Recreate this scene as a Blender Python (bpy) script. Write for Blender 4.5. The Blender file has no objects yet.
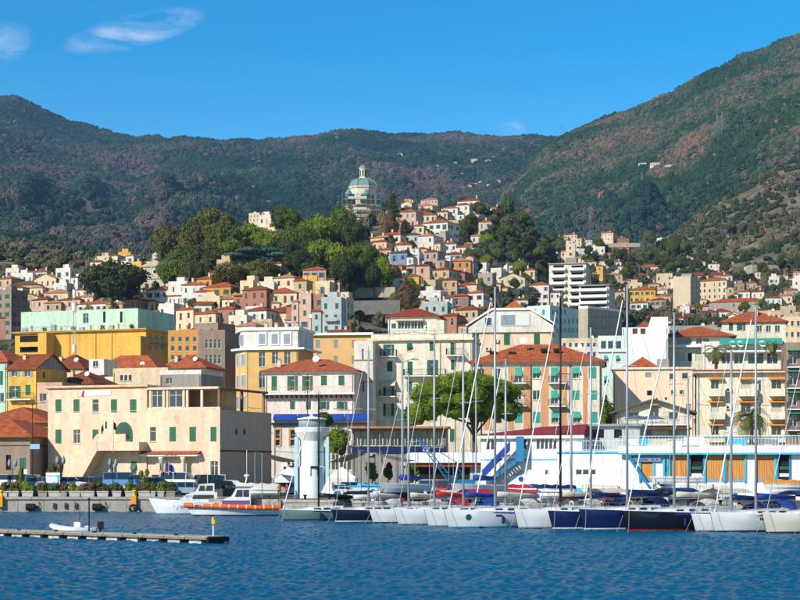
import bpy, math, random
import numpy as np
from mathutils import Vector, Matrix, noise as mnoise

random.seed(7); RNG = np.random.default_rng(7)
SC = bpy.context.scene
COL = SC.collection
# ------------------------------------------------------------------ camera, sky, sun, exposure
F, CX, HY, CAMH = 1804.0, 400.0, 470.0, 5.0          # focal length, centre, horizon row (photo pixels), eye height
cam_d = bpy.data.cameras.new('camera')
cam_d.sensor_width = 36.0; cam_d.lens = F / 800.0 * 36.0
cam_d.shift_y = (HY - 300.0) / 800.0
cam_d.clip_start = 0.5; cam_d.clip_end = 40000
cam = bpy.data.objects.new('camera', cam_d); COL.objects.link(cam)
cam.location = (0, 0, CAMH); cam.rotation_euler = (math.radians(90), 0, 0)
SC.camera = cam
SUN_AZ, SUN_EL = 45.0, 34.0        # light travels to the right and away from the camera
world = bpy.data.worlds.new('World'); SC.world = world; world.use_nodes = True
def add_clouds(nt, base):
    """three thin wisps of cloud low over the hills"""
    N = nt.nodes; L = nt.links
    def math_(op, a, b=None, c=None):
        n = N.new('ShaderNodeMath'); n.operation = op
        for i, v in enumerate((a, b, c)):
            if v is None: continue
            if isinstance(v, (int, float)): n.inputs[i].default_value = v
            else: L.new(v, n.inputs[i])
        return n.outputs[0]
    tc = N.new('ShaderNodeTexCoord'); sp = N.new('ShaderNodeSeparateXYZ'); L.new(tc.outputs['Generated'], sp.inputs[0])
    ys = math_('MAXIMUM', sp.outputs['Y'], .02); u = math_('DIVIDE', sp.outputs['X'], ys); w = math_('DIVIDE', sp.outputs['Z'], ys)
    nz = N.new('ShaderNodeTexNoise'); nz.inputs['Scale'].default_value = 48; nz.inputs['Distortion'].default_value = .8; nz.inputs['Detail'].default_value = 6; nz.inputs['Roughness'].default_value = .6
    mp = N.new('ShaderNodeMapping'); mp.inputs['Scale'].default_value = (.6, 1, 1.8); L.new(tc.outputs['Generated'], mp.inputs[0]); L.new(mp.outputs[0], nz.inputs['Vector'])
    tot = None
    for px, py, rx, ry, tilt, k in ((134, 31, 74, 19, .22, .42), (0, 43, 34, 24, .15, .3), (513, 128, 15, 9, 0., .3), (-260, 60, 90, 22, .2, .5), (1150, 80, 110, 25, -.1, .5)):
        du = math_('SUBTRACT', u, (px-400)/1804.); dw = math_('SUBTRACT', w, (470-py)/1804.)
        dw = math_('MULTIPLY_ADD', du, -tilt, dw)
        a = math_('DIVIDE', du, rx/1804.); b = math_('DIVIDE', dw, ry/1804.)
        r = math_('ADD', math_('MULTIPLY', a, a), math_('MULTIPLY', b, b)); e = math_('MAXIMUM', math_('SUBTRACT', 1, r), 0.)
        q = math_('MULTIPLY', math_('MULTIPLY', e, k), math_('MAXIMUM', math_('MULTIPLY_ADD', nz.outputs['Fac'], 5.0, -1.9), 0.))
        tot = q if tot is None else math_('ADD', tot, q)
    tot = math_('MINIMUM', tot, .8)
    mx = N.new('ShaderNodeMix'); mx.data_type = 'RGBA'; L.new(tot, mx.inputs['Factor']); L.new(base, mx.inputs[6]); mx.inputs[7].default_value = (4.6, 5.0, 5.8, 1)
    return mx.outputs[2]
def setup_world():
    nt = world.node_tree; N = nt.nodes; L = nt.links
    for n in list(N): N.remove(n)
    out = N.new('ShaderNodeOutputWorld'); bg = N.new('ShaderNodeBackground')
    sky = N.new('ShaderNodeTexSky'); sky.sky_type = 'NISHITA'; sky.sun_disc = False
    sky.sun_elevation = math.radians(SUN_EL); sky.sun_rotation = math.radians(180 + SUN_AZ)
    sky.altitude = 0; sky.air_density = 1.0; sky.dust_density = 0.0; sky.ozone_density = 2.5
    hs = N.new('ShaderNodeHueSaturation'); hs.inputs['Saturation'].default_value = 1.42; hs.inputs['Hue'].default_value = 0.494; hs.inputs['Value'].default_value = .48
    gm = N.new('ShaderNodeGamma'); gm.inputs['Gamma'].default_value = 1.3
    L.new(sky.outputs[0], gm.inputs['Color']); L.new(gm.outputs[0], hs.inputs['Color'])
    bg.inputs['Strength'].default_value = 0.15
    L.new(add_clouds(nt, hs.outputs[0]), bg.inputs['Color']); L.new(bg.outputs[0], out.inputs['Surface'])
setup_world()
sun_d = bpy.data.lights.new('sun', 'SUN'); sun_d.energy = 5.0; sun_d.angle = math.radians(0.5)
sun_d.color = (1.0, 0.95, 0.88)
sun = bpy.data.objects.new('sun', sun_d); COL.objects.link(sun)
_a, _e = math.radians(SUN_AZ), math.radians(SUN_EL)
sun.rotation_euler = Vector((math.sin(_a)*math.cos(_e), math.cos(_a)*math.cos(_e), -math.sin(_e))).to_track_quat('-Z', 'Y').to_euler()
sun.location = (-300, -200, 300)
SC.view_settings.view_transform = 'Standard'; SC.view_settings.look = 'None'
SC.view_settings.exposure = 0.4; SC.view_settings.gamma = 1.0
SC.render.engine = 'CYCLES'
SC.cycles.max_bounces = 6; SC.cycles.volume_bounces = 0; SC.cycles.transparent_max_bounces = 6
SC.cycles.use_denoising = True

# ------------------------------------------------------------------ helpers
def P(px, py, Y): return Vector(((px-CX)/F*Y, Y, CAMH + (HY-py)/F*Y))
def XW(px, Y): return (px-CX)/F*Y
def ZW(py, Y): return CAMH + (HY-py)/F*Y
def tag(o, label, cat, group=None):
    o['label'] = label; o['category'] = cat
    if group: o['group'] = group
    return o
def empty(name, loc=(0, 0, 0), rz=0.0, parent=None):
    o = bpy.data.objects.new(name, None); COL.objects.link(o)
    o.empty_display_size = 0.5
    o.location = loc; o.rotation_euler = (0, 0, rz)
    if parent: o.parent = parent
    return o
def thing(name, label, cat, loc=(0, 0, 0), rz=0.0, group=None):
    return tag(empty(name, loc, rz), label, cat, group)
def link(name, me, parent=None, loc=None, rz=0.0):
    o = bpy.data.objects.new(name, me); COL.objects.link(o)
    if parent: o.parent = parent
    if loc is not None: o.location = loc
    if rz: o.rotation_euler = (0, 0, rz)
    return o
def copy_tree(o, parent=None):
    c = o.copy(); COL.objects.link(c)
    if parent: c.parent = parent
    for ch in list(o.children): copy_tree(ch, c)
    return c
class MB:
    def __init__(s): s.v = []; s.f = []; s.m = []
    def add(s, vs, fs, mi=0):
        b = len(s.v); s.v.extend([tuple(x) for x in vs])
        for q in fs: s.f.append([b+i for i in q]); s.m.append(mi)
    def quad(s, a, b, c, d, mi=0): s.add([a, b, c, d], [(0, 1, 2, 3)], mi)
    def box(s, x0, y0, z0, x1, y1, z1, mi=0):
        s.add([(x0,y0,z0),(x1,y0,z0),(x1,y1,z0),(x0,y1,z0),(x0,y0,z1),(x1,y0,z1),(x1,y1,z1),(x0,y1,z1)],
              [(0,3,2,1),(4,5,6,7),(0,1,5,4),(1,2,6,5),(2,3,7,6),(3,0,4,7)], mi)
    def prism(s, pts, y0, y1, mi=0):
        """polygon in x,z (counter-clockwise seen from -y), extruded from y0 to y1"""
        n = len(pts)
        vs = [(x, y0, z) for x, z in pts] + [(x, y1, z) for x, z in pts]
        fs = [tuple(range(n)), tuple(range(2*n-1, n-1, -1))]
        for i in range(n):
            j = (i+1) % n; fs.append((j, i, n+i, n+j))
        s.add(vs, fs, mi)
    def slab(s, pts, z0, z1, mi=0):
        """polygon in x,y (ccw from above) from z0 to z1"""
        n = len(pts)
        vs = [(x, y, z0) for x, y in pts] + [(x, y, z1) for x, y in pts]
        fs = [tuple(range(n-1, -1, -1)), tuple(range(n, 2*n))]
        for i in range(n):
            j = (i+1) % n; fs.append((i, j, n+j, n+i))
        s.add(vs, fs, mi)
    def tube(s, pts, r, n=6, mi=0, r1=None, cap=True):
        pts = [Vector(p) for p in pts]; rings = []; k = len(pts)
        for i, p in enumerate(pts):
            t = (pts[min(i+1, k-1)] - pts[max(i-1, 0)])
            if t.length < 1e-9: t = Vector((0, 0, 1))
            t.normalize()
            a = Vector((0, 0, 1)) if abs(t.z) < 0.9 else Vector((1, 0, 0))
            u = t.cross(a).normalized(); w = t.cross(u)
            rr = r if r1 is None else r + (r1-r)*i/max(1, k-1)
            rings.append([p + (u*math.cos(2*math.pi*j/n) + w*math.sin(2*math.pi*j/n))*rr for j in range(n)])
        vs = [q for ring in rings for q in ring]; fs = []
        for i in range(k-1):
            for j in range(n):
                jj = (j+1) % n; fs.append((i*n+j, i*n+jj, (i+1)*n+jj, (i+1)*n+j))
        if cap: fs.append(tuple(range(n-1, -1, -1))); fs.append(tuple(range((k-1)*n, k*n)))
        s.add(vs, fs, mi)
    def lathe(s, prof, n=16, c=(0, 0), mi=0, a0=0.0, cap=True):
        vs = []; fs = []; k = len(prof)
        for r, z in prof:
            for j in range(n):
                a = a0 + 2*math.pi*j/n; vs.append((c[0]+r*math.cos(a), c[1]+r*math.sin(a), z))
        for i in range(k-1):
            for j in range(n):
                jj = (j+1) % n; fs.append((i*n+j, i*n+jj, (i+1)*n+jj, (i+1)*n+j))
        if cap: fs.append(tuple(range(n-1, -1, -1))); fs.append(tuple(range((k-1)*n, k*n)))
        s.add(vs, fs, mi)
    def mesh(s, name, mats, smooth=False):
        me = bpy.data.meshes.new(name); me.from_pydata(s.v, [], s.f)
        if not isinstance(mats, (list, tuple)): mats = [mats]
        for m in mats: me.materials.append(m)
        if len(mats) > 1: me.polygons.foreach_set('material_index', s.m)
        if smooth: me.polygons.foreach_set('use_smooth', [True]*len(s.f))
        me.update(); return me
    def build(s, name, mats, parent=None, loc=None, rz=0.0, smooth=False):
        return link(name, s.mesh(name, mats, smooth), parent, loc, rz)

# ------------------------------------------------------------------ materials
_mc = {}
def lin(c):
    if isinstance(c, str):
        c = [int(c[i:i+2], 16)/255 for i in (0, 2, 4)]
        return tuple((x/12.92 if x <= .04045 else ((x+.055)/1.055)**2.4) for x in c)
    return tuple(c)
def mat(key, color, rough=0.85, metal=0.0, var=0.0, scale=1.0, bump=0.0, bscale=8.0, streak=0.0, spec=0.3, dirt=None, emit=None):
    """one Principled material, colour broken up by soft noise, optional vertical streaks and fine bump"""
    if key in _mc: return _mc[key]
    m = bpy.data.materials.new(key); m.use_nodes = True; nt = m.node_tree; N = nt.nodes; L = nt.links
    b = N['Principled BSDF']; c = lin(color)
    b.inputs['Base Color'].default_value = (*c, 1); b.inputs['Roughness'].default_value = rough
    b.inputs['Metallic'].default_value = metal; b.inputs['Specular IOR Level'].default_value = spec
    if emit:
        b.inputs['Emission Color'].default_value = (*lin(emit[0]), 1); b.inputs['Emission Strength'].default_value = emit[1]
    tc = N.new('ShaderNodeTexCoord')
    cur = None
    if var > 0:
        nz = N.new('ShaderNodeTexNoise'); nz.inputs['Scale'].default_value = scale; nz.inputs['Detail'].default_value = 5
        nz.inputs['Roughness'].default_value = 0.65
        mp = N.new('ShaderNodeMapping'); oi = N.new('ShaderNodeObjectInfo')
        cmb = N.new('ShaderNodeVectorMath'); cmb.operation = 'ADD'
        mul = N.new('ShaderNodeMath'); mul.operation = 'MULTIPLY'; mul.inputs[1].default_value = 57.0
        L.new(oi.outputs['Random'], mul.inputs[0]); L.new(tc.outputs['Object'], cmb.inputs[0]); L.new(mul.outputs[0], cmb.inputs[1])
        if streak > 0: mp.inputs['Scale'].default_value = (1, 1, 1.0/(1+streak*4))
        L.new(cmb.outputs[0], mp.inputs['Vector']); L.new(mp.outputs[0], nz.inputs['Vector'])
        rmp = N.new('ShaderNodeMapRange'); rmp.inputs['From Min'].default_value = 0.28; rmp.inputs['From Max'].default_value = 0.72
        rmp.inputs['To Min'].default_value = 1-var; rmp.inputs['To Max'].default_value = 1+var*0.55
        L.new(nz.outputs['Fac'], rmp.inputs['Value'])
        mx = N.new('ShaderNodeMix'); mx.data_type = 'RGBA'; mx.blend_type = 'MULTIPLY'; mx.inputs['Factor'].default_value = 1
        mx.inputs[6].default_value = (*c, 1); L.new(rmp.outputs[0], mx.inputs[7]); cur = mx.outputs[2]
        if dirt:
            n2 = N.new('ShaderNodeTexNoise'); n2.inputs['Scale'].default_value = dirt[2]; n2.inputs['Detail'].default_value = 6
            L.new(cmb.outputs[0], n2.inputs['Vector'])
            r2 = N.new('ShaderNodeMapRange'); r2.inputs['From Min'].default_value = 0.5; r2.inputs['From Max'].default_value = 0.75
            r2.inputs['To Min'].default_value = 0; r2.inputs['To Max'].default_value = dirt[1]; L.new(n2.outputs['Fac'], r2.inputs['Value'])
            m2 = N.new('ShaderNodeMix'); m2.data_type = 'RGBA'; m2.inputs[7].default_value = (*lin(dirt[0]), 1)
            L.new(r2.outputs[0], m2.inputs['Factor']); L.new(cur, m2.inputs[6]); cur = m2.outputs[2]
        L.new(cur, b.inputs['Base Color'])
    if bump > 0:
        nb = N.new('ShaderNodeTexNoise'); nb.inputs['Scale'].default_value = bscale; nb.inputs['Detail'].default_value = 4
        L.new(tc.outputs['Object'], nb.inputs['Vector'])
        bp = N.new('ShaderNodeBump'); bp.inputs['Strength'].default_value = bump; bp.inputs['Distance'].default_value = 0.05
        L.new(nb.outputs['Fac'], bp.inputs['Height']); L.new(bp.outputs[0], b.inputs['Normal'])
    _mc[key] = m; return m
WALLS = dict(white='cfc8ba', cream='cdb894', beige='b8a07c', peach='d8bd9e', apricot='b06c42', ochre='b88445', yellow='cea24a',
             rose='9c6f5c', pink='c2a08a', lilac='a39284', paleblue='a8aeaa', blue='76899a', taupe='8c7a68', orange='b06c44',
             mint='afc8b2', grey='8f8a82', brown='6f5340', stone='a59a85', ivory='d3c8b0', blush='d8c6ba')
def wall(k):
    if not isinstance(k, str): return k
    return mat('plaster_'+k, WALLS[k], 0.92, var=0.26, scale=0.8, bump=0.15, bscale=3.0, streak=1.6, spec=0.15, dirt=('6d6357', 0.32, 1.7))
def paint(k, c, rough=0.5, **kw): return mat('paint_'+k, c, rough, **kw)
def roof_material(key, c1, c2):
    if key in _mc: return _mc[key]
    m = bpy.data.materials.new(key); m.use_nodes = True; nt = m.node_tree; N = nt.nodes; L = nt.links
    b = N['Principled BSDF']; b.inputs['Roughness'].default_value = 0.9; b.inputs['Specular IOR Level'].default_value = 0.15
    tc = N.new('ShaderNodeTexCoord'); n1 = N.new('ShaderNodeTexNoise'); n1.inputs['Scale'].default_value = 1.1; n1.inputs['Detail'].default_value = 9
    n1.inputs['Roughness'].default_value = 0.75
    L.new(tc.outputs['Object'], n1.inputs['Vector'])
    cr = N.new('ShaderNodeValToRGB'); e = cr.color_ramp.elements
    e[0].position = 0.3; e[0].color = (*lin(c1), 1); e[1].position = 0.7; e[1].color = (*lin(c2), 1)
    L.new(n1.outputs['Fac'], cr.inputs['Fac']); L.new(cr.outputs[0], b.inputs['Base Color'])
    w = N.new('ShaderNodeTexWave'); w.wave_type = 'BANDS'; w.bands_direction = 'X'; w.inputs['Scale'].default_value = 1.4; w.inputs['Distortion'].default_value = 0.6
    L.new(tc.outputs['Object'], w.inputs['Vector'])
    bp = N.new('ShaderNodeBump'); bp.inputs['Strength'].default_value = 0.5; bp.inputs['Distance'].default_value = 0.08
    L.new(w.outputs['Fac'], bp.inputs['Height']); L.new(bp.outputs[0], b.inputs['Normal'])
    _mc[key] = m; return m
ROOFS = dict(terra=roof_material('roof_tiles_terracotta', '6a3420', 'b8623a'), rust=roof_material('roof_tiles_rust', '582c1e', '94502f'),
             red=roof_material('roof_tiles_red', '66281c', '98442e'), brown=roof_material('roof_tiles_brown', '4a342a', '765644'),
             pale=roof_material('roof_tiles_pale', '8a5a40', 'b98766'))
M = dict(
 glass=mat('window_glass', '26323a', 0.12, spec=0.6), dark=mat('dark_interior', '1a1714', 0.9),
 frame=paint('white_joinery', 'c8c6c0'), green=mat('shutter_green', '0d5a3c', 0.6, var=0.15, scale=2), teal=mat('shutter_teal', '2f8f7c', 0.6, var=0.15, scale=2),
 brownsh=mat('shutter_brown', '5a3a26', 0.7, var=0.2, scale=2), greysh=mat('shutter_grey', '7f8b90', 0.7, var=0.15, scale=2), bluesh=mat('shutter_blue', '55748c', 0.7, var=.15, scale=2),
 concrete=mat('concrete', 'a0978a', 0.95, var=0.3, scale=0.7, bump=0.3, bscale=4, dirt=('4a443b', 0.6, 1.4)), metal=mat('galvanised_steel', '8f9699', 0.4, 0.7, var=0.1, scale=3),
 darkmetal=mat('dark_steel', '24282b', 0.5, 0.5), white=paint('white', 'd8d8d4', 0.6, var=0.08, scale=0.8, dirt=('8a8478', 0.12, 0.9)), black=paint('black', '0d0d0f', 0.4),
 rubber=mat('black_rubber', '141414', 0.8, var=.2, scale=4), wood=mat('varnished_wood', 'c4853f', 0.55, var=0.25, scale=1.5, streak=2), blue=paint('harbour_blue', '1c6f96', 0.5, var=.1, scale=1),
 cyan=paint('cyan', '3aa6c4', 0.5, var=.1, scale=1), navy=paint('navy', '12204a', 0.35), tarp=mat('blue_tarpaulin', '1b3c8a', 0.7, var=.2, scale=1.5), red=paint('red', 'a81e22', 0.45),
 rope=mat('rope', 'a8a394', 0.9), canvas=mat('canvas', 'b9b2a2', 0.9, var=.12, scale=1), aluminium=mat('mast_aluminium', '9aa0a4', 0.45, 0.35), orange=mat('orange_fender', 'd5581a', 0.6, var=.1, scale=2),
 gold=paint('yellow', 'd2a514', 0.5), tyre=mat('tyre', '17171a', .85), asphalt=mat('asphalt', '57544f', .95, var=.25, scale=.5, bump=.2, bscale=20),
 antifoul=paint('antifouling', '2b2f38', .7), teak=mat('teak_deck', '8f7352', .8, var=.2, scale=2), gel=paint('gelcoat', 'd6d6d2', .22, spec=.5), copper=mat('verdigris_copper', '66837a', .7, var=.2, scale=.8, streak=1),
 bark=mat('bark', '54463a', .95, var=.3, scale=2, bump=.5, bscale=6))
def leafmat(key, dark, light, scale=0.35, trans=0.25):
    if key in _mc: return _mc[key]
    m = bpy.data.materials.new(key); m.use_nodes = True; nt = m.node_tree; N = nt.nodes; L = nt.links
    b = N['Principled BSDF']; b.inputs['Roughness'].default_value = 0.75; b.inputs['Specular IOR Level'].default_value = 0.2
    tc = N.new('ShaderNodeTexCoord'); n1 = N.new('ShaderNodeTexNoise'); n1.inputs['Scale'].default_value = scale; n1.inputs['Detail'].default_value = 6; n1.inputs['Roughness'].default_value = .8
    oi = N.new('ShaderNodeObjectInfo'); ad = N.new('ShaderNodeVectorMath'); ad.operation = 'ADD'; mu = N.new('ShaderNodeMath'); mu.operation = 'MULTIPLY'; mu.inputs[1].default_value = 91
    L.new(oi.outputs['Random'], mu.inputs[0]); L.new(tc.outputs['Object'], ad.inputs[0]); L.new(mu.outputs[0], ad.inputs[1]); L.new(ad.outputs[0], n1.inputs['Vector'])
    cr = N.new('ShaderNodeValToRGB'); e = cr.color_ramp.elements
    e[0].position = .32; e[0].color = (*lin(dark), 1); e[1].position = .68; e[1].color = (*lin(light), 1)
    L.new(n1.outputs['Fac'], cr.inputs['Fac']); L.new(cr.outputs[0], b.inputs['Base Color'])
    tr = N.new('ShaderNodeBsdfTranslucent'); L.new(cr.outputs[0], tr.inputs['Color'])
    mx = N.new('ShaderNodeMixShader'); mx.inputs[0].default_value = trans
    L.new(b.outputs[0], mx.inputs[1]); L.new(tr.outputs[0], mx.inputs[2]); L.new(mx.outputs[0], N['Material Output'].inputs['Surface'])
    _mc[key] = m; return m
LEAF = dict(dark=leafmat('leaves_dark', '262f12', '545a26'), olive=leafmat('leaves_olive', '3e3f18', '6e6a2c'), mid=leafmat('leaves_mid', '344212', '687424'),
            bright=leafmat('leaves_bright', '4c5e14', '848e26'), pine=leafmat('leaves_pine', '45580f', '7f9220'), cedar=leafmat('leaves_cedar', '2b4038', '587062'),
            autumn=leafmat('leaves_autumn', '54412c', '7d6440'), grey=leafmat('leaves_grey', '3d4634', '6f7658'), palm=leafmat('leaves_palm', '3f4c1e', '7c8446'))

# ------------------------------------------------------------------ terrain
TC = {
 -400: [(200,1.8),(262,2.2),(300,5),(400,12),(500,24),(600,42),(700,66),(800,88),(1000,120),(1400,170)],
 0: [(200,1.8),(262,2.2),(300,6),(400,14),(500,28),(600,48),(700,75),(800,95),(900,112),(1000,128),(1400,180)],
 80: [(200,1.8),(262,2.2),(300,6),(400,14),(500,30),(600,52),(700,78),(800,95),(900,108),(1000,122),(1400,175)],
 150: [(200,1.8),(262,2.2),(300,6),(400,16),(500,36),(600,64),(650,76),(700,84),(800,95),(1000,108),(1400,145)],
 240: [(200,1.8),(262,2.2),(300,6),(400,17),(450,27),(500,44),(550,60),(600,74),(650,88),(720,100),(800,98),(900,90),(1100,85),(1400,95)],
 300: [(200,1.8),(262,2.2),(300,6),(400,17),(450,27),(500,42),(550,58),(600,72),(650,86),(720,102),(800,104),(900,95),(1100,85),(1400,95)],
 363: [(200,1.8),(262,2.2),(300,6),(400,16),(450,26),(550,55),(650,85),(750,108),(800,111),(900,105),(1100,90),(1400,100)],
 410: [(200,1.8),(262,2.2),(300,6),(400,16),(450,25),(550,52),(650,82),(750,110),(850,124),(950,120),(1100,105),(1400,110)],
 470: [(200,1.8),(262,2.2),(300,6),(400,15),(500,34),(600,58),(700,84),(800,112),(870,132),(950,128),(1100,110),(1400,120)],
 510: [(200,1.8),(262,2.2),(300,6),(400,14),(500,30),(600,52),(700,77),(800,106),(900,136),(980,138),(1100,120),(1400,130)],
 560: [(200,1.8),(262,2.2),(300,6),(400,13),(500,26),(600,44),(700,62),(800,84),(900,108),(1000,125),(1100,120),(1400,140)],
 600: [(200,1.8),(262,2.2),(300,6),(400,13),(500,25),(600,41),(700,58),(800,78),(900,102),(1000,128),(1100,138),(1400,150)],
 650: [(200,1.8),(262,2.2),(300,6),(400,13),(500,26),(600,40),(700,56),(800,72),(900,92),(1000,112),(1200,140),(1400,180)],
 720: [(200,1.8),(262,2.2),(300,6),(400,14),(500,27),(600,41),(700,56),(800,72),(900,90),(1000,108),(1200,150),(1500,230),(1700,250)],
 800: [(200,1.8),(262,2.2),(300,6),(400,15),(500,28),(600,43),(700,58),(800,76),(900,96),(1000,118),(1200,165),(1500,262),(1700,285)],
 1200: [(200,1.8),(262,2.2),(300,6),(400,16),(500,30),(600,46),(700,63),(800,84),(900,108),(1000,135),(1200,190),(1500,300),(1700,320)]}
_tk = sorted(TC)
def hz(px, Y):
    px = min(max(px, _tk[0]), _tk[-1]-1e-6)
    i = max(k for k in range(len(_tk)-1) if _tk[k] <= px)
    a, b = _tk[i], _tk[i+1]; t = (px-a)/(b-a); t = t*t*(3-2*t)*0.5 + t*0.5
    g = lambda c: float(np.interp(Y, [q[0] for q in TC[c]], [q[1] for q in TC[c]]))
    return g(a)*(1-t) + g(b)*t
def hxy(X, Y): return hz(CX + X/Y*F, Y)
def grid_mesh(name, rows, mats, attr=None, smooth=True):
    nr, nc = len(rows), len(rows[0]); v = np.array(rows, dtype=np.float32).reshape(-1, 3)
    idx = np.arange(nr*nc).reshape(nr, nc)
    q = np.stack([idx[:-1, :-1], idx[:-1, 1:], idx[1:, 1:], idx[1:, :-1]], -1).reshape(-1, 4)
    me = bpy.data.meshes.new(name); me.vertices.add(len(v)); me.vertices.foreach_set('co', v.ravel())
    me.loops.add(q.size); me.loops.foreach_set('vertex_index', q.ravel().astype(np.int32))
    me.polygons.add(len(q)); me.polygons.foreach_set('loop_start', np.arange(0, q.size, 4, dtype=np.int32))
    me.polygons.foreach_set('loop_total', np.full(len(q), 4, dtype=np.int32))
    me.update(calc_edges=True); me.validate()
    if smooth: me.polygons.foreach_set('use_smooth', np.ones(len(q), dtype=bool))
    if attr is not None:
        at = me.attributes.new('dens', 'FLOAT', 'POINT'); at.data.foreach_set('value', np.asarray(attr, dtype=np.float32).ravel())
    for m in (mats if isinstance(mats, list) else [mats]): me.materials.append(m)
    return me
def land_mat(key, c1, c2, c3, scale):
    m = bpy.data.materials.new(key); m.use_nodes = True; nt = m.node_tree; N = nt.nodes; L = nt.links
    b = N['Principled BSDF']; b.inputs['Roughness'].default_value = 1; b.inputs['Specular IOR Level'].default_value = .05
    tc = N.new('ShaderNodeTexCoord'); n1 = N.new('ShaderNodeTexNoise'); n1.inputs['Scale'].default_value = scale; n1.inputs['Detail'].default_value = 9; n1.inputs['Roughness'].default_value = .7
    L.new(tc.outputs['Object'], n1.inputs['Vector'])
    cr = N.new('ShaderNodeValToRGB'); e = cr.color_ramp.elements
    e[0].position = .35; e[0].color = (*lin(c1), 1); e[1].position = .65; e[1].color = (*lin(c3), 1)
    k = e.new(.5); k.color = (*lin(c2), 1)
    L.new(n1.outputs['Fac'], cr.inputs['Fac']); L.new(cr.outputs[0], b.inputs['Base Color'])
    n2 = N.new('ShaderNodeTexNoise'); n2.inputs['Scale'].default_value = .4; n2.inputs['Detail'].default_value = 6; L.new(tc.outputs['Object'], n2.inputs['Vector'])
    bp = N.new('ShaderNodeBump'); bp.inputs['Strength'].default_value = .8; bp.inputs['Distance'].default_value = 1.5
    L.new(n2.outputs['Fac'], bp.inputs['Height']); L.new(bp.outputs[0], b.inputs['Normal'])
    return m
def structure(o): o['kind'] = 'structure'; return o
def stuff(o, label=None, cat=None):
    o['kind'] = 'stuff'
    if label: tag(o, label, cat)
    return o

HILL = land_mat('hillside_earth', '45402e', '655a46', '847660', .05)
FOREST = land_mat('forest_floor', '3c3828', '55493a', '6e604c', .02)
def build_terrain():
    Ys = list(np.arange(236, 420, 6.)) + list(np.arange(420, 1000, 10.)) + list(np.arange(1000, 1720, 30.))
    us = np.linspace(-0.36, 0.36, 150); rows = []; dens = []
    for Y in Ys:
        r = []
        for u in us:
            px = CX+u*F; z = hz(px, Y); x = u*Y
            amp = max(0, min(1, (Y-330)/300))
            z += amp*4*mnoise.fractal(Vector((x*.012, Y*.012, 0)), 1, 2, 4)
            # stone terraces on the open slopes to the right
            r.append((x, Y, z))
            n = mnoise.noise(Vector((x*.02, Y*.02, 5)))
            d = 0.0
            if Y > 430: d = .35 + .6*n
            if Y > 700: d = .6 + .6*n
            if Y > 980: d = (.5 if px > 640 else .95) + .75*n
            dens.append(max(0.05 if Y > 500 else 0, d))
        rows.append(r)
    o = structure(link('hillside', grid_mesh('hillside', rows, HILL, dens)))
    return o
terrain = build_terrain()

FAR_SKY = [(-300,125),(-150,105),(0,98),(15,99),(40,108),(60,119),(100,131),(150,138),(200,140),(260,143),(300,139),(325,134),(350,132),(390,136),(440,137),(500,137),(548,137),(640,140),(760,130),(1100,120)]
NEAR_SKY = [(380,300),(440,262),(480,232),(510,190),(548,142),(580,129),(620,114),(660,101),(700,81),(740,59),(770,46),(800,37),(860,18),(950,0),(1150,-10)]
def smooth_interp(x, pts):
    xs = [p[0] for p in pts]; ys = [p[1] for p in pts]
    return sum(float(np.interp(x+d, xs, ys)) for d in (-9, -4, 0, 4, 9))/5
def build_mountain(name, sky, Y0, Yr, px0, px1, ncol, nrow, amp, seed, power, wl):
    rows = []; dens = []
    T = np.concatenate([np.linspace(0, 1, nrow), np.linspace(1.02, 1.25, 8)])
    for t in T:
        r = []
        for px in np.linspace(px0, px1, ncol):
            u = (px-CX)/F
            rr = Yr*(1+.10*mnoise.noise(Vector((px*.008, seed, 0))))
            Y = Y0+(rr-Y0)*t; x = u*Y
            z0 = hz(px, min(Y0, 1650))-14; zr = ZW(smooth_interp(px, sky), rr)
            tt = min(t, 1)
            z = z0+(zr-z0)*tt**power
            if t > 1: z -= (t-1)*(zr-z0)*1.5
            fade = min(1, tt*5)*(0.03+.97*min(1, max(0, (1-tt)*1.7)))
            q = Vector((x/wl, Y/wl*.8, seed))
            n = mnoise.ridged_multi_fractal(q, 0.9, 2.1, 6, 1.0, 2.0) - 1.75
            n2 = mnoise.fractal(Vector((x/wl*5, Y/wl*5, seed+4)), 1, 2, 4)
            z += amp*fade*(n*.9) + amp*.10*fade*n2 + 9*min(1, tt*5)*mnoise.fractal(Vector((x/60, Y/60, seed)), 1, 2, 3)
            r.append((x, Y, z)); cl = mnoise.noise(Vector((x/170, Y/240, seed+9)))+.5*mnoise.noise(Vector((x/60, Y/80, seed+5))); dens.append(1.0 if cl < .4 else max(.3, 1-(cl-.4)*4))
        rows.append(r)
    return structure(link(name, grid_mesh(name, rows, FOREST, dens)))
far_mtn = build_mountain('mountain', FAR_SKY, 1250, 4300, -120, 920, 300, 170, 150, 3.3, 1.05, 620)
right_mtn = build_mountain('mountain', NEAR_SKY, 1450, 3300, 380, 960, 220, 150, 125, 11.7, 1.0, 520)

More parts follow.
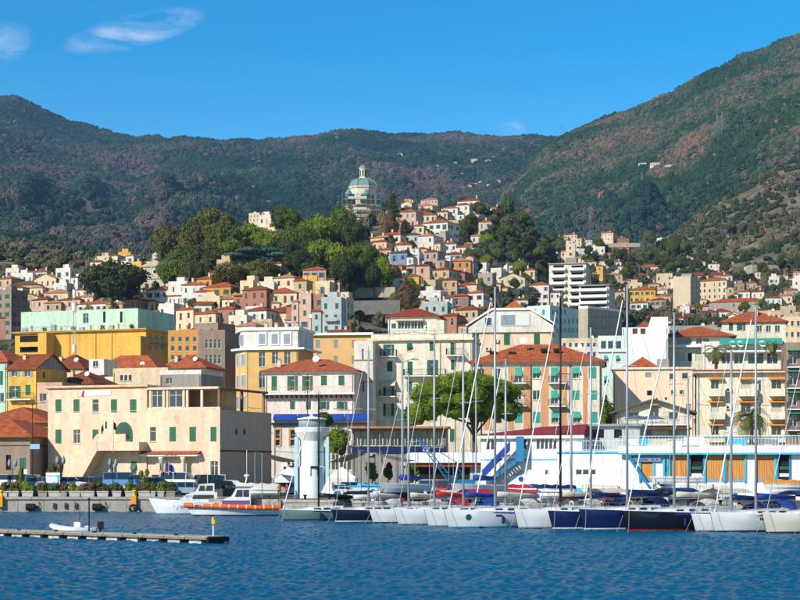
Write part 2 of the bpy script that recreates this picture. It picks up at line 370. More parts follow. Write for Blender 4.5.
def scatter(name, src, material, density, smin, smax, label, cat, seed=0, subdiv=3, zs=1.0):
    """far-off wood or scrub: one object whose geometry nodes put lumpy crowns over a copy of the ground mesh"""
    o = link(name, src.data.copy()); stuff(o, label, cat)
    ng = bpy.data.node_groups.new(name, 'GeometryNodeTree')
    ng.interface.new_socket('Geometry', in_out='INPUT', socket_type='NodeSocketGeometry')
    ng.interface.new_socket('Geometry', in_out='OUTPUT', socket_type='NodeSocketGeometry')
    N = ng.nodes; L = ng.links
    gi = N.new('NodeGroupInput'); go = N.new('NodeGroupOutput')
    dp = N.new('GeometryNodeDistributePointsOnFaces'); dp.inputs['Seed'].default_value = seed
    na = N.new('GeometryNodeInputNamedAttribute'); na.data_type = 'FLOAT'; na.inputs['Name'].default_value = 'dens'
    mu = N.new('ShaderNodeMath'); mu.operation = 'MULTIPLY'; mu.inputs[1].default_value = density
    L.new(gi.outputs[0], dp.inputs['Mesh']); L.new(na.outputs['Attribute'], mu.inputs[0]); L.new(mu.outputs[0], dp.inputs['Density'])
    ico = N.new('GeometryNodeMeshIcoSphere'); ico.inputs['Radius'].default_value = 1; ico.inputs['Subdivisions'].default_value = subdiv
    sp = N.new('GeometryNodeSetPosition'); pos = N.new('GeometryNodeInputPosition'); nz = N.new('ShaderNodeTexNoise'); nz.inputs['Scale'].default_value = 2.4; nz.inputs['Detail'].default_value = 4
    sub = N.new('ShaderNodeVectorMath'); sub.operation = 'SUBTRACT'; sub.inputs[1].default_value = (.5, .5, .5)
    scl = N.new('ShaderNodeVectorMath'); scl.operation = 'MULTIPLY'; scl.inputs[1].default_value = (1.9, 1.9, 1.5)
    L.new(pos.outputs[0], nz.inputs['Vector']); L.new(nz.outputs['Color'], sub.inputs[0]); L.new(sub.outputs[0], scl.inputs[0])
    L.new(ico.outputs['Mesh'], sp.inputs['Geometry']); L.new(scl.outputs[0], sp.inputs['Offset'])
    tr = N.new('GeometryNodeTransform'); tr.inputs['Scale'].default_value = (1, 1, zs); tr.inputs['Translation'].default_value = (0, 0, zs*.55)
    L.new(sp.outputs[0], tr.inputs['Geometry'])
    sm = N.new('GeometryNodeSetMaterial'); sm.inputs['Material'].default_value = material; L.new(tr.outputs[0], sm.inputs['Geometry'])
    ip = N.new('GeometryNodeInstanceOnPoints'); L.new(dp.outputs['Points'], ip.inputs['Points']); L.new(sm.outputs[0], ip.inputs['Instance'])
    rv = N.new('FunctionNodeRandomValue'); rv.data_type = 'FLOAT_VECTOR'
    rv.inputs[0].default_value = (smin, smin, smin); rv.inputs[1].default_value = (smax, smax, smax*1.1)
    rr = N.new('FunctionNodeRandomValue'); rr.data_type = 'FLOAT_VECTOR'; rr.inputs[0].default_value = (-.15, -.15, 0); rr.inputs[1].default_value = (.15, .15, 6.28)
    L.new(rv.outputs[0], ip.inputs['Scale']); L.new(rr.outputs[0], ip.inputs['Rotation'])
    L.new(ip.outputs['Instances'], go.inputs[0])
    md = o.modifiers.new('scatter', 'NODES'); md.node_group = ng
    return o
def wood_mat(key, cols, pscale, seed=0, thr=(.40, .50, .58)):
    """crown colour: broad patches (pine, oak, bare chestnut) from noise at the crown's own place, each crown a little different"""
    m = bpy.data.materials.new(key); m.use_nodes = True; nt = m.node_tree; N = nt.nodes; L = nt.links
    b = N['Principled BSDF']; b.inputs['Roughness'].default_value = .95; b.inputs['Specular IOR Level'].default_value = .08
    oi = N.new('ShaderNodeObjectInfo'); n1 = N.new('ShaderNodeTexNoise'); n1.inputs['Scale'].default_value = pscale; n1.inputs['Detail'].default_value = 5; n1.inputs['Roughness'].default_value = .62
    ad = N.new('ShaderNodeVectorMath'); ad.operation = 'ADD'; ad.inputs[1].default_value = (seed*713., seed*311., 0)
    L.new(oi.outputs['Location'], ad.inputs[0]); L.new(ad.outputs[0], n1.inputs['Vector'])
    sb = N.new('ShaderNodeMath'); sb.operation = 'MULTIPLY_ADD'; sb.inputs[1].default_value = .16; sb.inputs[2].default_value = -.08
    a2 = N.new('ShaderNodeMath'); a2.operation = 'ADD'
    L.new(oi.outputs['Random'], sb.inputs[0]); L.new(n1.outputs['Fac'], a2.inputs[0]); L.new(sb.outputs[0], a2.inputs[1])
    cr = N.new('ShaderNodeValToRGB'); e = cr.color_ramp.elements
    e[0].position = thr[0]; e[0].color = (*lin(cols[0]), 1); e[1].position = thr[2]; e[1].color = (*lin(cols[2]), 1)
    k = e.new(thr[1]); k.color = (*lin(cols[1]), 1); k2 = e.new(min(.95, thr[2]+.1)); k2.color = (*lin(cols[3]), 1)
    L.new(a2.outputs[0], cr.inputs['Fac'])
    gt = N.new('ShaderNodeMath'); gt.operation = 'GREATER_THAN'; gt.inputs[1].default_value = .988; L.new(oi.outputs['Random'], gt.inputs[0])
    au = N.new('ShaderNodeMix'); au.data_type = 'RGBA'; au.inputs[7].default_value = (*lin(cols[4]), 1); L.new(gt.outputs[0], au.inputs['Factor']); L.new(cr.outputs[0], au.inputs[6])
    tc = N.new('ShaderNodeTexCoord'); n2 = N.new('ShaderNodeTexNoise'); n2.inputs['Scale'].default_value = 2.5; n2.inputs['Detail'].default_value = 4
    L.new(tc.outputs['Object'], n2.inputs['Vector'])
    mr = N.new('ShaderNodeMapRange'); mr.inputs['From Min'].default_value = .3; mr.inputs['From Max'].default_value = .7; mr.inputs['To Min'].default_value = .45; mr.inputs['To Max'].default_value = 1.5
    L.new(n2.outputs['Fac'], mr.inputs['Value'])
    mx = N.new('ShaderNodeMix'); mx.data_type = 'RGBA'; mx.blend_type = 'MULTIPLY'; mx.inputs['Factor'].default_value = 1
    L.new(au.outputs[2], mx.inputs[6]); L.new(mr.outputs[0], mx.inputs[7]); L.new(mx.outputs[2], b.inputs['Base Color'])
    return m
WOOD_A = wood_mat('wood_crowns_far', ['1d3327', '30432f', '524a44', '665247', '76563a'], .0035, 1, (.41, .53, .62))
WOOD_B = wood_mat('wood_crowns_right', ['253a1e', '3a4c2b', '5c5042', '785c46', '7c583a'], .0045, 4, (.41, .51, .59))
SCRUB = wood_mat('hillside_scrub', ['303a1f', '43462c', '554f38', '665d48', '6b6444'], .012, 2)
scatter('wood', far_mtn, WOOD_A, .024, 3.2, 6.4, 'dark mixed wood covering the long far mountain ridge', 'wood', 1)
scatter('wood', right_mtn, WOOD_B, .030, 2.6, 5.4, 'mixed green and rust brown wood covering the steep mountain above the apartment blocks', 'wood', 2)
scatter('scrub', terrain, SCRUB, .022, 1.2, 3.2, 'olive green scrub and garden bushes over the hillside between houses', 'scrub', 3)

# ------------------------------------------------------------------ water
def build_water():
    rows = []
    Ys = np.concatenate([np.linspace(2, 50, 25)[:-1], np.geomspace(50, 236, 560)])
    us = np.linspace(-.3, .3, 620)
    U, YY = np.meshgrid(us, Ys); X = U*YY; Z = np.zeros_like(X)
    rng = np.random.default_rng(3)
    for k in range(34):
        wl = .5*1.1**k if k < 16 else rng.uniform(.45, 1.8)
        a = math.radians(rng.normal(205, 34)); kx, ky = math.cos(a)*2*math.pi/wl, math.sin(a)*2*math.pi/wl
        Z += .0115*wl**.35*np.sin(kx*X+ky*YY+rng.uniform(0, 6.28))
    Z *= 0.72
    m = bpy.data.materials.new('sea_water'); m.use_nodes = True; nt = m.node_tree; N = nt.nodes; L = nt.links
    b = N['Principled BSDF']; b.inputs['Base Color'].default_value = (.0, .088, .172, 1); b.inputs['Specular IOR Level'].default_value = .2; b.inputs['Roughness'].default_value = .2; b.inputs['IOR'].default_value = 1.33
    tc = N.new('ShaderNodeTexCoord'); n = N.new('ShaderNodeTexNoise'); n.inputs['Scale'].default_value = 3.4; n.inputs['Detail'].default_value = 6; n.inputs['Roughness'].default_value = .65
    L.new(tc.outputs['Object'], n.inputs['Vector'])
    bp = N.new('ShaderNodeBump'); bp.inputs['Strength'].default_value = .9; bp.inputs['Distance'].default_value = .3
    L.new(n.outputs['Fac'], bp.inputs['Height']); L.new(bp.outputs[0], b.inputs['Normal'])
    return structure(link('water', grid_mesh('water', np.stack([X, YY, Z], -1), m)))
build_water()
# ------------------------------------------------------------------ architecture helpers
def facade(mb, W, z0, z1, rects, O, xd, ind, rev=.22, mi=0):
    """wall plane with real openings; O origin, xd along the wall, ind inward"""
    O, xd, ind = Vector(O), Vector(xd), Vector(ind); up = Vector((0, 0, 1))
    rects = [(max(.02, a), max(z0+.02, b), min(W-.02, c), min(z1-.02, d)) for a, b, c, d in rects]
    rects = [r for r in rects if r[2]-r[0] > .1 and r[3]-r[1] > .1]
    xs = sorted({0., W, *[r[0] for r in rects], *[r[2] for r in rects]}); zs = sorted({z0, z1, *[r[1] for r in rects], *[r[3] for r in rects]})
    pt = lambda x, z, d=0.: O + xd*x + up*z + ind*d
    for j in range(len(zs)-1):
        run = None
        for i in range(len(xs)-1):
            cx, cz = (xs[i]+xs[i+1])/2, (zs[j]+zs[j+1])/2
            hole = any(r[0] < cx < r[2] and r[1] < cz < r[3] for r in rects)
            if hole:
                if run is not None: mb.quad(pt(run, zs[j]), pt(xs[i], zs[j]), pt(xs[i], zs[j+1]), pt(run, zs[j+1]), mi); run = None
            elif run is None: run = xs[i]
        if run is not None: mb.quad(pt(run, zs[j]), pt(W, zs[j]), pt(W, zs[j+1]), pt(run, zs[j+1]), mi)
    for a, b, c, d in rects:
        mb.quad(pt(a, b), pt(a, b, rev), pt(a, d, rev), pt(a, d), mi); mb.quad(pt(c, b, rev), pt(c, b), pt(c, d), pt(c, d, rev), mi)
        mb.quad(pt(a, b), pt(c, b), pt(c, b, rev), pt(a, b, rev), mi); mb.quad(pt(a, d, rev), pt(c, d, rev), pt(c, d), pt(a, d), mi)
        mb.quad(pt(a, b, rev), pt(c, b, rev), pt(c, d, rev), pt(a, d, rev), mi)
_wm = {}
def win_mesh(w, h, kind, colkey):
    """pieces of one window in a frame where the wall face is y=0, outward -y, lower left corner at 0,0"""
    key = (round(w*20), round(h*20), kind, colkey)
    if key in _wm: return _wm[key]
    out = []
    if kind in ('pane', 'open', 'half', 'far', 'faropen', 'door'):
        mb = MB(); t = .07
        mb.box(0, .12, 0, t, .19, h); mb.box(w-t, .12, 0, w, .19, h); mb.box(t, .12, 0, w-t, .19, t); mb.box(t, .12, h-t, w-t, .19, h)
        if w > .9: mb.box(w/2-.04, .115, t, w/2+.04, .185, h-t)
        if h > 1.6: mb.box(t, .118, h*.68, w-t, .182, h*.68+.05)
        mb.quad((t*.5, .16, t*.5), (w-t*.5, .16, t*.5), (w-t*.5, .16, h-t*.5), (t*.5, .16, h-t*.5), 1)
        if kind in ('far', 'faropen'):
            if kind == 'faropen':
                for x in (-w*.5-.02, w+.02): mb.box(x, -.06, -.02, x+w*.5, -.005, h, 2)
            out.append(('window', mb.mesh('window', [M['frame'], M['glass'], M[colkey]])))
        else: out.append(('window', mb.mesh('window', [M['frame'], M['glass']])))
    if kind == 'farclosed':
        mb = MB(); mb.box(0.01, .05, 0.01, w/2-.01, .12, h-.01); mb.box(w/2+.01, .05, .01, w-.01, .12, h-.01); out.append(('window', mb.mesh('window', [M[colkey]])))
    def leaf(lw):
        mb = MB(); n = max(3, int(h/.16))
        mb.box(0, 0, 0, .06, .045, h); mb.box(lw-.06, 0, 0, lw, .045, h); mb.box(.06, 0, 0, lw-.06, .045, .07); mb.box(.06, 0, h-.07, lw-.06, .045, h)
        mb.box(.06, .026, .07, lw-.06, .032, h-.07)
        for i in range(n):
            z = .08+(h-.16)*(i+.1)/n; mb.add([(.06, .002, z), (lw-.06, .002, z), (lw-.06, .028, z+(h-.16)/n*.75), (.06, .028, z+(h-.16)/n*.75)], [(0, 1, 2, 3)])
        return mb.mesh('shutter', [M[colkey]])
    if kind == 'closed':
        me = leaf(w/2-.015); out.append(('shutter', me, (.01, .06, 0))); out.append(('shutter', me, (w/2+.005, .06, 0)))
    if kind == 'open':
        me = leaf(w/2); out.append(('shutter', me, (-w/2-.02, -.055, 0))); out.append(('shutter', me, (w+.02, -.055, 0)))
    if kind == 'half':
        mb = MB(); mb.add([(0, .08, h), (w, .08, h), (w, -.35, h*.45), (0, -.35, h*.45), (0, .10, h), (w, .10, h), (w, -.32, h*.44), (0, -.32, h*.44)], [(0, 3, 2, 1), (4, 5, 6, 7), (0, 1, 5, 4), (3, 7, 6, 2), (0, 4, 7, 3), (1, 2, 6, 5)])
        out.append(('shutter', mb.mesh('shutter', [M[colkey]]), (0, 0, 0)))
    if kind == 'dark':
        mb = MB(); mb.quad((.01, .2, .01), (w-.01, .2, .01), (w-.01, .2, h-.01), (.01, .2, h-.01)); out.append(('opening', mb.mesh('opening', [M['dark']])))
    if kind == 'roller':
        mb = MB(); n = max(3, int(h/.2))
        for i in range(n): mb.box(.01, .1+.008*(i % 2), h*i/n+.005, w-.01, .13, h*(i+1)/n-.005)
        out.append(('shutter', mb.mesh('shutter', [M[colkey]]), (0, 0, 0)))
    _wm[key] = out; return out
_sill = {}
def put_window(root, loc, rz, w, h, kind, colkey, sill=True, sillmat=None):
    pcs = win_mesh(w, h, kind, colkey); first = None
    e = None
    for pc in pcs:
        l = pc[2] if len(pc) > 2 else (0, 0, 0)
        if first is None:
            o = link(pc[0] if pc[0] == 'window' else pc[0], pc[1], root); R = Matrix.Rotation(rz, 3, 'Z')
            o.location = Vector(loc) + R @ Vector(l); o.rotation_euler = (0, 0, rz); first = (o, Vector(l))
        else:
            o = link(pc[0], pc[1], first[0]); o.location = Vector(l)-first[1]
    if sill and first and first[0].name.startswith('window'):
        k = round(w*20)
        if k not in _sill: mb = MB(); mb.box(-.08, -.09, -.09, w+.08, .1, -.003); _sill[k] = mb.mesh('sill', [sillmat or M['canvas']])
        link('sill', _sill[k], first[0])
    return first[0] if first else None
def hip_roof(mb, x0, y0, x1, y1, z, h, ov=.45, mi=0, th=.14):
    x0 -= ov; y0 -= ov; x1 += ov; y1 += ov; w, d = x1-x0, y1-y0; m = min(w, d)/2
    if w >= d: r0, r1 = (x0+m, y0+d/2, z+h), (x1-m, y0+d/2, z+h)
    else: r0, r1 = (x0+w/2, y0+m, z+h), (x0+w/2, y1-m, z+h)
    B = [(x0,y0,z-th),(x1,y0,z-th),(x1,y1,z-th),(x0,y1,z-th)]; T = [(x0,y0,z),(x1,y0,z),(x1,y1,z),(x0,y1,z)]
    vs = B+T+[r0, r1]
    fs = [(3,2,1,0),(0,1,5,4),(1,2,6,5),(2,3,7,6),(3,0,4,7)]
    fs += [(4,5,9,8),(5,6,9),(6,7,8,9),(7,4,8)] if w >= d else [(4,5,8),(5,6,9,8),(6,7,9),(7,4,8,9)]
    mb.add(vs, fs, mi)
def gable_roof(mb, x0, y0, x1, y1, z, h, axis='x', ov=.4, mi=0, th=.16):
    """ridge along axis; thin sloped slabs"""
    if axis == 'x':
        ym = (y0+y1)/2; pts = [(y0-ov, z-ov*h/((y1-y0)/2)), (ym, z+h), (y1+ov, z-ov*h/((y1-y0)/2))]
        for (a, za), (b, zb) in (pts[:2], pts[1:]):
            mb.add([(x0-ov,a,za),(x1+ov,a,za),(x1+ov,b,zb),(x0-ov,b,zb),(x0-ov,a,za+th),(x1+ov,a,za+th),(x1+ov,b,zb+th),(x0-ov,b,zb+th)],
                   [(0,3,2,1),(4,5,6,7),(0,1,5,4),(1,2,6,5),(2,3,7,6),(3,0,4,7)], mi)
    else:
        xm = (x0+x1)/2; pts = [(x0-ov, z-ov*h/((x1-x0)/2)), (xm, z+h), (x1+ov, z-ov*h/((x1-x0)/2))]
        for (a, za), (b, zb) in (pts[:2], pts[1:]):
            mb.add([(a,y0-ov,za),(b,y0-ov,zb),(b,y1+ov,zb),(a,y1+ov,za),(a,y0-ov,za+th),(b,y0-ov,zb+th),(b,y1+ov,zb+th),(a,y1+ov,za+th)],
                   [(0,3,2,1),(4,5,6,7),(0,1,5,4),(1,2,6,5),(2,3,7,6),(3,0,4,7)], mi)
def rail_mesh(mb, pts, h=1.0, step=.25, r=.018, mi=0):
    for a, b in zip(pts[:-1], pts[1:]):
        a, b = Vector(a), Vector(b); n = max(1, int((b-a).length/step))
        up = Vector((0, 0, h)); mb.tube([a+up, b+up], r*1.6, 4, mi, cap=False); mb.tube([a+up*.1, b+up*.1], r, 4, mi, cap=False)
        for i in range(n+1):
            p = a+(b-a)*i/n; mb.tube([p, p+up], r if i % 6 else r*1.5, 4, mi, cap=False)
class Bld:
    """building given by the photo columns of its front wall and the distance of its right front corner"""
    def __init__(s, name, label, pxL, pxR, YR, th, pytop, depth, wkey, z0=None, cat='building', reveal=.22):
        s.t = math.radians(th); s.c, s.s = math.cos(s.t), math.sin(s.t); s.YR = YR; s.XR = XW(pxR, YR)
        uL = (pxL-CX)/F; s.w = (s.XR-uL*YR)/(s.c+uL*s.s)
        s.X0, s.Y0 = s.XR-s.w*s.c, YR+s.w*s.s
        s.z0 = (min(hxy(s.X0, s.Y0), hxy(s.XR, YR))-.5) if z0 is None else z0
        s.h = ZW(pytop, YR)-s.z0; s.d = depth; s.wk = wkey; s.rev = reveal
        s.root = thing(name, label, cat, (s.X0, s.Y0, s.z0), -s.t)
        s.R = {'front': [], 'right': [], 'left': []}; s.done = False
    def fx(s, px):
        u = (px-CX)/F; return (u*s.Y0-s.X0)/(s.c+u*s.s)
    def fp(s, px, py, out=0.):
        """photo point on the front wall -> local x,z (out: metres in front of the wall)"""
        X0, Y0 = s.X0-s.s*out, s.Y0-s.c*out; u = (px-CX)/F; x = (u*Y0-X0)/(s.c+u*s.s)
        return x, ZW(py, Y0-x*s.s)-s.z0
    def rp(s, px, py):
        u = (px-CX)/F; y = (u*s.YR-s.XR)/(s.s-u*s.c); return y, ZW(py, s.YR+y*s.c)-s.z0
    def win(s, px0, py0, px1, py1, kind='pane', col='green', face='front', sill=True):
        f = s.fp if face == 'front' else s.rp
        a, zt = f(px0, py0); b, zb = f(px1, py1); s.add(a, zb, b, zt, kind, col, face, sill)
    def add(s, a, zb, b, zt, kind='pane', col='green', face='front', sill=True):
        if a > b: a, b = b, a
        W = s.w if face == 'front' else s.d
        if b-a < .15 or zt-zb < .15 or a < .02 or b > W-.02 or zb < .02 or zt > s.h-.02: return
        s.R[face].append((a, zb, b, zt)); w, h = b-a, zt-zb
        if face == 'front': loc, rz = (a, 0, zb), 0
        elif face == 'right': loc, rz = (s.w, a, zb), math.pi/2
        else: loc, rz = (0, b, zb), -math.pi/2
        put_window(s.root, loc, rz, w, h, kind, col, sill)
    def grid(s, cols, rows, kind='open', col='green', face='front', sill=True):
        for x0, x1 in cols:
            for i, (y0, y1) in enumerate(rows): s.win(x0, y0, x1, y1, random.choice(kind) if isinstance(kind, list) else kind, col, face, sill)
    def finish(s, extra=None, name='wall', cap=True):
        mb = MB(); w, d, h = s.w, s.d, s.h
        facade(mb, w, 0., h, s.R['front'], (0, 0, 0), (1, 0, 0), (0, 1, 0), s.rev)
        facade(mb, d, 0., h, s.R['right'], (w, 0, 0), (0, 1, 0), (-1, 0, 0), s.rev)
        facade(mb, d, 0., h, [(d-r[2], r[1], d-r[0], r[3]) for r in s.R['left']], (0, d, 0), (0, -1, 0), (1, 0, 0), s.rev)
        mb.quad((w, d, 0), (0, d, 0), (0, d, h), (w, d, h))
        if cap: mb.quad((0, 0, h), (w, 0, h), (w, d, h), (0, d, h))
        mb.build(name, wall(s.wk) if isinstance(s.wk, str) else s.wk, s.root)
        if s.YR < 345 and w > 6 and s.root['category'] in ('building', 'house') and not s.root.name.startswith(('harbour', 'club', 'boathouse')): s.fittings()
        return s
    def fittings(s):
        """drainpipes at the ends, a few air conditioners and a sagging cable on the front"""
        rg = random.Random(int(s.w*100)); h = s.h
        for x in (.22, s.w-.22): m = MB(); m.tube([(x, -.09, .05), (x, -.09, h-.35), (x, -.02, h-.15)], .05, 6); m.build('drainpipe', rg.choice([M['canvas'], M['greysh'], ROOFS['pale']]), s.root)
        free = lambda a, b, c, d: not any(a < r[2]+.15 and c > r[0]-.15 and b < r[3]+.15 and d > r[1]-.15 for r in s.R['front'])
        for _ in range(30):
            if rg.random() < .8: continue
            x, z = rg.uniform(.8, s.w-1.6), rg.uniform(min(2.5, h*.4), h-1.2)
            if free(x, z, x+.8, z+.55): m = MB(); m.box(x, -.36, z, x+.8, -.06, z+.55); m.box(x+.1, -.06, z+.1, x+.7, -.003, z+.2); o = m.build('air_unit', M['frame'], s.root); q = MB(); q.lathe([(.2, 0), (.2, .02)], 10, (0, 0)); q.v = [(a, -c, b) for a, b, c in q.v]; q.build('fan', M['darkmetal'], o, (x+.3, -.362, z+.28))
        z = h*rg.uniform(.45, .75); pts = [(s.w*i/10, -.07, z-.25*math.sin(math.pi*(i % 5)/5)) for i in range(11)]; m = MB(); m.tube(pts, .018, 4); m.build('cable', M['darkmetal'], s.root)
    def box(s, name, x0, y0, z0, x1, y1, z1, m, parent=None):
        mb = MB(); mb.box(x0, y0, z0, x1, y1, z1); return mb.build(name, m, parent or s.root)
    def parapet(s, h=.7, t=.25, m=None, ov=.0, name='parapet'):
        mb = MB(); w, d, z = s.w, s.d, s.h; m = m or wall(s.wk)
        mb.box(-ov, -ov, z+.003, w+ov, t, z+h); mb.box(-ov, d-t, z+.003, w+ov, d+ov, z+h); mb.box(-ov, t, z+.003, t, d-t, z+h); mb.box(w-t, t, z+.003, w+ov, d-t, z+h)
        mb.build(name, m, s.root)
    def cornice(s, z, p=.3, hh=.25, m=None, name='cornice'):
        mb = MB(); w, d = s.w, s.d
        mb.box(-p, -p, z, w+p, -.002, z+hh); mb.box(w+.002, -.002, z, w+p, d, z+hh); mb.box(-p, -.002, z, -.002, d, z+hh)
        mb.build(name, m or M['white'], s.root)
    def hip(s, pyr=None, key='terra', ov=.5, h=None, z=None):
        hh = h if h else (HY-pyr)/F*(s.Y0+s.d*.5)+CAMH-s.z0-s.h
        mb = MB(); hip_roof(mb, 0, 0, s.w, s.d, s.h+.15 if z is None else z, max(.6, hh), ov); return mb.build('roof', ROOFS[key], s.root)
    def balcony(s, x0, x1, z, dep=1.1, solid=False, face='front', m=None, rm=None):
        mb = MB(); mb.box(x0, -dep, z-.16, x1, -.003, z)
        if solid:
            mb.box(x0, -dep, z, x1, -dep+.1, z+.95); mb.box(x0, -dep+.1, z, x0+.1, -.003, z+.95); mb.box(x1-.1, -dep+.1, z, x1, -.003, z+.95)
        o = mb.build('balcony', m or M['white'], s.root)
        if not solid:
            rb = MB(); rail_mesh(rb, [(x0+.05, -.05, z), (x0+.05, -dep+.05, z), (x1-.05, -dep+.05, z), (x1-.05, -.05, z)], 1.0, .16, .014)
            rb.build('railing', rm or M['darkmetal'], o)
        return o
def chimney(parent, x, y, z, h=1.2, m=None, w=.55):
    mb = MB(); mb.box(x-w/2, y-w/2, z, x+w/2, y+w/2, z+h); mb.box(x-w/2-.07, y-w/2-.07, z+h, x+w/2+.07, y+w/2+.07, z+h+.12, 0)
    mb.box(x-w/2+.08, y-w/2+.08, z+h+.12, x+w/2-.08, y+w/2-.08, z+h+.3, 1)
    return mb.build('chimney', [m or wall('cream'), ROOFS['terra']], parent)
def dish(parent, x, y, z, r=.45, az=0.0):
    """satellite dish on a short pole"""
    mb = MB(); mb.tube([(x, y, z), (x, y, z+r*1.5)], .03, 5)
    c = Vector((x, y-.1, z+r*1.7)); ax = Vector((math.sin(az), -math.cos(az)*.85, .45)).normalized(); u = ax.cross(Vector((0, 0, 1))).normalized(); v = u.cross(ax)
    vs = [c-ax*.05]; n = 12
    for k in (1, 2):
        for j in range(n):
            a = 2*math.pi*j/n; vs.append(c+(u*math.cos(a)+v*math.sin(a))*r*k/2+ax*(.1*(k/2)**2*2*r))
    fs = [(0, 1+j, 1+(j+1) % n) for j in range(n)] + [(1+j, 1+n+j, 1+n+(j+1) % n, 1+(j+1) % n) for j in range(n)]
    mb.add(vs, fs); mb.tube([c, c+ax*r*.9], .02, 4)
    return mb.build('satellite_dish', M['white'], parent)
def aerial(parent, x, y, z, h=2.5):
    mb = MB(); mb.tube([(x, y, z), (x, y, z+h)], .025, 4); mb.tube([(x-.6, y, z+h*.9), (x+.6, y, z+h*.9)], .018, 4)
    for k in range(5): mb.tube([(x-.5+k*.25, y-.3, z+h*.9), (x-.5+k*.25, y+.3, z+h*.9)], .012, 4)
    return mb.build('aerial', M['metal'], parent)
def squiggle(mb, x0, x1, z, h, y, n, seed=1, mi=0):
    """unreadable far lettering: a row of small upright strokes"""
    rg = random.Random(seed); w = (x1-x0)/n
    for i in range(n):
        if rg.random() < .12: continue
        a = x0+w*i; hh = h*(1 if rg.random() < .3 else .68); t = w*.24
        mb.box(a, y-.02, z, a+t, y, z+hh, mi)
        if rg.random() < .7: mb.box(a+w*.5, y-.02, z, a+w*.5+t, y, z+h*.68, mi)
        zz = z+h*.68*rg.choice([0, .45, .8]); mb.box(a+t, y-.018, zz, a+w*.5, y-.002, zz+h*.18, mi)

def crown_mesh0(x, y, z, r, seed):
    rg = random.Random(seed); m = MB()
    for i in range(160):
        d = Vector((rg.gauss(0, 1), rg.gauss(0, 1), rg.gauss(0, 1))).normalized(); p = Vector((x, y, z))+d*r*rg.uniform(.4, 1); a = d.cross(Vector((rg.random(), rg.random(), rg.random()))).normalized()*.14; b = d.cross(a).normalized()*.1
        m.quad(p-a, p-b, p+a, p+b)
    m.tube([(x, y, z-r*1.2), (x, y, z)], .05, 5); return m.mesh('pot_plant', LEAF['mid'])
# ------------------------------------------------------------------ quay and harbour ground
QA, QB = Vector((-13., 197.)), Vector((36., 153.5))            # edge of the yacht quay
QN = Vector((QB-QA)).normalized(); QIN = Vector((-QN.y, QN.x))   # along the edge / inland
QZ = 1.8
def build_quay():
    A = [(-120, 216), (-20.5, 216), (-20.5, 200.8), (-13, 197)]
    end = QB+QN*90
    fc = MB(); fc.slab([(-110, 218.7), (-21.5, 218.7), (-21.5, 262), (-110, 262)], QZ-.3, QZ+.85); structure(fc.build('forecourt', M['asphalt']))
    pts = A+[(QB.x, QB.y), (end.x, end.y), (end.x+60, 330), (-120, 330)]
    mb = MB(); mb.slab(pts, QZ-.12, QZ); structure(mb.build('quay_paving', M['asphalt']))
    # the left quay wall: concrete blocks with open joints, a coping on top
    root = structure(MB_empty('quay_wall'))
    x = -80.; rg = random.Random(3); first = {}
    while x < -20.6:
        w = min(rg.choice([3.1, 3.4, 3.7]), -20.55-x)
        if w < .4: break
        k = round(w*10)
        if k not in first:
            b = MB(); b.box(0, 0, 0, w-.05, .7, QZ-.32+1.2); first[k] = b.mesh('block', M['concrete'])
        o = link('block', first[k], root, (x, 215.9+rg.uniform(-.02, .02), -1.2)); x += w
    x = -80.
    cp = MB(); cp.box(0, 0, 0, 5.94, .9, .3); cm = cp.mesh('coping_stone', M['concrete'])
    while x < -21:
        link('coping_stone', cm, root, (x, 215.72, QZ-.3)); x += 6.0
    b = MB(); b.box(-80, 216.2, -1.2, -20.5, 217, QZ-.33); b.build('backing', M['dark'], root)
    # yacht quay wall
    r2 = structure(MB_empty('quay_wall'))
    L0 = (QB-QA).length+90; n = int(L0/4); ang = math.atan2(QN.y, QN.x)
    b = MB(); b.box(0, 0, 0, 3.95, .8, QZ+.88); bm = b.mesh('block', M['concrete'])
    c = MB(); c.box(0, 0, 0, 3.97, .9, .3); cm = c.mesh('coping_stone', M['concrete'])
    for i in range(n):
        p = QA+QN*(i*4); q = p-QIN*.1
        link('block', bm, r2, (p.x, p.y, -1.2), ang); link('coping_stone', cm, r2, (q.x, q.y, QZ-.3), ang)
    b = MB(); b.box(-21.3, 200.6, -1.2, -20.5, 216.5, QZ); b.build('return_wall', M['concrete'], r2)
    b = MB(); b.slab([(-20.6, 200.0), (-13, 196.4), (-13, 197.4), (-20.6, 201.2)], -1.2, QZ); b.build('return_wall', M['concrete'], r2)
def MB_empty(name): return empty(name)
build_quay()

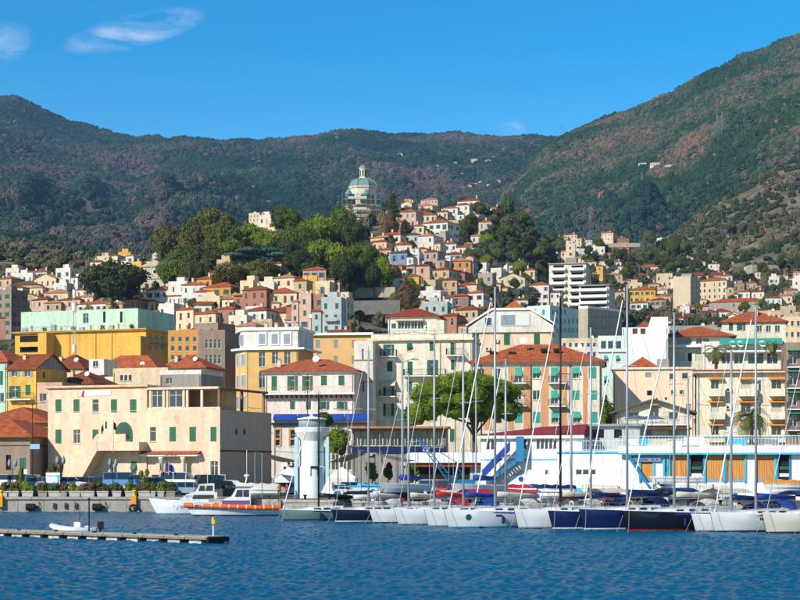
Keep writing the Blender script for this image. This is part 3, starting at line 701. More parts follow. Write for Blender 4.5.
# ------------------------------------------------------------------ harbour office (cream, stair, arched door)
def harbour_office():
    B = Bld('harbour_office', 'cream harbour office with outside stair, arched green door and green shutters', 48, 220, 231, 20, 409.5, 16, 'peach', z0=QZ-.02)
    B.h = ZW(409.5, 231)-B.z0
    g = 'green'
    for px in (140.5, 152, 172, 191.5): pass
    # upper block is taller: its own wall part above the terrace level
    zr = lambda py, px: B.fp(px, py)[1]
    xS = B.fx(147)
    htop = B.fp(60, 388)[1]
    rects = []
    for px0, px1, k in ((55.5, 61.5, 'closed'), (73.5, 79.5, 'closed'), (92.5, 98.5, 'open1'), (111, 117, 'closed'), (130, 136.5, 'closed')):
        a, zt = B.fp(px0, 399.5); b, zb = B.fp(px1, 412.5); rects.append((a, zb, b, zt))
        put_window(B.root, (a, 0, zb), 0, b-a, zt-zb, 'closed' if k == 'closed' else 'pane', g)
    # lower storey windows
    for px0, px1, k in ((55.5, 61.5, 'closed'), (73.5, 80, 'pane'), (92.5, 98.5, 'closed')): B.win(px0, 429.5, px1, 443.5, k, g)
    for px0, px1, k in ((150, 156, 'pane'), (169.5, 176, 'closed'), (189.5, 196, 'closed'), (210.5, 216.5, 'closed')): B.win(px0, 427, px1, 441.5, k, g)
    B.win(110, 461, 117, 476, 'pane', g); B.win(131, 461.5, 136.5, 475, 'half', g); B.win(210.5, 461, 218, 476, 'pane', g)
    z1 = B.h
    # upper wall
    mb = MB(); U = htop
    facade(mb, xS, z1, U, [r for r in rects], (0, 0, 0), (1, 0, 0), (0, 1, 0), .22)
    R = [(a, b, c, d) for a, b, c, d in rects if b < z1]
    facade(mb, 16., z1, U, [], (xS, 0, 0), (0, 1, 0), (-1, 0, 0)); facade(mb, 16., z1, U, [], (0, 16, 0), (0, -1, 0), (1, 0, 0))
    mb.quad((xS, 16, z1), (0, 16, z1), (0, 16, U), (xS, 16, U)); mb.quad((0, 0, U), (xS, 0, U), (xS, 16, U), (0, 16, U))
    for a, b, c, d in rects:
        if b < z1: B.R['front'].append((a, b, c, min(d, z1-.03)))
    mb.build('upper_wall', wall('peach'), B.root)
    mb = MB(); mb.box(-.15, -.15, U, xS+.15, .2, U+.25); mb.box(-.15, .2, U, .2, 16, U+.25); mb.box(xS-.2, .2, U, xS+.15, 16, U+.25); mb.build('parapet', wall('peach'), B.root)
    mb = MB(); mb.box(-.22, -.2, U-.12, xS+.22, -.152, U+.02); mb.box(-.12, -.12, U+.252, xS+.12, .17, U+.3); mb.build('roof_edge', ROOFS['terra'], B.root)
    # arched door with fan light
    cx, zb = B.fp(124, 442); r = B.fx(132.5)-cx; zs = zb+B.fp(124, 430)[1]-zb
    n = 12; arc = [(cx+r*math.cos(math.pi*i/n), zs-.5+r*1.25*math.sin(math.pi*i/n)) for i in range(n+1)]
    mb = MB(); mb.prism([(cx+r, zb), *arc, (cx-r, zb)][::1] if False else [(cx-r, zb), (cx+r, zb)]+arc, -.08, -.01); door = mb.build('door', M['green'], B.root)
    mb = MB()
    mb.prism([(cx-r*.62, zb+.4), (cx-r*.12, zb+.4), (cx-r*.12, zb+1.7), (cx-r*.62, zb+1.7)], -.11, -.082); mb.prism([(cx+r*.12, zb+.4), (cx+r*.62, zb+.4), (cx+r*.62, zb+1.7), (cx+r*.12, zb+1.7)], -.11, -.082)
    mb.build('door_glass', M['glass'], door)
    mb = MB(); arc2 = [(cx+r*.5*math.cos(math.pi*i/n), zs-.3+r*.72*math.sin(math.pi*i/n)) for i in range(n+1)]; mb.prism(arc2, -.105, -.082); mb.build('fan_light', M['glass'], door)
    # landing and stair flight with solid parapet
    lx0, _ = B.fp(97, 452, 2.2); lx1, lz = B.fp(139, 452.5, 2.2); lz = zb
    mb = MB(); mb.box(lx0, -2.2, lz-1.15, lx1, -.003, lz-.03); mb.box(lx0, -2.2, lz-.03, lx1-3.9*.3, -2.0, lz+.02)
    mb.build('landing', wall('peach'), B.root)
    fx0, fz0 = B.fp(62, 474.5, 2.2)
    pr = [(fx0, fz0-1.5), (fx0+1.3, fz0-1.5), (lx0+.9, lz-1.15), (lx0, lz-1.15+.0), (lx0, lz+.95), (fx0, fz0+.6)]
    pr = [(fx0-.6, 0), (fx0+1.6, 0), (lx0+1.8, lz-1.15), (lx0, lz-1.15), (lx0, lz+1.0), (fx0-.6, 1.35)]
    mb = MB(); mb.prism([(fx0-.6, 0.), (fx0+1.6, 0.), (lx0, lz-1.18), (lx0, lz+1.0), (fx0-.6, 1.3)], -2.25, -2.03)
    mb.prism([(fx0-.6, 0.), (fx0+1.6, 0.), (lx0, lz-1.18), (lx0, lz-.0), (fx0-.6, .2)], -2.03, -.003)
    st = mb.build('stair', wall('peach'), B.root)
    mb = MB(); mb.box(lx0, -2.22, lz-.03, lx0+(lx1-lx0)*.68, -2.02, lz+1.0); mb.build('stair_parapet', wall('peach'), B.root)
    # hood board above stair / portico
    px0, pz = B.fp(144, 453); px1, _ = B.fp(200, 453); 
    pw0, zt = B.fp(146.5, 457); pw1, zbm = B.fp(199, 480)
    B.R['front'].append((pw0, .05, pw1, zt))
    mb = MB(); mb.box(px0-.1, -1.0, pz-.45, px1+.1, -.003, pz-.15); mb.build('portico_beam', M['white'], B.root)
    mb = MB(); mb.add([(px0-.2, -1.2, pz-.15), (px1+.2, -1.2, pz-.15), (px1+.2, -.003, pz+.2), (px0-.2, -.003, pz+.2), (px0-.2, -1.2, pz-.1), (px1+.2, -1.2, pz-.1), (px1+.2, -.003, pz+.26), (px0-.2, -.003, pz+.26)], [(0,3,2,1),(4,5,6,7),(0,1,5,4),(1,2,6,5),(3,0,4,7)]); mb.build('portico_roof', ROOFS['terra'], B.root)
    sx0, sz = B.fp(168, 454.8); sx1, _ = B.fp(181, 454.8); mb = MB(); squiggle(mb, sx0, sx1, pz-.4, .2, -1.005, 12, 5); mb.build('lettering', M['tarp'], B.root)['kind'] = 'stuff'
    for px in (185.5, 163.5):
        c, _ = B.fp(px, 470); mb = MB(); mb.lathe([(.38, 0), (.36, .2), (.33, .25), (.30, zt-.35), (.38, zt-.25), (.4, zt)], 14, (c, -.6)); mb.build('column', wall('ivory'), B.root, smooth=True)
    a, z = B.fp(152, 480); mb = MB(); mb.box(B.fx(151), .215, .05, B.fx(160), .21, 2.6); mb.build('doorway', M['dark'], B.root)
    # banner, wall lamps, eyebrow
    bx0, bz0 = B.fp(80, 396); bx1, bz1 = B.fp(111, 390.5); mb = MB(); mb.box(bx0, -.06, bz0, bx1, -.01, bz1); bn = mb.build('banner', M['white'], B.root)
    mb = MB(); ex, ez = B.fp(83, 393.5); mb.prism([(ex-.25, ez-.35), (ex+.1, ez-.5), (ex+.3, ez+.2), (ex+.05, ez+.45), (ex-.1, ez+.1)], -.075, -.062); mb.build('emblem', M['red'], bn)
    # glazed veranda on the terrace to the right of the upper block, pergola frame
    tz = B.h
    mb = MB(); vx0, vx1 = B.fx(150), B.fx(186)
    zt2 = B.fp(170, 389.5)[1]
    x2 = B.fx(222)
    B.box('terrace_wall', xS+.05, 0, tz+.003, B.w, .25, tz+.35, wall('peach'))
    for px in (150, 163.5, 167, 183.5, 187, 201.5):
        c = B.fx(px); B.box('veranda_post', c-.16, .02, tz+.352, c+.16, .3, zt2, wall('peach'))
    B.box('veranda_roof', xS+.1, -.15, zt2+.003, B.fx(219), 5.0, zt2+.3, wall('peach'))
    for a, b in ((150.8, 163), (168, 183)):
        xa, xb = B.fx(a), B.fx(b); put_window(B.root, (xa+.1, .02, tz+.36), 0, (xb-xa)-.2, zt2-tz-.4, 'pane', g, False)
    B.box('veranda_back', xS+.1, 5.0, tz+.003, B.fx(219), 5.2, zt2, wall('beige'))
    fr = MB()
    pz_ = B.fp(235, 387)[1]
    for (x, y) in ((B.w-.2, .2), (B.w-.2, 7.), (B.w-.2, 14.), (B.w*.86, 14)): fr.box(x-.16, y-.16, tz+.003, x+.16, y+.16, zt2-.1)
    fr.box(B.w-.4, .02, zt2-.098, B.w, 15, zt2+.2); fr.build('pergola', mat('pergola_brown', '7a5c4c', .8, var=.15), B.root)
    # right end wall, the same plaster warmed in colour to offset its blue shade, with two round vents and a string course
    mb = MB(); B.d = 16
    for px, py in ((236, 431.5), (244.2, 431.5)):
        y, z = B.rp(px, py); n = 16
        v = MB(); ring = [(B.w+.05, y+.42*math.cos(2*math.pi*i/n), z+.42*math.sin(2*math.pi*i/n)) for i in range(n)]; ring0 = [(B.w+.003, q[1], q[2]) for q in ring]
        v.add(ring+ring0, [tuple(range(n))]+[(j, j+n, (j+1) % n+n, (j+1) % n) for j in range(n)]); v.build('vent', M['black'], B.root)
    zc = B.rp(240, 452)[1]
    B.box('string_course', B.w+.003, -.05, zc, B.w+.1, 16, zc+.22, ROOFS['rust'])
    B.finish()
    mb = MB(); mb.box(B.w+.002, .35, .01, B.w+.04, 16, B.h-.02); mb.build('end_render', mat('plaster_shaded_end', 'cfae94', .92, var=.15, scale=.5, streak=.8), B.root)
    return B
HO = harbour_office()

def low_left_houses():
    for lab, a, b, Y, py, pyr, th, wk, rk, d in (
        ('brown warehouse with low terracotta hip roof beside the lamp post', -40, 30, 236, 437.5, 421, 12, 'taupe', 'terra', 14),
        ('dim beige warehouse with wide terracotta roof under the yellow house', -30, 47, 258, 423, 409, 8, 'beige', 'terra', 18)):
        B = Bld('warehouse', lab, a, b, Y, th, py, d, wk, z0=QZ-.02, cat='warehouse')
        if Y < 240:
            B.win(20, 458, 26, 476, 'closed', 'green'); B.win(6, 455, 11, 470, 'dark')
            B.cornice(B.fp(15, 446)[1], .05, .15, M['brownsh'], 'band')
        else:
            B.win(30.5, 462, 37, 480, 'dark'); B.win(40, 462, 46, 480, 'dark')
            a_, z_ = B.fp(36, 440.5); b_, _ = B.fp(47, 440); mb = MB(); squiggle(mb, a_, b_-.1, z_, .42, -.003, 6, 8); mb.build('lettering', M['brownsh'], B.root)['kind'] = 'stuff'
            B.box('awning', B.fx(31), -1.0, B.fp(40, 451)[1], B.fx(46.5), -.003, B.fp(40, 449.8)[1], M['darkmetal'])
        B.finish(); B.hip(pyr, rk, .7)
    B = Bld('townhouse', 'yellow townhouse with green shutters and flower balcony', 8, 36, 285, 22, 368, 9, 'yellow', cat='house')
    for a, b in ((12, 17), (25, 30)): B.win(a, 371, b, 376.5, 'open', 'greysh')
    B.win(12, 386, 17.5, 397.5, 'open'); B.win(25.5, 385, 30.5, 395, 'closed')
    a, z = B.fp(8.7, 399.5); b, _ = B.fp(35, 399.5); B.balcony(a+.2, b-.2, z, 1.0, rm=M['darkmetal'])
    B.win(45, 372, 43, 378, 'dark', face='right'); B.finish()
    mb = MB(); gable_roof(mb, 0, 0, B.w, B.d, B.h, (HY-355)/F*290+CAMH-B.z0-B.h, 'x', .4); r = mb.build('roof', ROOFS['rust'], B.root); chimney(B.root, 1.2, 3, B.h+.6, 1.6)
    mb = MB(); mb.add([(B.w, 0, B.h), (B.w, B.d, B.h), (B.w, B.d/2, ZW(355, 290)-B.z0)], [(0, 1, 2)]); mb.build('gable', wall('grey'), B.root)
    B = Bld('townhouse', 'pale grey green townhouse with teal shutters beside the yellow townhouse', -30, 7, 288, 22, 362, 9, 'mint', cat='house')
    B.win(0, 371, 3, 385, 'closed'); B.win(-12, 371, -7, 385, 'closed'); B.win(0, 393, 4, 402, 'pane'); B.finish(); B.hip(352, 'terra', .4)
    B = Bld('townhouse', 'pink townhouse squeezed between the yellow townhouse and the harbour office', 37, 62, 282, 14, 386, 9, 'pink', cat='house')
    B.win(40, 393.5, 42.6, 401, 'closed'); B.win(43, 393.5, 46.5, 401, 'pane'); B.finish(); B.parapet(.6)
low_left_houses()

def yellow_block():
    B = Bld('market_building', 'long saffron yellow building with deep terrace recesses', 15, 146, 372, 20, 330, 16, 'yellow', cat='building')
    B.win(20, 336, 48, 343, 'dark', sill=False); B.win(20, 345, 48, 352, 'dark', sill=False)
    for i in range(5): B.win(122+i*3.8, 345, 125.3+i*3.8, 349, 'pane', sill=False)
    for i in range(3): B.win(148+i*6, 335, 151.5+i*6, 340, 'pane', face='right'); B.win(148+i*6, 345, 151.5+i*6, 350, 'pane', face='right')
    B.finish()
    z = B.h; B.box('roof_edge', -.4, -.6, z+.003, B.w+.4, B.d, z+.35, wall('yellow'))
    x = B.fx(49); B.box('buttress', x-.6, -3.4, 0, x+1.4, -.003, z-.3, wall('yellow'))  # buttress reaches further out to cast a larger shadow
    xb = B.fx(20); B.box('terrace_front', xb, -.9, B.fp(30, 347)[1], x-.6, -.003, B.fp(30, 342.5)[1], wall('yellow'))
    x = B.fx(120); B.box('stepped_bay', x, -2.5, 0, B.w+.1, -.003, B.fp(130, 337)[1], wall('yellow'))
    for i in range(5): pass
    C = Bld('school_building', 'pale mint green flat roofed block above the yellow market building', 21, 138, 392, 20, 311, 17, 'mint', cat='building', z0=B.z0+B.h-1.5)
    C.h = ZW(310, 392)-C.z0
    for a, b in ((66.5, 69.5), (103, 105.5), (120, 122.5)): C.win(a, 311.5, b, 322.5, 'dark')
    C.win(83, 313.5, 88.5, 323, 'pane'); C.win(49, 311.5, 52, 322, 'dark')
    C.finish(); C.parapet(.4, .25, wall('mint'))
    for i in range(4): aerial(C.root, C.w*(.55+.12*i), 3+i, C.h, 3.5+(i % 2)*2)
    rg = random.Random(31)
    for i in range(16):   # plant, pipes and pots on the terrace between the two blocks
        x = B.w*(.04+.88*i/16+rg.uniform(0, .03)); k = i % 4; hh = rg.uniform(.7, 1.7); m = MB()
        if k == 0: m.box(x, .6, z+.353, x+1.1, 1.3, z+.35+hh); m.build('air_unit', M['metal'], B.root)
        elif k == 1: m.lathe([(.3, z+.353), (.32, z+.5), (.3, z+.35+hh)], 10, (x, 1.0)); m.build('water_tank', M['canvas'], B.root)
        elif k == 2: m.tube([(x, .5, z+.353), (x, .5, z+.35+hh), (x+2.2, .5, z+.35+hh), (x+2.2, .5, z+.353)], .05, 5); m.build('pergola_frame', M['frame'], B.root)
        else: link('pot_plant', crown_mesh0(x, 1.0, z+.9, .7, i), B.root)
    rb = MB(); rail_mesh(rb, [(.5, -.4, z+.353), (B.w*.45, -.4, z+.353)], .9, .5, .02); rb.build('terrace_railing', M['metal'], B.root)
    for px in (70, 96, 112): a, _ = B.fp(px, 340); m = MB(); m.tube([(a, -.1, .2), (a, -.1, z-.1)], .06, 5); m.build('drainpipe', wall('ochre'), B.root)
    B.box('coping_line', -.42, -.64, z+.1, B.w+.42, -.603, z+.2, M['brownsh'])
    for i in range(5): m = MB(); y = 1.5+i*2.6; m.box(B.w+.003, y, z-2.6, B.w+.9, y+1.6, z-2.5); m.build('awning', M['greysh'], B.root)
    D = Bld('office_building', 'brown shuttered office block with yellow edge beside the mint block', 168, 200, 358, 20, 333, 14, 'ochre', cat='building')
    for i in range(4):
        for j in range(3): D.win(171+i*7.3, 337+j*9, 174.5+i*7.3, 342+j*9, 'pane')
    D.finish(); D.parapet(.7, .3)
    E = Bld('office_building', 'taupe office block with rows of dark windows beside the pavilion house', 198, 225, 338, 6, 333, 14, 'taupe', cat='building')
    for j in range(3):
        for i in range(5): E.win(205.5+i*4.3, 339.5+j*15.5, 208+i*4.3, 348.5+j*15.5, 'pane', 'brownsh')
    E.finish(); E.parapet(.6, .3)
    # roofs in front of the yellow block
    for lab, a, b, Y, py, pyr, wk, rk in (('low cream house with rust roof in front of the yellow block', 44, 83, 318, 369, 356, 'cream', 'rust'),
                                         ('white house with terracotta roof and small dormer behind the harbour office', 86, 160, 316, 373, 357, 'white', 'terra'),
                                         ('low house with broad orange roof under the brown office block', 158, 205, 322, 368, 356, 'cream', 'terra'),
                                         ('white annex with rust red roof right behind the harbour office parapet', 55, 93, 292, 384, 373, 'white', 'rust')):
        H = Bld('low_house', lab, a, b, Y, 18, py, 9, wk, cat='house')
        for k in range(3): H.win(a+(b-a)*(.2+.25*k), py+3, a+(b-a)*(.2+.25*k)+4, py+10, 'pane')
        H.finish(); H.hip(pyr, rk, .4); chimney(H.root, H.w*.3, 2, H.h+.6, 1.6); dish(H.root, H.w*.7, 2, H.h+1)
    H = Bld('roof_cabin', 'white flat roofed rooftop cabin with a dark window', 89, 104, 306, 18, 359, 5, 'white', cat='cabin', z0=ZW(375, 306)); H.win(93, 361, 98, 367, 'pane'); H.finish()
    H = Bld('flat_block', 'cream flat roofed block behind the harbour office with blue panes', 113, 168, 300, 18, 371, 9, 'cream', cat='building')
    for k in range(3): H.win(120+k*4.3, 375, 123+k*4.3, 381, 'pane')
    H.finish(); H.parapet(.6)
    H = Bld('flat_block', 'grey flat roofed block behind the harbour office with a tilted awning', 160, 201, 290, 18, 374, 9, 'grey', cat='building'); H.win(166, 378, 172, 384, 'pane'); H.finish(); H.parapet(.7, .3, wall('white'))
yellow_block()

def pavilion_house():
    B = Bld('pavilion_house', 'yellow and white belle epoque house with cut corner and flat white attic', 246, 298, 305, 12, 349.5, 12, 'yellow', cat='house')
    B.wk = mat('plaster_naples', 'c9a262', .9, var=.12, scale=.5)
    for a in (259, 272, 284.3): B.win(a, 352, a+6.2, 364 if a > 262 else 367, 'pane'); B.win(a, 372, a+6, 388, 'pane', 'bluesh')
    B.R['front'] = [r for r in B.R['front']]
    B.finish()
    # cut corner bay to the left
    n = MB(); xl = -B.fx(246)+B.fx(229.5)
    w2 = B.fx(231)
    pts = [(0, 0), (w2*.45, .8), (w2, 2.6), (w2, 11), (0, 11.5)]
    n.slab(pts, 0, B.h); cb = n.build('corner_bay', B.wk, B.root)
    for k in range(3):
        for (pa, pb) in ((pts[0], pts[1]), (pts[1], pts[2])):
            a, b = Vector(pa), Vector(pb); d = (b-a); L = d.length; t = d.normalized(); nrm = Vector((t.y, -t.x)); nrm = -nrm if nrm.y > 0 else nrm
            z = B.h-2.6-k*3.6
            for q in (.3, .7) if L > 2.5 else (.5,):
                p = a+d*q+nrm*.04; ang = math.atan2(-t.y, -t.x); 
                m = MB(); m.box(-.6, -.05, 0, .6, .02, 2.1, 0); m.box(-.5, -.07, .1, .5, -.052, 2.0, 1); m.build('window', [M['frame'], M['greysh']], cb, (p.x, p.y, z), ang)
    # attic storey, white
    zt = B.h; za = B.fp(275, 330)[1]
    at = [(B.w-.2, .6), (B.w-.2, 11), (w2+.5, 11), (w2+.6, 2.9), (w2*.45, 1.3), (0.1, .6)]
    at = [(0.1, .6), (B.w-.2, .6), (B.w-.2, 11), (w2+.6, 11), (w2+.6, 3.1), (w2*.45, 1.4)]
    m = MB(); m.slab([(p[0], p[1]) for p in at], zt+.35, za); atti = m.build('attic', wall('white'), B.root)
    m = MB(); big = [(.0, -.5), (B.w+1.2, -.5), (B.w+1.2, 11.5), (w2-.7, 11.5), (w2-.7, 2.2), (w2*.45-.2, .2)]
    m.slab(big, zt, zt+.35); m.build('cornice', M['white'], B.root)
    m = MB(); m.slab([(.0, .3), (B.w+.1, .3), (B.w+.1, 11.3), (w2+.3, 11.3), (w2+.3, 2.8), (w2*.45, 1.1)], za, za+.5); m.build('cornice', M['white'], B.root)
    for a in (259.2, 271.8, 284):
        x0, z1 = B.fp(a, 334, -.6); x1, z0 = B.fp(a+6.3, 344, -.6)
        m = MB(); m.box(x0-.25, .4, z0-.2, x1+.25, .597, z1+.35, 0); m.box(x0, .37, z0, x1, .398, z1, 1); m.build('dormer_window', [M['white'], M['greysh']], atti)
    m = MB(); m.box(w2*.42-.5, 1.15, za-2.4, w2*.42+.5, 1.35, za-.7, 1); m.build('dormer_window', [M['white'], M['greysh']], atti)
    for k in range(4): chimney(B.root, B.w*(.2+.2*k), 6, za+.5, 1.0)
    rb = MB(); rail_mesh(rb, [(1, 1, za+.5), (B.w-1, 1, za+.5), (B.w-1, 9, za+.5)], .9, .4); rb.build('roof_railing', M['metal'], B.root)
pavilion_house()

def pink_house():
    B = Bld('pink_house', 'pale pink house with orange hip roof, green shutters and long balcony', 265, 354, 276, 10, 371, 10, 'blush', cat='house')
    B.win(271.5, 376, 277, 390.5, 'closed'); B.win(290, 376, 295, 390.5, 'open'); B.win(305, 376, 310, 390.5, 'open'); B.win(321, 375.5, 327, 385.5, 'closed'); B.win(338.5, 375.5, 344.5, 385.5, 'closed')
    for a, k in ((290, 'closed'), (306, 'closed'), (321.5, 'open'), (339.5, 'open')): B.win(a, 401.5, a+5, 409.5, k)
    for a in (276, 300, 330): B.win(a, 418, a+6, 430, 'dark')
    B.finish(); B.cornice(B.h-.25, .35, .3); B.hip(361, 'terra', .7)
    x0, z = B.fp(266, 393.5); x1, _ = B.fp(354, 393.5)
    m = MB(); m.box(-.4, -1.2, z-.25, B.w+.3, -.003, z); s = m.build('balcony', M['white'], B.root)
    rb = MB(); rail_mesh(rb, [(.1, -1.1, z), (B.w+.1, -1.1, z)], .95, .2, .015, 0); rb.build('railing', mat('railing_gold', 'b3a27a', .7), s)
    for i in range(18):
        c = B.w*(i+.5)/18; m = MB(); m.prism([(c-.1, z-.75), (c+.1, z-.75), (c+.1, z-.26), (c-.1, z-.26)], -.7, -.003); m.build('bracket', M['brownsh'], s)
    dish(B.root, B.fx(315), .8, B.h+1.0, .55); chimney(B.root, B.fx(277), 1.5, B.h+.4, 1.4, wall('white')); chimney(B.root, B.fx(310), 4, B.h+1.5, 1.4)
    # awnings run: long blue terrace awning and white restaurant below
    R = Bld('quay_restaurant', 'white low restaurant with long royal blue awning and orange door frames', 273, 368, 262, 6, 419.5, 8, 'white', cat='building')
    for a, b in ((275.5, 280), (290.5, 296)): R.win(a, 430, b, 446, 'pane', 'brownsh'); x0, z1 = R.fp(a, 430); x1, z0 = R.fp(b, 446); m = MB(); m.box(x0-.25, -.08, z0, x0, -.003, z1+.25); m.box(x1, -.08, z0, x1+.25, -.003, z1+.25); m.box(x0, -.08, z1, x1, -.003, z1+.25); m.box(x0, -.08, z0+.9, x1, -.003, z0+1.15); m.build('door_frame', M['wood'], R.root)
    for a in range(332, 366, 7): R.win(a, 431, a+5, 440, 'pane')
    for a in range(300, 366, 8): R.win(a, 447, a+6.5, 470, 'pane', sill=False)
    R.finish(); z = R.h
    for i in range(4):
        a, b = R.w*i/4+.05, R.w*(i+1)/4-.05
        m = MB(); m.add([(a, -.4, z+.1), (b, -.4, z+.1), (b, .6, z+.85), (a, .6, z+.85), (a, -.4, z-.1), (b, -.4, z-.1), (b, .6, z), (a, .6, z)], [(4,5,1,0),(0,1,2,3),(5,6,2,1),(4,0,3,7),(6,7,3,2),(7,6,5,4)]); m.build('awning', M['tarp'], R.root)
    R.box('fascia', -.3, -.5, z-.75, R.w+.3, -.003, z-.45, M['darkmetal'])
pink_house()

def peach_behind():
    B = Bld('apartment_building', 'apricot yellow apartment block with white roof slab behind the pink house', 303, 372, 330, 8, 335, 12, 'ochre', cat='building'); B.wk = mat('plaster_honey', 'cda268', .9, var=.12, scale=.5)
    for a in (316, 334, 352): B.win(a, 340, a+4, 348, 'closed', 'greysh'); B.win(a, 356, a+4, 364, 'closed', 'greysh')
    B.finish(); B.box('roof_slab', -.5, -.6, B.h+.003, B.w+.3, B.d, B.h+.45, M['white'])
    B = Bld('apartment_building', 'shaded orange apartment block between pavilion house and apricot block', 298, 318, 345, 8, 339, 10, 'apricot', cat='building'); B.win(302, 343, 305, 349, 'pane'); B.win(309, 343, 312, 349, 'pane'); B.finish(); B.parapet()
peach_behind()

def cream_apartments():
    B = Bld('apartment_building', 'cream apartment house with green shutters, small balconies and roof terrace', 371, 472, 283, 8, 340, 13, 'ivory', cat='building')
    g = 'green'
    for px, py0, py1, k, bal in ((386, 344.5, 356, 'open', (381, 397)), (387, 361.5, 371.5, 'closed', None), (407, 343.5, 351, 'half', None), (429.5, 342, 351, 'closed', None), (450.5, 342.5, 355, 'closed', (446.5, 464)),
                                 (407.5, 361.5, 376, 'closed', None), (430, 360, 375.5, 'open', (404, 446)), (451, 360, 370, 'closed', None),
                                 (386, 387, 396, 'open', (380, 396)), (407, 381.5, 392, 'closed', None), (386, 403.5, 416, 'open', None), (407, 407, 421, 'open', None), (429, 408, 421, 'open', None),
                                 (431, 430, 443, 'closed', None), (450, 429, 442, 'closed', None), (452, 385, 395, 'pane', None), (452, 406, 418, 'pane', None)):
        B.win(px, py0, px+5.2, py1, k, g)
        if bal: x0, z = B.fp(bal[0], py1+.3); x1, _ = B.fp(bal[1], py1+.3); B.balcony(x0, x1, z, 1.1)
    x, z = B.fp(391, 379.5); B.finish()
    B.box('cornice', -.5, -.55, B.h+.003, B.w+.3, B.d+.2, B.h+.35, wall('ivory')); B.parapet(1.05, .22, wall('ivory'))
    a, z = B.fp(382, 380); b, z2 = B.fp(396, 386)
    m = MB(); m.add([(a, -1.2, z2), (b, -1.2, z2), (b, -.01, z), (a, -.01, z), (a, -1.2, z2+.04), (b, -1.2, z2+.04), (b, -.01, z+.04), (a, -.01, z+.04)], [(0,3,2,1),(4,5,6,7),(0,1,5,4),(1,2,6,5),(3,0,4,7)]); m.build('awning', M['canvas'], B.root)
    rb = MB(); rail_mesh(rb, [(.3, -.2, B.h+1.05), (B.w, -.2, B.h+1.05)], .5, .8); rb.build('terrace_railing', M['metal'], B.root)
    for px in (455, 440): a, _ = B.fp(px, 340); m = MB(); m.tube([(a, -.12, 0), (a, -.12, B.h)], .06, 6); m.build('drainpipe', M['canvas'], B.root)
    # stair tower to the left with green string courses
    C = Bld('apartment_building', 'white stair wing of the cream apartment house with olive bands', 354, 373, 281, 8, 343.5, 10, 'white', cat='building')
    C.win(362, 349, 364, 360, 'pane'); C.win(362, 381, 364.5, 392, 'pane'); C.finish()
    for py in (360.5, 382.5): C.box('band', -.05, -.12, C.fp(360, py)[1], C.w, -.003, C.fp(360, py-1)[1], M['palm'] if 'palm' in M else mat('olive_band', '8f8a45', .8))
    C.parapet(.4)
    # penthouse on the roof terrace
    D = Bld('penthouse', 'white penthouse with glazed veranda and low red hip roof on the roof terrace', 388, 438, 292, 8, 316.5, 8, 'white', z0=B.z0+B.h+.01, cat='house')
    D.win(391.5, 323.5, 396, 328.5, 'closed'); 
    for k in range(4): D.win(398+k*6.6, 321, 404+k*6.6, 329, 'pane', sill=False)
    D.finish(); D.hip(309, 'red', .5)
    D.box('awning', D.fx(396), -.9, D.fp(410, 321)[1], D.fx(424), -.003, D.fp(410, 319.5)[1], M['canvas'])
    E = Bld('roof_cabin', 'plain cream rooftop stair cabin beside the penthouse', 427, 444, 286, 8, 320, 4, 'ivory', z0=B.z0+B.h+.012, cat='cabin'); E.finish()
    # restaurant front at street level under the apartment house
    G = Bld('restaurant_terrace', 'glazed restaurant terrace with terracotta coloured canopy in front of the cream apartments', 352, 446, 258, 6, 428.5, 4, 'grey', cat='building')
    for k in range(12): G.win(354+k*7.4, 431.5, 360.5+k*7.4, 446, 'pane', sill=False)
    G.finish(); m = MB(); m.box(-.5, -1.6, G.h+.003, G.w+.4, 4, G.h+.3); m.build('canopy', ROOFS['pale'], G.root)
    G.box('banner', 0, -.2, G.fp(400, 453)[1], G.w, -.1, G.fp(400, 446.5)[1], M['navy'])
    H = Bld('low_kiosk', 'long white low canteen roof behind the blue crane', 410, 481, 236, 6, 452.5, 6, 'white', z0=QZ-.02, cat='kiosk')
    H.win(415, 464, 470, 480, 'dark', sill=False); H.finish(); H.box('fascia', -.3, -1.2, H.h-1.35, H.w+.3, -.003, H.h-.05, M['white']); H.box('valance', -.2, -.9, H.h-1.9, H.w+.2, -.7, H.h-1.36, ROOFS['rust'])
cream_apartments()

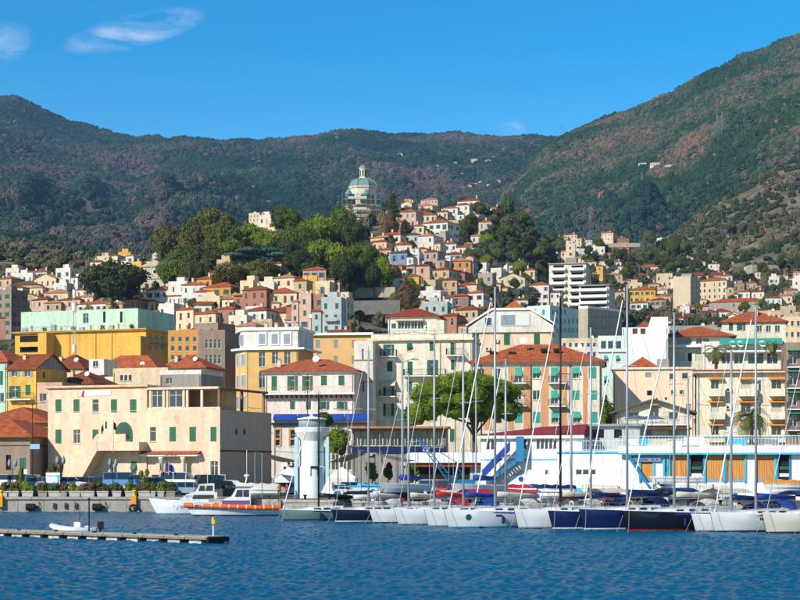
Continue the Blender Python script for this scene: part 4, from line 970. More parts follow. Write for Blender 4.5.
def peach_apartments():
    B = Bld('apartment_building', 'orange and cream apartment house with broad red hip roof and teal shutters', 473, 601, 263, 7, 362, 13, 'ivory', cat='building')
    t = 'teal'
    for a, k in ((478, 'pane'), (493.5, 'pane'), (514.5, 'half'), (532.5, 'half'), (551, 'half'), (572.5, 'half'), (589, 'closed')):
        B.win(a, 367.5 if k != 'pane' else 368.5, a+7.5, 378.5 if a not in (514.5, 551) else 382.5, k, t)
    for a, k in ((478, 'closed'), (494, 'pane'), (514.5, 'pane'), (533, 'pane'), (551, 'half'), (572.5, 'closed'), (590, 'closed')):
        B.win(a, 390.5, a+7, 400 if a != 551 else 404, k, t)
    for a, k in ((494, 'dark'), (515, 'closed'), (533, 'closed'), (551.5, 'half'), (573, 'half'), (590, 'closed')): B.win(a, 412, a+7.5, 423, k, t)
    B.finish(); B.cornice(B.h-.15, .45, .4, M['white']); r = B.hip(346, 'terra', .75)
    for a, b in ((484, 491.5), (508, 514), (523.5, 530.5), (541, 548.5), (559.5, 567), (583, 587.5)):
        x0, z1 = B.fp(a, 365.5); x1, z0 = B.fp(b, 430); m = MB(); m.box(x0, -.02, z0, x1, -.003, z1-.2); m.build('orange_panel', mat('plaster_orange_panel', 'c08a62', .92, var=.15, scale=.8, streak=1.2), B.root)
    for a, b, py in ((511, 527, 383), (548.5, 566, 383), (511.5, 527, 405.5), (548.5, 566, 406)):
        x0, z = B.fp(a, py); x1, _ = B.fp(b, py); B.balcony(x0, x1, z, 1.0, rm=M['metal'])
    for i, (px, py) in enumerate(((493, 352), (512, 352.5), (544, 349.5), (557, 349.5))):
        x, z = B.fp(px, py, -2.6); m = MB(); m.box(x-.5, 2.2, z-.3, x+.5, 3.0, z+.12); m.build('skylight', M['black'], r)
    for px in (481, 531, 570, 600): a, _ = B.fp(px, 362); m = MB(); m.tube([(min(a, B.w-.1), -.12, 0), (min(a, B.w-.1), -.12, B.h-.3)], .06, 6); m.build('drainpipe', M['brownsh'], B.root)
    dish(B.root, B.fx(522), 3.4, B.h+2.5, .55)
    W = Bld('apartment_building', 'peach apartment house with big white mansard attic', 472, 552, 305, 7, 332, 12, 'peach', cat='building')
    for a in (473, 504, 534): W.win(a, 334, a+6, 345, 'closed')
    W.finish(); mbx = MB(); zt = W.fp(510, 310.5)[1]; w = W.w
    mbx.prism([(-.6, W.h+.003), (w+.3, W.h+.003), (w+.3, W.fp(551, 326)[1]), (W.fx(530), zt), (W.fx(492), zt), (-.6, W.fp(473, 328)[1])], -.35, 11); at = mbx.build('attic', wall('white'), W.root)
    for a, b, py0, py1, m in ((485, 491, 318, 325, 'glass'), (501, 515, 315, 325, 'greysh'), (516, 529, 315, 325, 'frame')):
        x0, z1 = W.fp(a, py0, .35); x1, z0 = W.fp(b, py1, .35); q = MB(); q.box(x0-.12, -.45, z0-.12, x1+.12, -.353, z1+.12, 0); q.box(x0, -.48, z0, x1, -.452, z1, 1); q.build('attic_window', [M['frame'], M[m]], at)
    mm = MB(); hip_roof(mm, W.fx(501), 4, W.fx(524), 9, zt+.3, 2.0, .4); mm.build('roof', ROOFS['terra'], W.root)
    q = MB(); q.prism([(-1.0, W.fp(473, 326.5)[1]), (W.fx(492), zt+.02), (W.fx(530), zt+.02), (w+.5, W.fp(551, 324.5)[1]), (w+.5, W.fp(551, 323)[1]), (W.fx(530.3), zt+.4), (W.fx(491.7), zt+.4), (-1., W.fp(473, 325)[1])], -.6, 11.2); q.build('roof_edge', M['white'], W.root)
peach_apartments()
# ------------------------------------------------------------------ right hand waterfront
def club_house():
    B = Bld('club_house', 'white sailing club house with maroon roof, blue outside stair and cyan base', 481, 582, 206, 14, 437, 9, 'white', z0=QZ-.02, cat='building')
    B.wk = M['white']
    for a, b in ((486.5, 490), (491, 495)): B.win(a, 439.5, b, 450, 'pane', sill=False)
    for a, b in ((523, 526.5), (527.5, 531)): B.win(a, 439, b, 449.5, 'pane', sill=False)
    for k in range(5): B.win(536.5+k*4.2, 438.5, 540+k*4.2, 449.5, 'pane', sill=False)
    B.win(513.5, 470, 528, 475.5, 'roller', 'canvas', sill=False); B.win(545, 470, 549, 475, 'pane', sill=False)
    B.finish()
    B.box('fascia', -.4, -.5, B.h-.15, B.w+.3, -.003, B.h+.25, M['white'])
    m = MB(); h = ZW(427, 210)-B.z0-B.h
    m.add([(-.5, -.6, B.h+.26), (B.w+.3, -.6, B.h+.26), (B.w+.3, 9, B.h+.26), (-.5, 9, B.h+.26), (B.w*.55, 3, B.h+h), (B.w+.2, 3, B.h+h+.3)], [(3, 2, 1, 0), (0, 1, 5, 4), (1, 2, 5), (2, 3, 4, 5), (3, 0, 4)])
    m.build('roof', mat('maroon_roof', '7a2a2a', .8, var=.2, scale=1), B.root)
    B.box('string_line', -.05, -.05, B.fp(540, 460.2)[1], B.w, -.003, B.fp(540, 459)[1], M['cyan'])
    B.box('base_band', B.fx(515), -.06, B.fp(540, 492)[1], B.w, -.003, B.fp(540, 486.5)[1], M['cyan'])
    # outside stair: two blue stringers with treads, white balustrade
    x0, z0 = B.fp(482, 470, 1.2); x1, z1 = B.fp(510, 441, 1.2); x2, z2 = B.fp(486, 481, 1.2); x3, z3 = B.fp(516, 459, 1.2)
    st = empty('outside_stair', (0, 0, 0), 0, B.root)
    def stringer(xa, za, xb, zb, y, t, nm, mt):
        m = MB(); m.prism([(xa, za-t), (xb, zb-t), (xb, zb), (xa, za)], y, y+.12); return m.build(nm, mt, st)
    stringer(x0, z0, x1, z1, -1.2, 1.1, 'balustrade', M['tarp']); stringer(x2, z2+.0, x3, z3, -1.2, .55, 'stringer', M['blue']); stringer(x2, z2, x3, z3, -.3, .45, 'stringer', M['blue'])
    stringer(x0+.2, z0-1.25, x1, z1-1.25, -1.15, .5, 'balustrade', M['white'])
    n = 12
    for i in range(n):
        t = (i+.5)/n; x = x2+(x3-x2)*t; z = z2+(z3-z2)*t; m = MB(); m.box(x-.14, -1.07, z-.1, x+.16, -.31, z-.05); m.build('tread', M['metal'], st)
    m = MB(); m.box(x3, -1.2, z3-.3, x3+.9, -.003, z3-.15); m.box(x3, -1.2, z3-.15, x3+.9, -1.12, z3+2.6); m.build('stair_landing', M['blue'], st)
    # round sign
    x, z = B.fp(521, 479); m = MB(); m.prism([(x+.3*math.cos(2*math.pi*i/14), z+.3*math.sin(2*math.pi*i/14)) for i in range(14)], -.06, -.003); m.build('round_sign', M['tarp'], B.root)
    C = Bld('club_hall', 'long white club hall with roof terrace railing and cyan base band', 557, 625, 202.5, 14, 450.5, 8, 'white', z0=QZ-.02, cat='building'); C.wk = M['white']
    C.win(576, 469.5, 582, 475, 'pane', sill=False); C.win(583, 469.5, 589, 475, 'pane', sill=False); C.win(590, 469.5, 596, 475, 'pane', sill=False); C.finish()
    C.box('base_band', .01, -.1, C.fp(590, 492)[1], C.w+.1, -.003, C.fp(590, 488)[1], M['cyan']); C.box('roof_band', -.02, -.12, C.h-.3, C.w+.12, -.003, C.h-.1, M['cyan'])
    C.box('corner_post', C.w-.35, -.14, 0, C.w+.14, -.101, C.h-.32, M['cyan'])
    rb = MB(); rail_mesh(rb, [(.2, .1, C.h), (C.w, .1, C.h), (C.w, 6, C.h)], 1.1, .3, .025); rb.build('terrace_railing', M['white'], C.root)
    # roof pavilion, slate blue
    D = Bld('roof_pavilion', 'slate blue roof terrace pavilion with dark openings on the club hall', 580, 640, 209, 14, 426, 6, 'paleblue', z0=C.z0+C.h+.01, cat='pavilion')
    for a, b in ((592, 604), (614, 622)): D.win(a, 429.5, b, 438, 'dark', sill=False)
    D.finish(); D.box('roof_slab', -.4, -.5, D.h+.003, D.w+.3, 6, D.h+.25, M['metal'])
    # boathouse wing with timber doors
    E = Bld('boathouse', 'boathouse wing with tall varnished timber doors in turquoise frames', 622, 830, 191, 14, 452.5, 9, 'white', z0=QZ-.02, cat='building'); E.wk = M['white']
    zt = 452.8
    frames = []
    for a, b, k in ((641, 653, 'wood'), (665, 668.5, 'glass'), (669, 688.5, 'wood'), (690.5, 703, 'open'), (706, 724.5, 'wood'), (725.8, 744.5, 'wood'), (757, 774.5, 'wood'), (778.5, 789, 'open'), (806, 822, 'wood')):
        x0, z1 = E.fp(a, zt+1); x1, z0 = E.fp(b, 482.5 if k == 'wood' else 488); z1 = min(z1, E.h-.1)
        E.R['front'].append((x0, z0, x1, z1)); 
        if k == 'wood':
            dr = empty('door', (x0, 0, z0), 0, E.root); n = 7; pw = (x1-x0)/n; pm = MB(); pm.box(.012, .06, .45, pw-.012, .12, z1-z0-.02); pme = pm.mesh('plank', M['wood'])
            for i in range(n): link('plank', pme, dr, (i*pw, random.uniform(-.01, .01), 0))
            m = MB(); m.box(.01, .05, .01, x1-x0-.01, .13, .44); m.build('kick_plate', M['greysh'], dr)
        elif k == 'glass': put_window(E.root, (x0, 0, z0), 0, x1-x0, z1-z0, 'pane', 'green', False)
        else: m = MB(); m.quad((x0+.01, .21, z0+.01), (x1-.01, .21, z0+.01), (x1-.01, .21, z1-.01), (x0+.01, .21, z1-.01)); m.build('opening', M['dark'], E.root)
        for xx in (x0-.22, x1): m = MB(); m.box(xx, -.12, z0, xx+.22, -.003, z1); m.build('door_post', M['cyan'] if k != 'open' else M['blue'], E.root)
    for a in (690.5, 778.5):   # shelves with gear inside the open bays
        x0, _ = E.fp(a, 470)
        for j in range(4): m = MB(); m.box(x0+.1, .05, 1.0+j*.75, x0+1.2, .19, 1.35+j*.75); m.build('crate', [M['red'], M['cyan'], M['white'], M['green']][j], E.root)
    E.finish(); E.box('roof_edge', -.3, -.7, E.h+.003, E.w+.3, 9, E.h+.75, M['white']); E.box('roof_band', -.32, -.74, E.h-.2, E.w+.3, -.1, E.h+.002, M['cyan'])
    z = E.h+.75
    rb = MB(); rail_mesh(rb, [(-.2, -.5, z), (E.w, -.5, z)], 1.05, .35, .02); 
    rg = random.Random(4)
    rb.build('terrace_railing', M['white'], E.root)
    x = .5
    while x < E.w-1.5:    # canvas dodgers tied to the terrace railing
        w = rg.uniform(.9, 2.4)
        if rg.random() < .6: m = MB(); m.box(x, -.47, z+.12, x+w, -.44, z+rg.uniform(.6, .98)); m.build('rail_canvas', rg.choice([M['white'], M['white'], M['cyan'], M['metal']]), E.root)
        x += w+.15
    m = MB(); m.box(E.fx(672), 2, z+.9, E.fx(800), 5, z+1.0); m.build('sun_sail', mat('turquoise_cloth', '2b8c98', .8), E.root)
    x0, z0 = E.fp(625, 486, .6); x1, z1 = E.fp(645, 456, .6)
    for y in (-.8, -.1): m = MB(); m.prism([(x0+2.6, z0-.3), (x0+3.0, z0-.3), (x0+.6, z1), (x0+.2, z1)], y, y+.1); m.build('stair_stringer', M['blue'], E.root)
    x0, _ = E.fp(640, 470); zz = E.fp(650, 452)[1]
    # the blue service van parked deck (sign band)
    x0, z1 = E.fp(633, 456); x1, z0 = E.fp(661, 461.5); E.box('sign_band', x0, -.3, z0, x1, -.15, z1, mat('slate_sign', '6f8296', .7))
    m = MB(); squiggle(m, x0+.2, x1-.2, z0+.12, .28, -.305, 16, 11); o = m.build('lettering', M['tarp'], E.root); o['kind'] = 'stuff'
club_house()

def gable_restaurant():
    B = Bld('gable_house', 'white gabled restaurant with three tall panes and blue lettering on its balcony', 617, 690, 236, 8, 411.5, 9, 'ivory', z0=QZ-.02, cat='house')
    B.win(628.5, 409.5+2.6, 639, 419.5, 'pane'); B.win(669, 412, 678.5, 419.5, 'pane'); B.win(649, 412, 659, 419.5, 'pane', sill=False)
    B.win(668, 426.5, 678, 436, 'pane', 'bluesh'); B.win(640, 426, 652, 436, 'pane'); B.win(624, 428, 634, 436, 'dark'); B.finish()
    m = MB(); za = B.fp(654, 400)[1]; m.add([(0, 0, B.h), (B.w, 0, B.h), (B.w/2, 0, za), (0, 9, B.h), (B.w, 9, B.h), (B.w/2, 9, za)], [(0, 1, 2), (5, 4, 3)])
    gb = m.build('gable', wall('ivory'), B.root)
    for a, b in ((649.5, 658.5),): x0, z1 = B.fp(a, 405.5); x1, z0 = B.fp(b, 411.7); q = MB(); q.box(x0, -.05, z0, x1, -.003, z1, 0); q.build('gable_pane', M['glass'], gb)
    x0, z1 = B.fp(649.5, 405.3); q = MB(); q.box(x0, -.5, z1, x0+1.2, -.003, z1+.15); q.build('awning', M['wood'], gb)
    m = MB(); gable_roof(m, 0, 0, B.w, 9, B.h, za-B.h, 'y', .9, th=.2); m.build('roof', mat('roof_felt', '5d5550', .9, var=.2), B.root)
    x0, z = B.fp(618, 424.5); B.balcony(.1, B.w-.1, z, 1.3, rm=M['metal'])
    a, z2 = B.fp(644, 423.6, 1.35); b, _ = B.fp(668, 423, 1.35); m = MB(); squiggle(m, a, b, z2, .38, -1.36, 20, 3); o = m.build('lettering', M['tarp'], B.root); o['kind'] = 'stuff'
    B.box('canopy', -.2, -1.4, z-.7, B.w+.2, -.003, z-.45, ROOFS['brown'])
    # parasols on the club terrace
    for k, px in enumerate((637, 652)):
        t = thing('parasol', 'grey flat parasol on the club roof terrace by the gabled restaurant', 'parasol', P(px, 440, 212), 0, 'terrace parasols'); zb = -2.0
        t.location.z = 8.9; m = MB(); m.tube([(0, 0, 0), (0, 0, 2.3)], .04, 6); m.build('pole', M['metal'], t); m = MB(); m.lathe([(1.7, 2.1), (1.65, 2.14), (.1, 2.55)], 8); m.build('canopy', M['metal'], t)
gable_restaurant()

def right_apartments():
    P1 = Bld('apartment_building', 'plain peach apartment house with tiny blue windows behind the gabled restaurant', 613, 694, 268, 8, 369, 12, 'peach', cat='building'); P1.wk = mat('plaster_shell', 'd9bfa2', .92, var=.12, scale=.5, streak=.8)
    for px, py, w, h, k in ((645.5, 370.5+2, 6, 5, 'roller'), (669.5, 373.5, 5.5, 6, 'pane'), (682, 373, 6, 6, 'pane'), (647, 390.5, 5, 5, 'dark'), (671, 390, 5, 4.5, 'pane'), (679.5, 390, 5, 4.5, 'pane'), (656, 398, 1.8, 3, 'dark'), (665, 397, 2, 3, 'dark'), (694-8, 404, 5, 16, 'roller')):
        P1.win(px, py, px+w, py+h, k, 'bluesh' if k == 'pane' else 'greysh')
    P1.finish(); P1.box('roof_edge', -.3, -.3, P1.h+.003, P1.w+.2, 12, P1.h+.3, wall('white'))
    m = MB(); hip_roof(m, P1.fx(628), .5, P1.fx(657), 7, P1.h+.35, 1.7, .3); m.build('roof', ROOFS['terra'], P1.root)
    P1.box('roof_box', P1.fx(657), 1, P1.h+.31, P1.fx(669), 4, P1.h+1.6, wall('grey'))
    W = Bld('gable_wall_house', 'tall blank white wall of a house above the peach apartment house', 622, 668, 318, 8, 327, 9, 'white', cat='house'); W.wk = M['white']
    for a in (632.5, 640.5): W.win(a, 328.5, a+5, 334, 'roller', 'brownsh')
    W.finish(); m = MB(); z1 = W.fp(655, 317)[1]; m.prism([(W.fx(648), W.h+.003), (W.w, W.h+.003), (W.w, z1), (W.fx(651), z1)], 0, 5); m.build('parapet', M['white'], W.root)
    m = MB(); hip_roof(m, W.fx(637), 3, W.fx(652), 8, W.h+.1, 1.5, .3); m.build('roof', ROOFS['rust'], W.root)
    C = Bld('terrace_house', 'cream house with long orange roof over a glazed loggia', 667, 731, 322, 8, 336.5, 10, 'ivory', cat='house')
    for a, b in ((677, 692), (696, 702), (703, 709)): C.win(a, 338, b, 344, 'pane', sill=False)
    for a, b, k in ((673.5, 685, 'roller'), (688, 692, 'dark'), (695.5, 708, 'roller')): C.win(a, 353, b, 361, k, 'canvas', sill=False)
    C.finish(); C.box('terrace_ledge', -.4, -1.3, C.fp(700, 347.5)[1], C.w, -.003, C.fp(700, 345.5)[1], M['white']); C.hip(328, 'terra', 1.0)
    D = Bld('terrace_house', 'cream house with orange hip roof, chimneys and green shutters above the penthouse', 722, 786, 372, 8, 322, 11, 'ivory', cat='house')
    for a, k in ((729, 'closed'), (739, 'open')): D.win(a, 322.5+.5, a+4, 330.5, k)
    for a in (757, 766, 775): D.win(a, 325.5, a+5, 332, 'pane')
    D.finish(); D.hip(312.5, 'terra', .6); chimney(D.root, D.w*.55, 3, D.h+1.6, 1.2); chimney(D.root, D.w*.75, 3, D.h+1.4, 1.2)
    A = Bld('apartment_building', 'cream apartment block with white balconies, orange awnings and red cornice', 697, 787, 262, 8, 372.5, 12, 'ivory', cat='building')
    cols = ((708.5, 722.5), (738.5, 754.5), (769, 785))
    for i, (a, b) in enumerate(cols):
        for j in range(4):
            py = 378+j*23
            A.win(a+2.5, py+1.5, min(b-3.5, 783), py+14.5, ['pane', 'roller', 'pane', 'roller'][(i+j) % 4], 'canvas', sill=False)
            x0, z = A.fp(a, py+17.5); x1, _ = A.fp(b+2.3, py+17.5); A.balcony(x0, min(x1, A.w-.05), z, 1.2, True, m=wall('ivory'))
            aw0, az = A.fp(a-.5, py); aw1, _ = A.fp(b+1, py); m = MB(); aw1 = min(aw1, A.w)
            m.add([(aw0, -.7, az-.25), (aw1, -.7, az-.25), (aw1, -.01, az+.12), (aw0, -.01, az+.12), (aw0, -.7, az-.2), (aw1, -.7, az-.2), (aw1, -.01, az+.17), (aw0, -.01, az+.17)], [(0,3,2,1),(4,5,6,7),(0,1,5,4),(1,2,6,5),(3,0,4,7)]); m.build('awning', M['wood'], A.root)
    for j in range(4): A.win(758.5, 380+j*23, 761.5, 392+j*23, 'pane', sill=False)
    A.finish(); A.box('cornice', -.6, -.8, A.h+.003, A.w+.3, 12, A.h+.3, wall('ivory')); m = MB(); m.box(-.7, -.95, A.h+.303, A.w+.4, .4, A.h+.45); m.build('red_coping', mat('red_coping', '9a4a42', .8), A.root)
    Q = Bld('penthouse', 'white penthouse with turquoise awning, satellite dishes and terrace plants', 703, 785, 270, 8, 341, 9, 'white', z0=A.z0+A.h+.46, cat='house')
    for a, b in ((722, 730), (734, 744), (748, 764), (767, 778)): Q.win(a, 353, b, 364, 'pane', sill=False)
    Q.win(712, 354, 719, 364, 'dark'); Q.win(768, 344, 778, 350, 'pane'); Q.finish()
    a, z = Q.fp(719, 341); b, _ = Q.fp(782, 341)
    m = MB(); m.add([(a, -1.6, z-.6), (b, -1.6, z-.6), (b, -.01, z+.3), (a, -.01, z+.3), (a, -1.6, z-.5), (b, -1.6, z-.5), (b, -.01, z+.36), (a, -.01, z+.36)], [(0,3,2,1),(4,5,6,7),(0,1,5,4),(1,2,6,5),(3,0,4,7)]); m.build('awning', M['teal'], Q.root)
    Q.box('terrace_ledge', -.1, -1.5, Q.fp(740, 352.5)[1], Q.w, -.003, Q.fp(740, 351)[1], M['white'])
    zl = Q.fp(740, 351)[1]
    for px in (732.5, 740, 762): x, _ = Q.fp(px, 350, 1.2); dish(Q.root, x, -1.2, zl, .55, .3)
    Z = Bld('apartment_building', 'shaded apartment block with teal awnings at the end of the terrace', 786, 850, 258, 8, 346, 12, 'taupe', cat='building')  # taupe wall colour carries the shade of this block
    for j in range(4):
        Z.win(789, 352+j*21, 797, 364+j*21, 'pane', sill=False); x0, z = Z.fp(787, 367+j*21); x1, _ = Z.fp(840, 367+j*21); Z.balcony(max(x0, .05), x1, z, 1.2)
        m = MB(); m.box(max(.05, x0), -1.3, z+2.3, x1, -.003, z+2.45); m.build('awning', M['teal'], Z.root)
    Z.finish(); Z.parapet(.6)
    G = Bld('apartment_building', 'pale mint apartment house with glazed top floor beside the blank white wall', 598, 626, 292, 8, 338, 10, 'mint', cat='building'); G.wk = mat('plaster_celadon', 'c2cfbf', .9, var=.15, scale=.5)
    for a in (601, 608, 616): G.win(a, 341, a+5.5, 349, 'pane', sill=False)
    for a in (604, 616): G.win(a, 355.5, a+3.5, 362, 'half', 'teal'); G.win(a, 376, a+3.5, 384, 'half', 'teal'); G.win(a, 395, a+3.5, 403, 'pane')
    G.finish(); G.box('band', -.05, -.3, G.fp(610, 352)[1], G.w+.2, -.003, G.fp(610, 350.8)[1], M['white']); G.parapet(.4)
    # long low range with a row of arches on the slope
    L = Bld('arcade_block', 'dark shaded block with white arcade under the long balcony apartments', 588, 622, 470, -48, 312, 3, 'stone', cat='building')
    for k in range(10): L.win(587+k*3.4, 315, 589.2+k*3.4, 319, 'pane'); L.win(587+k*3.4, 325, 589.2+k*3.4, 330, 'pane')
    L.finish(); L.parapet(.6, .3, M['white'])
    for lab, a, b, Y, py, wk in (('long low grey block with flat roof on the slope above the blank white wall', 655, 735, 440, 327, 'grey'), ('low cream block with flat roof next to the mint apartment house', 560, 612, 400, 340, 'cream'), ('low white block with turquoise sunshade behind the red roofed apartments', 548, 600, 360, 349, 'white'), ('stepped cream block with flat roof above the shaded apartments', 782, 840, 420, 318, 'cream'), ('brown flat roofed block with loggias over the terrace house', 748, 790, 520, 312, 'beige')):
        H = Bld('flat_block', lab, a, b, Y, 10, py, 10, wk, cat='building')
        k = 0
        while a+3+k*6 < b-4: H.win(a+3+k*6, py+3, a+6+k*6, py+8, 'pane'); H.win(a+3+k*6, py+14, a+6+k*6, py+19, 'pane'); k += 1
        H.finish(); H.parapet(.5); aerial(H.root, H.w*.4, 3, H.h, 2.5); dish(H.root, H.w*.6, 2, H.h)
right_apartments()

# ------------------------------------------------------------------ white round watch tower with awning sails
def watch_tower():
    c = P(312, 490, 205); t = thing('watch_tower', 'white round harbour watch tower with flared top and pale blue fins', 'tower', (c.x, c.y, QZ))
    s = F/205; H = lambda py: ZW(py, 205)-QZ
    m = MB(); r = 1.35; m.lathe([(1.55, 0), (1.55, H(467)), (r, H(466)), (r, H(441)), (1.95, H(432)), (2.0, H(428)), (1.9, H(427.5))], 44); m.build('shaft', M['white'], t)
    m = MB(); m.lathe([(1.55, H(427.4)), (1.5, H(420)), (1.3, H(419.6))], 24); lt = m.build('lantern', M['greysh'], t, smooth=True)
    m = MB(); m.lathe([(1.75, H(419.5)), (1.7, H(418.6)), (.3, H(416.5)), (.12, H(416)), (.1, H(412))], 24); m.build('cap', M['white'], t, smooth=True)
    for x in (-1.95, 1.55): m = MB(); m.box(x, -1.0, 0.02, x+.4, .1, H(437)); m.build('fin', mat('pale_cyan', 'a8c8cc', .6), t)
    m = MB(); m.box(-.1, -1.6, H(468.5), .75, -1.42, H(466)); m.box(-.1, -1.6, H(476), -.02, -1.5, H(468.5)); m.box(.67, -1.6, H(476), .75, -1.5, H(468.5)); m.build('notice_frame', M['darkmetal'], t)
    m = MB(); m.box(.55, -1.75, H(434), .9, -1.5, H(431)); m.build('lamp', M['metal'], t)
    def sail(name, lab, pts):
        o = tag(empty(name, (0, 0, 0)), lab, 'awning'); mb = MB(); a, b, cc, d = [Vector(p) for p in pts]; n = 8; vs = []
        for i in range(n+1):
            for j in range(n+1):
                u, v = i/n, j/n; p = a*(1-u)*(1-v)+b*u*(1-v)+cc*u*v+d*(1-u)*v; p.z -= .5*math.sin(math.pi*u)*math.sin(math.pi*v)*1.0; vs.append(p)
        fs = [(i*(n+1)+j, (i+1)*(n+1)+j, (i+1)*(n+1)+j+1, i*(n+1)+j+1) for i in range(n) for j in range(n)]
        k = len(vs); vs2 = [v+Vector((0, 0, .03)) for v in vs]; mb.add(vs+vs2, [tuple(reversed(f)) for f in fs]+[tuple(k+q for q in f) for f in fs]); mb.build('cloth', M['canvas'], o, smooth=True)
        for p in pts[1:3]: m2 = MB(); m2.tube([(p[0], p[1], QZ), p], .06, 6); m2.build('pole', M['metal'], o)
    sail('shade_sail', 'pale canvas shade sail between the round tower and harbour office', [P(298, 461, 206), P(262, 453, 204), P(255, 452, 214), P(296, 462, 214)])
    sail('shade_sail', 'pale canvas shade sail between the round tower and a green street tree', [P(327, 463, 206), P(360, 450.5, 204), P(375, 452, 214), P(328, 461, 214)])
    o = thing('shade_sail', 'dark edged canvas shade sail in front of the restaurant terrace', 'awning'); m = MB(); a, b, c2 = P(360, 450, 210), P(400, 462, 208), P(415, 461, 218); m.add([a, b, c2, a+Vector((0, 0, .05)), b+Vector((0, 0, .05)), c2+Vector((0, 0, .05))], [(0, 2, 1), (3, 4, 5), (0, 1, 4, 3), (1, 2, 5, 4), (2, 0, 3, 5)]); m.build('cloth', mat('grey_canvas', '6d6a66', .9), o); m = MB(); m.tube([(b.x, b.y, QZ), b], .06, 6); m.build('pole', M['metal'], o)
watch_tower()

# ------------------------------------------------------------------ hill town
HOUSES = []
def solveY(px, py, hh, lo=330, hi=1400):
    best = None
    for Y in np.arange(lo, hi, 4.):
        d = (hz(px, Y)+hh)-ZW(py, Y)
        if d >= 0: return float(Y)
    return hi
NOUN = {'white': 'white', 'cream': 'cream', 'beige': 'beige', 'peach': 'peach', 'ochre': 'ochre', 'yellow': 'yellow', 'rose': 'rose red', 'pink': 'pink', 'lilac': 'grey lilac', 'paleblue': 'pale blue', 'blue': 'blue', 'taupe': 'taupe', 'orange': 'orange', 'mint': 'mint green', 'grey': 'grey', 'brown': 'brown', 'stone': 'stone', 'ivory': 'ivory', 'apricot': 'apricot', 'blush': 'blush'}
def zone(px, py):
    if px < 75: return 'on the slope above the mint green block' if py < 305 else 'just above the mint green block'
    if px < 145 and py < 270: return 'in the row climbing to the small chapel'
    if px < 205: return 'below the small chapel'
    if px < 290 and py < 235: return 'behind the pine wood'
    if px < 345: return 'in the old town above the pavilion house' if py > 292 else 'in the old town under the pine wood'
    if px < 400 and py > 285: return 'above the white penthouse'
    if px < 480 and py < 230: return 'beside the domed church'
    if px < 480 and py < 262: return 'just under the domed church'
    if px < 510: return 'on the slope below the domed church'
    if px < 625 and py > 225: return 'around the balcony apartment blocks'
    if py > 295: return 'below the beige tower block'
    if py > 250: return 'around the beige tower block'
    return 'on the olive slope above the beige tower block'
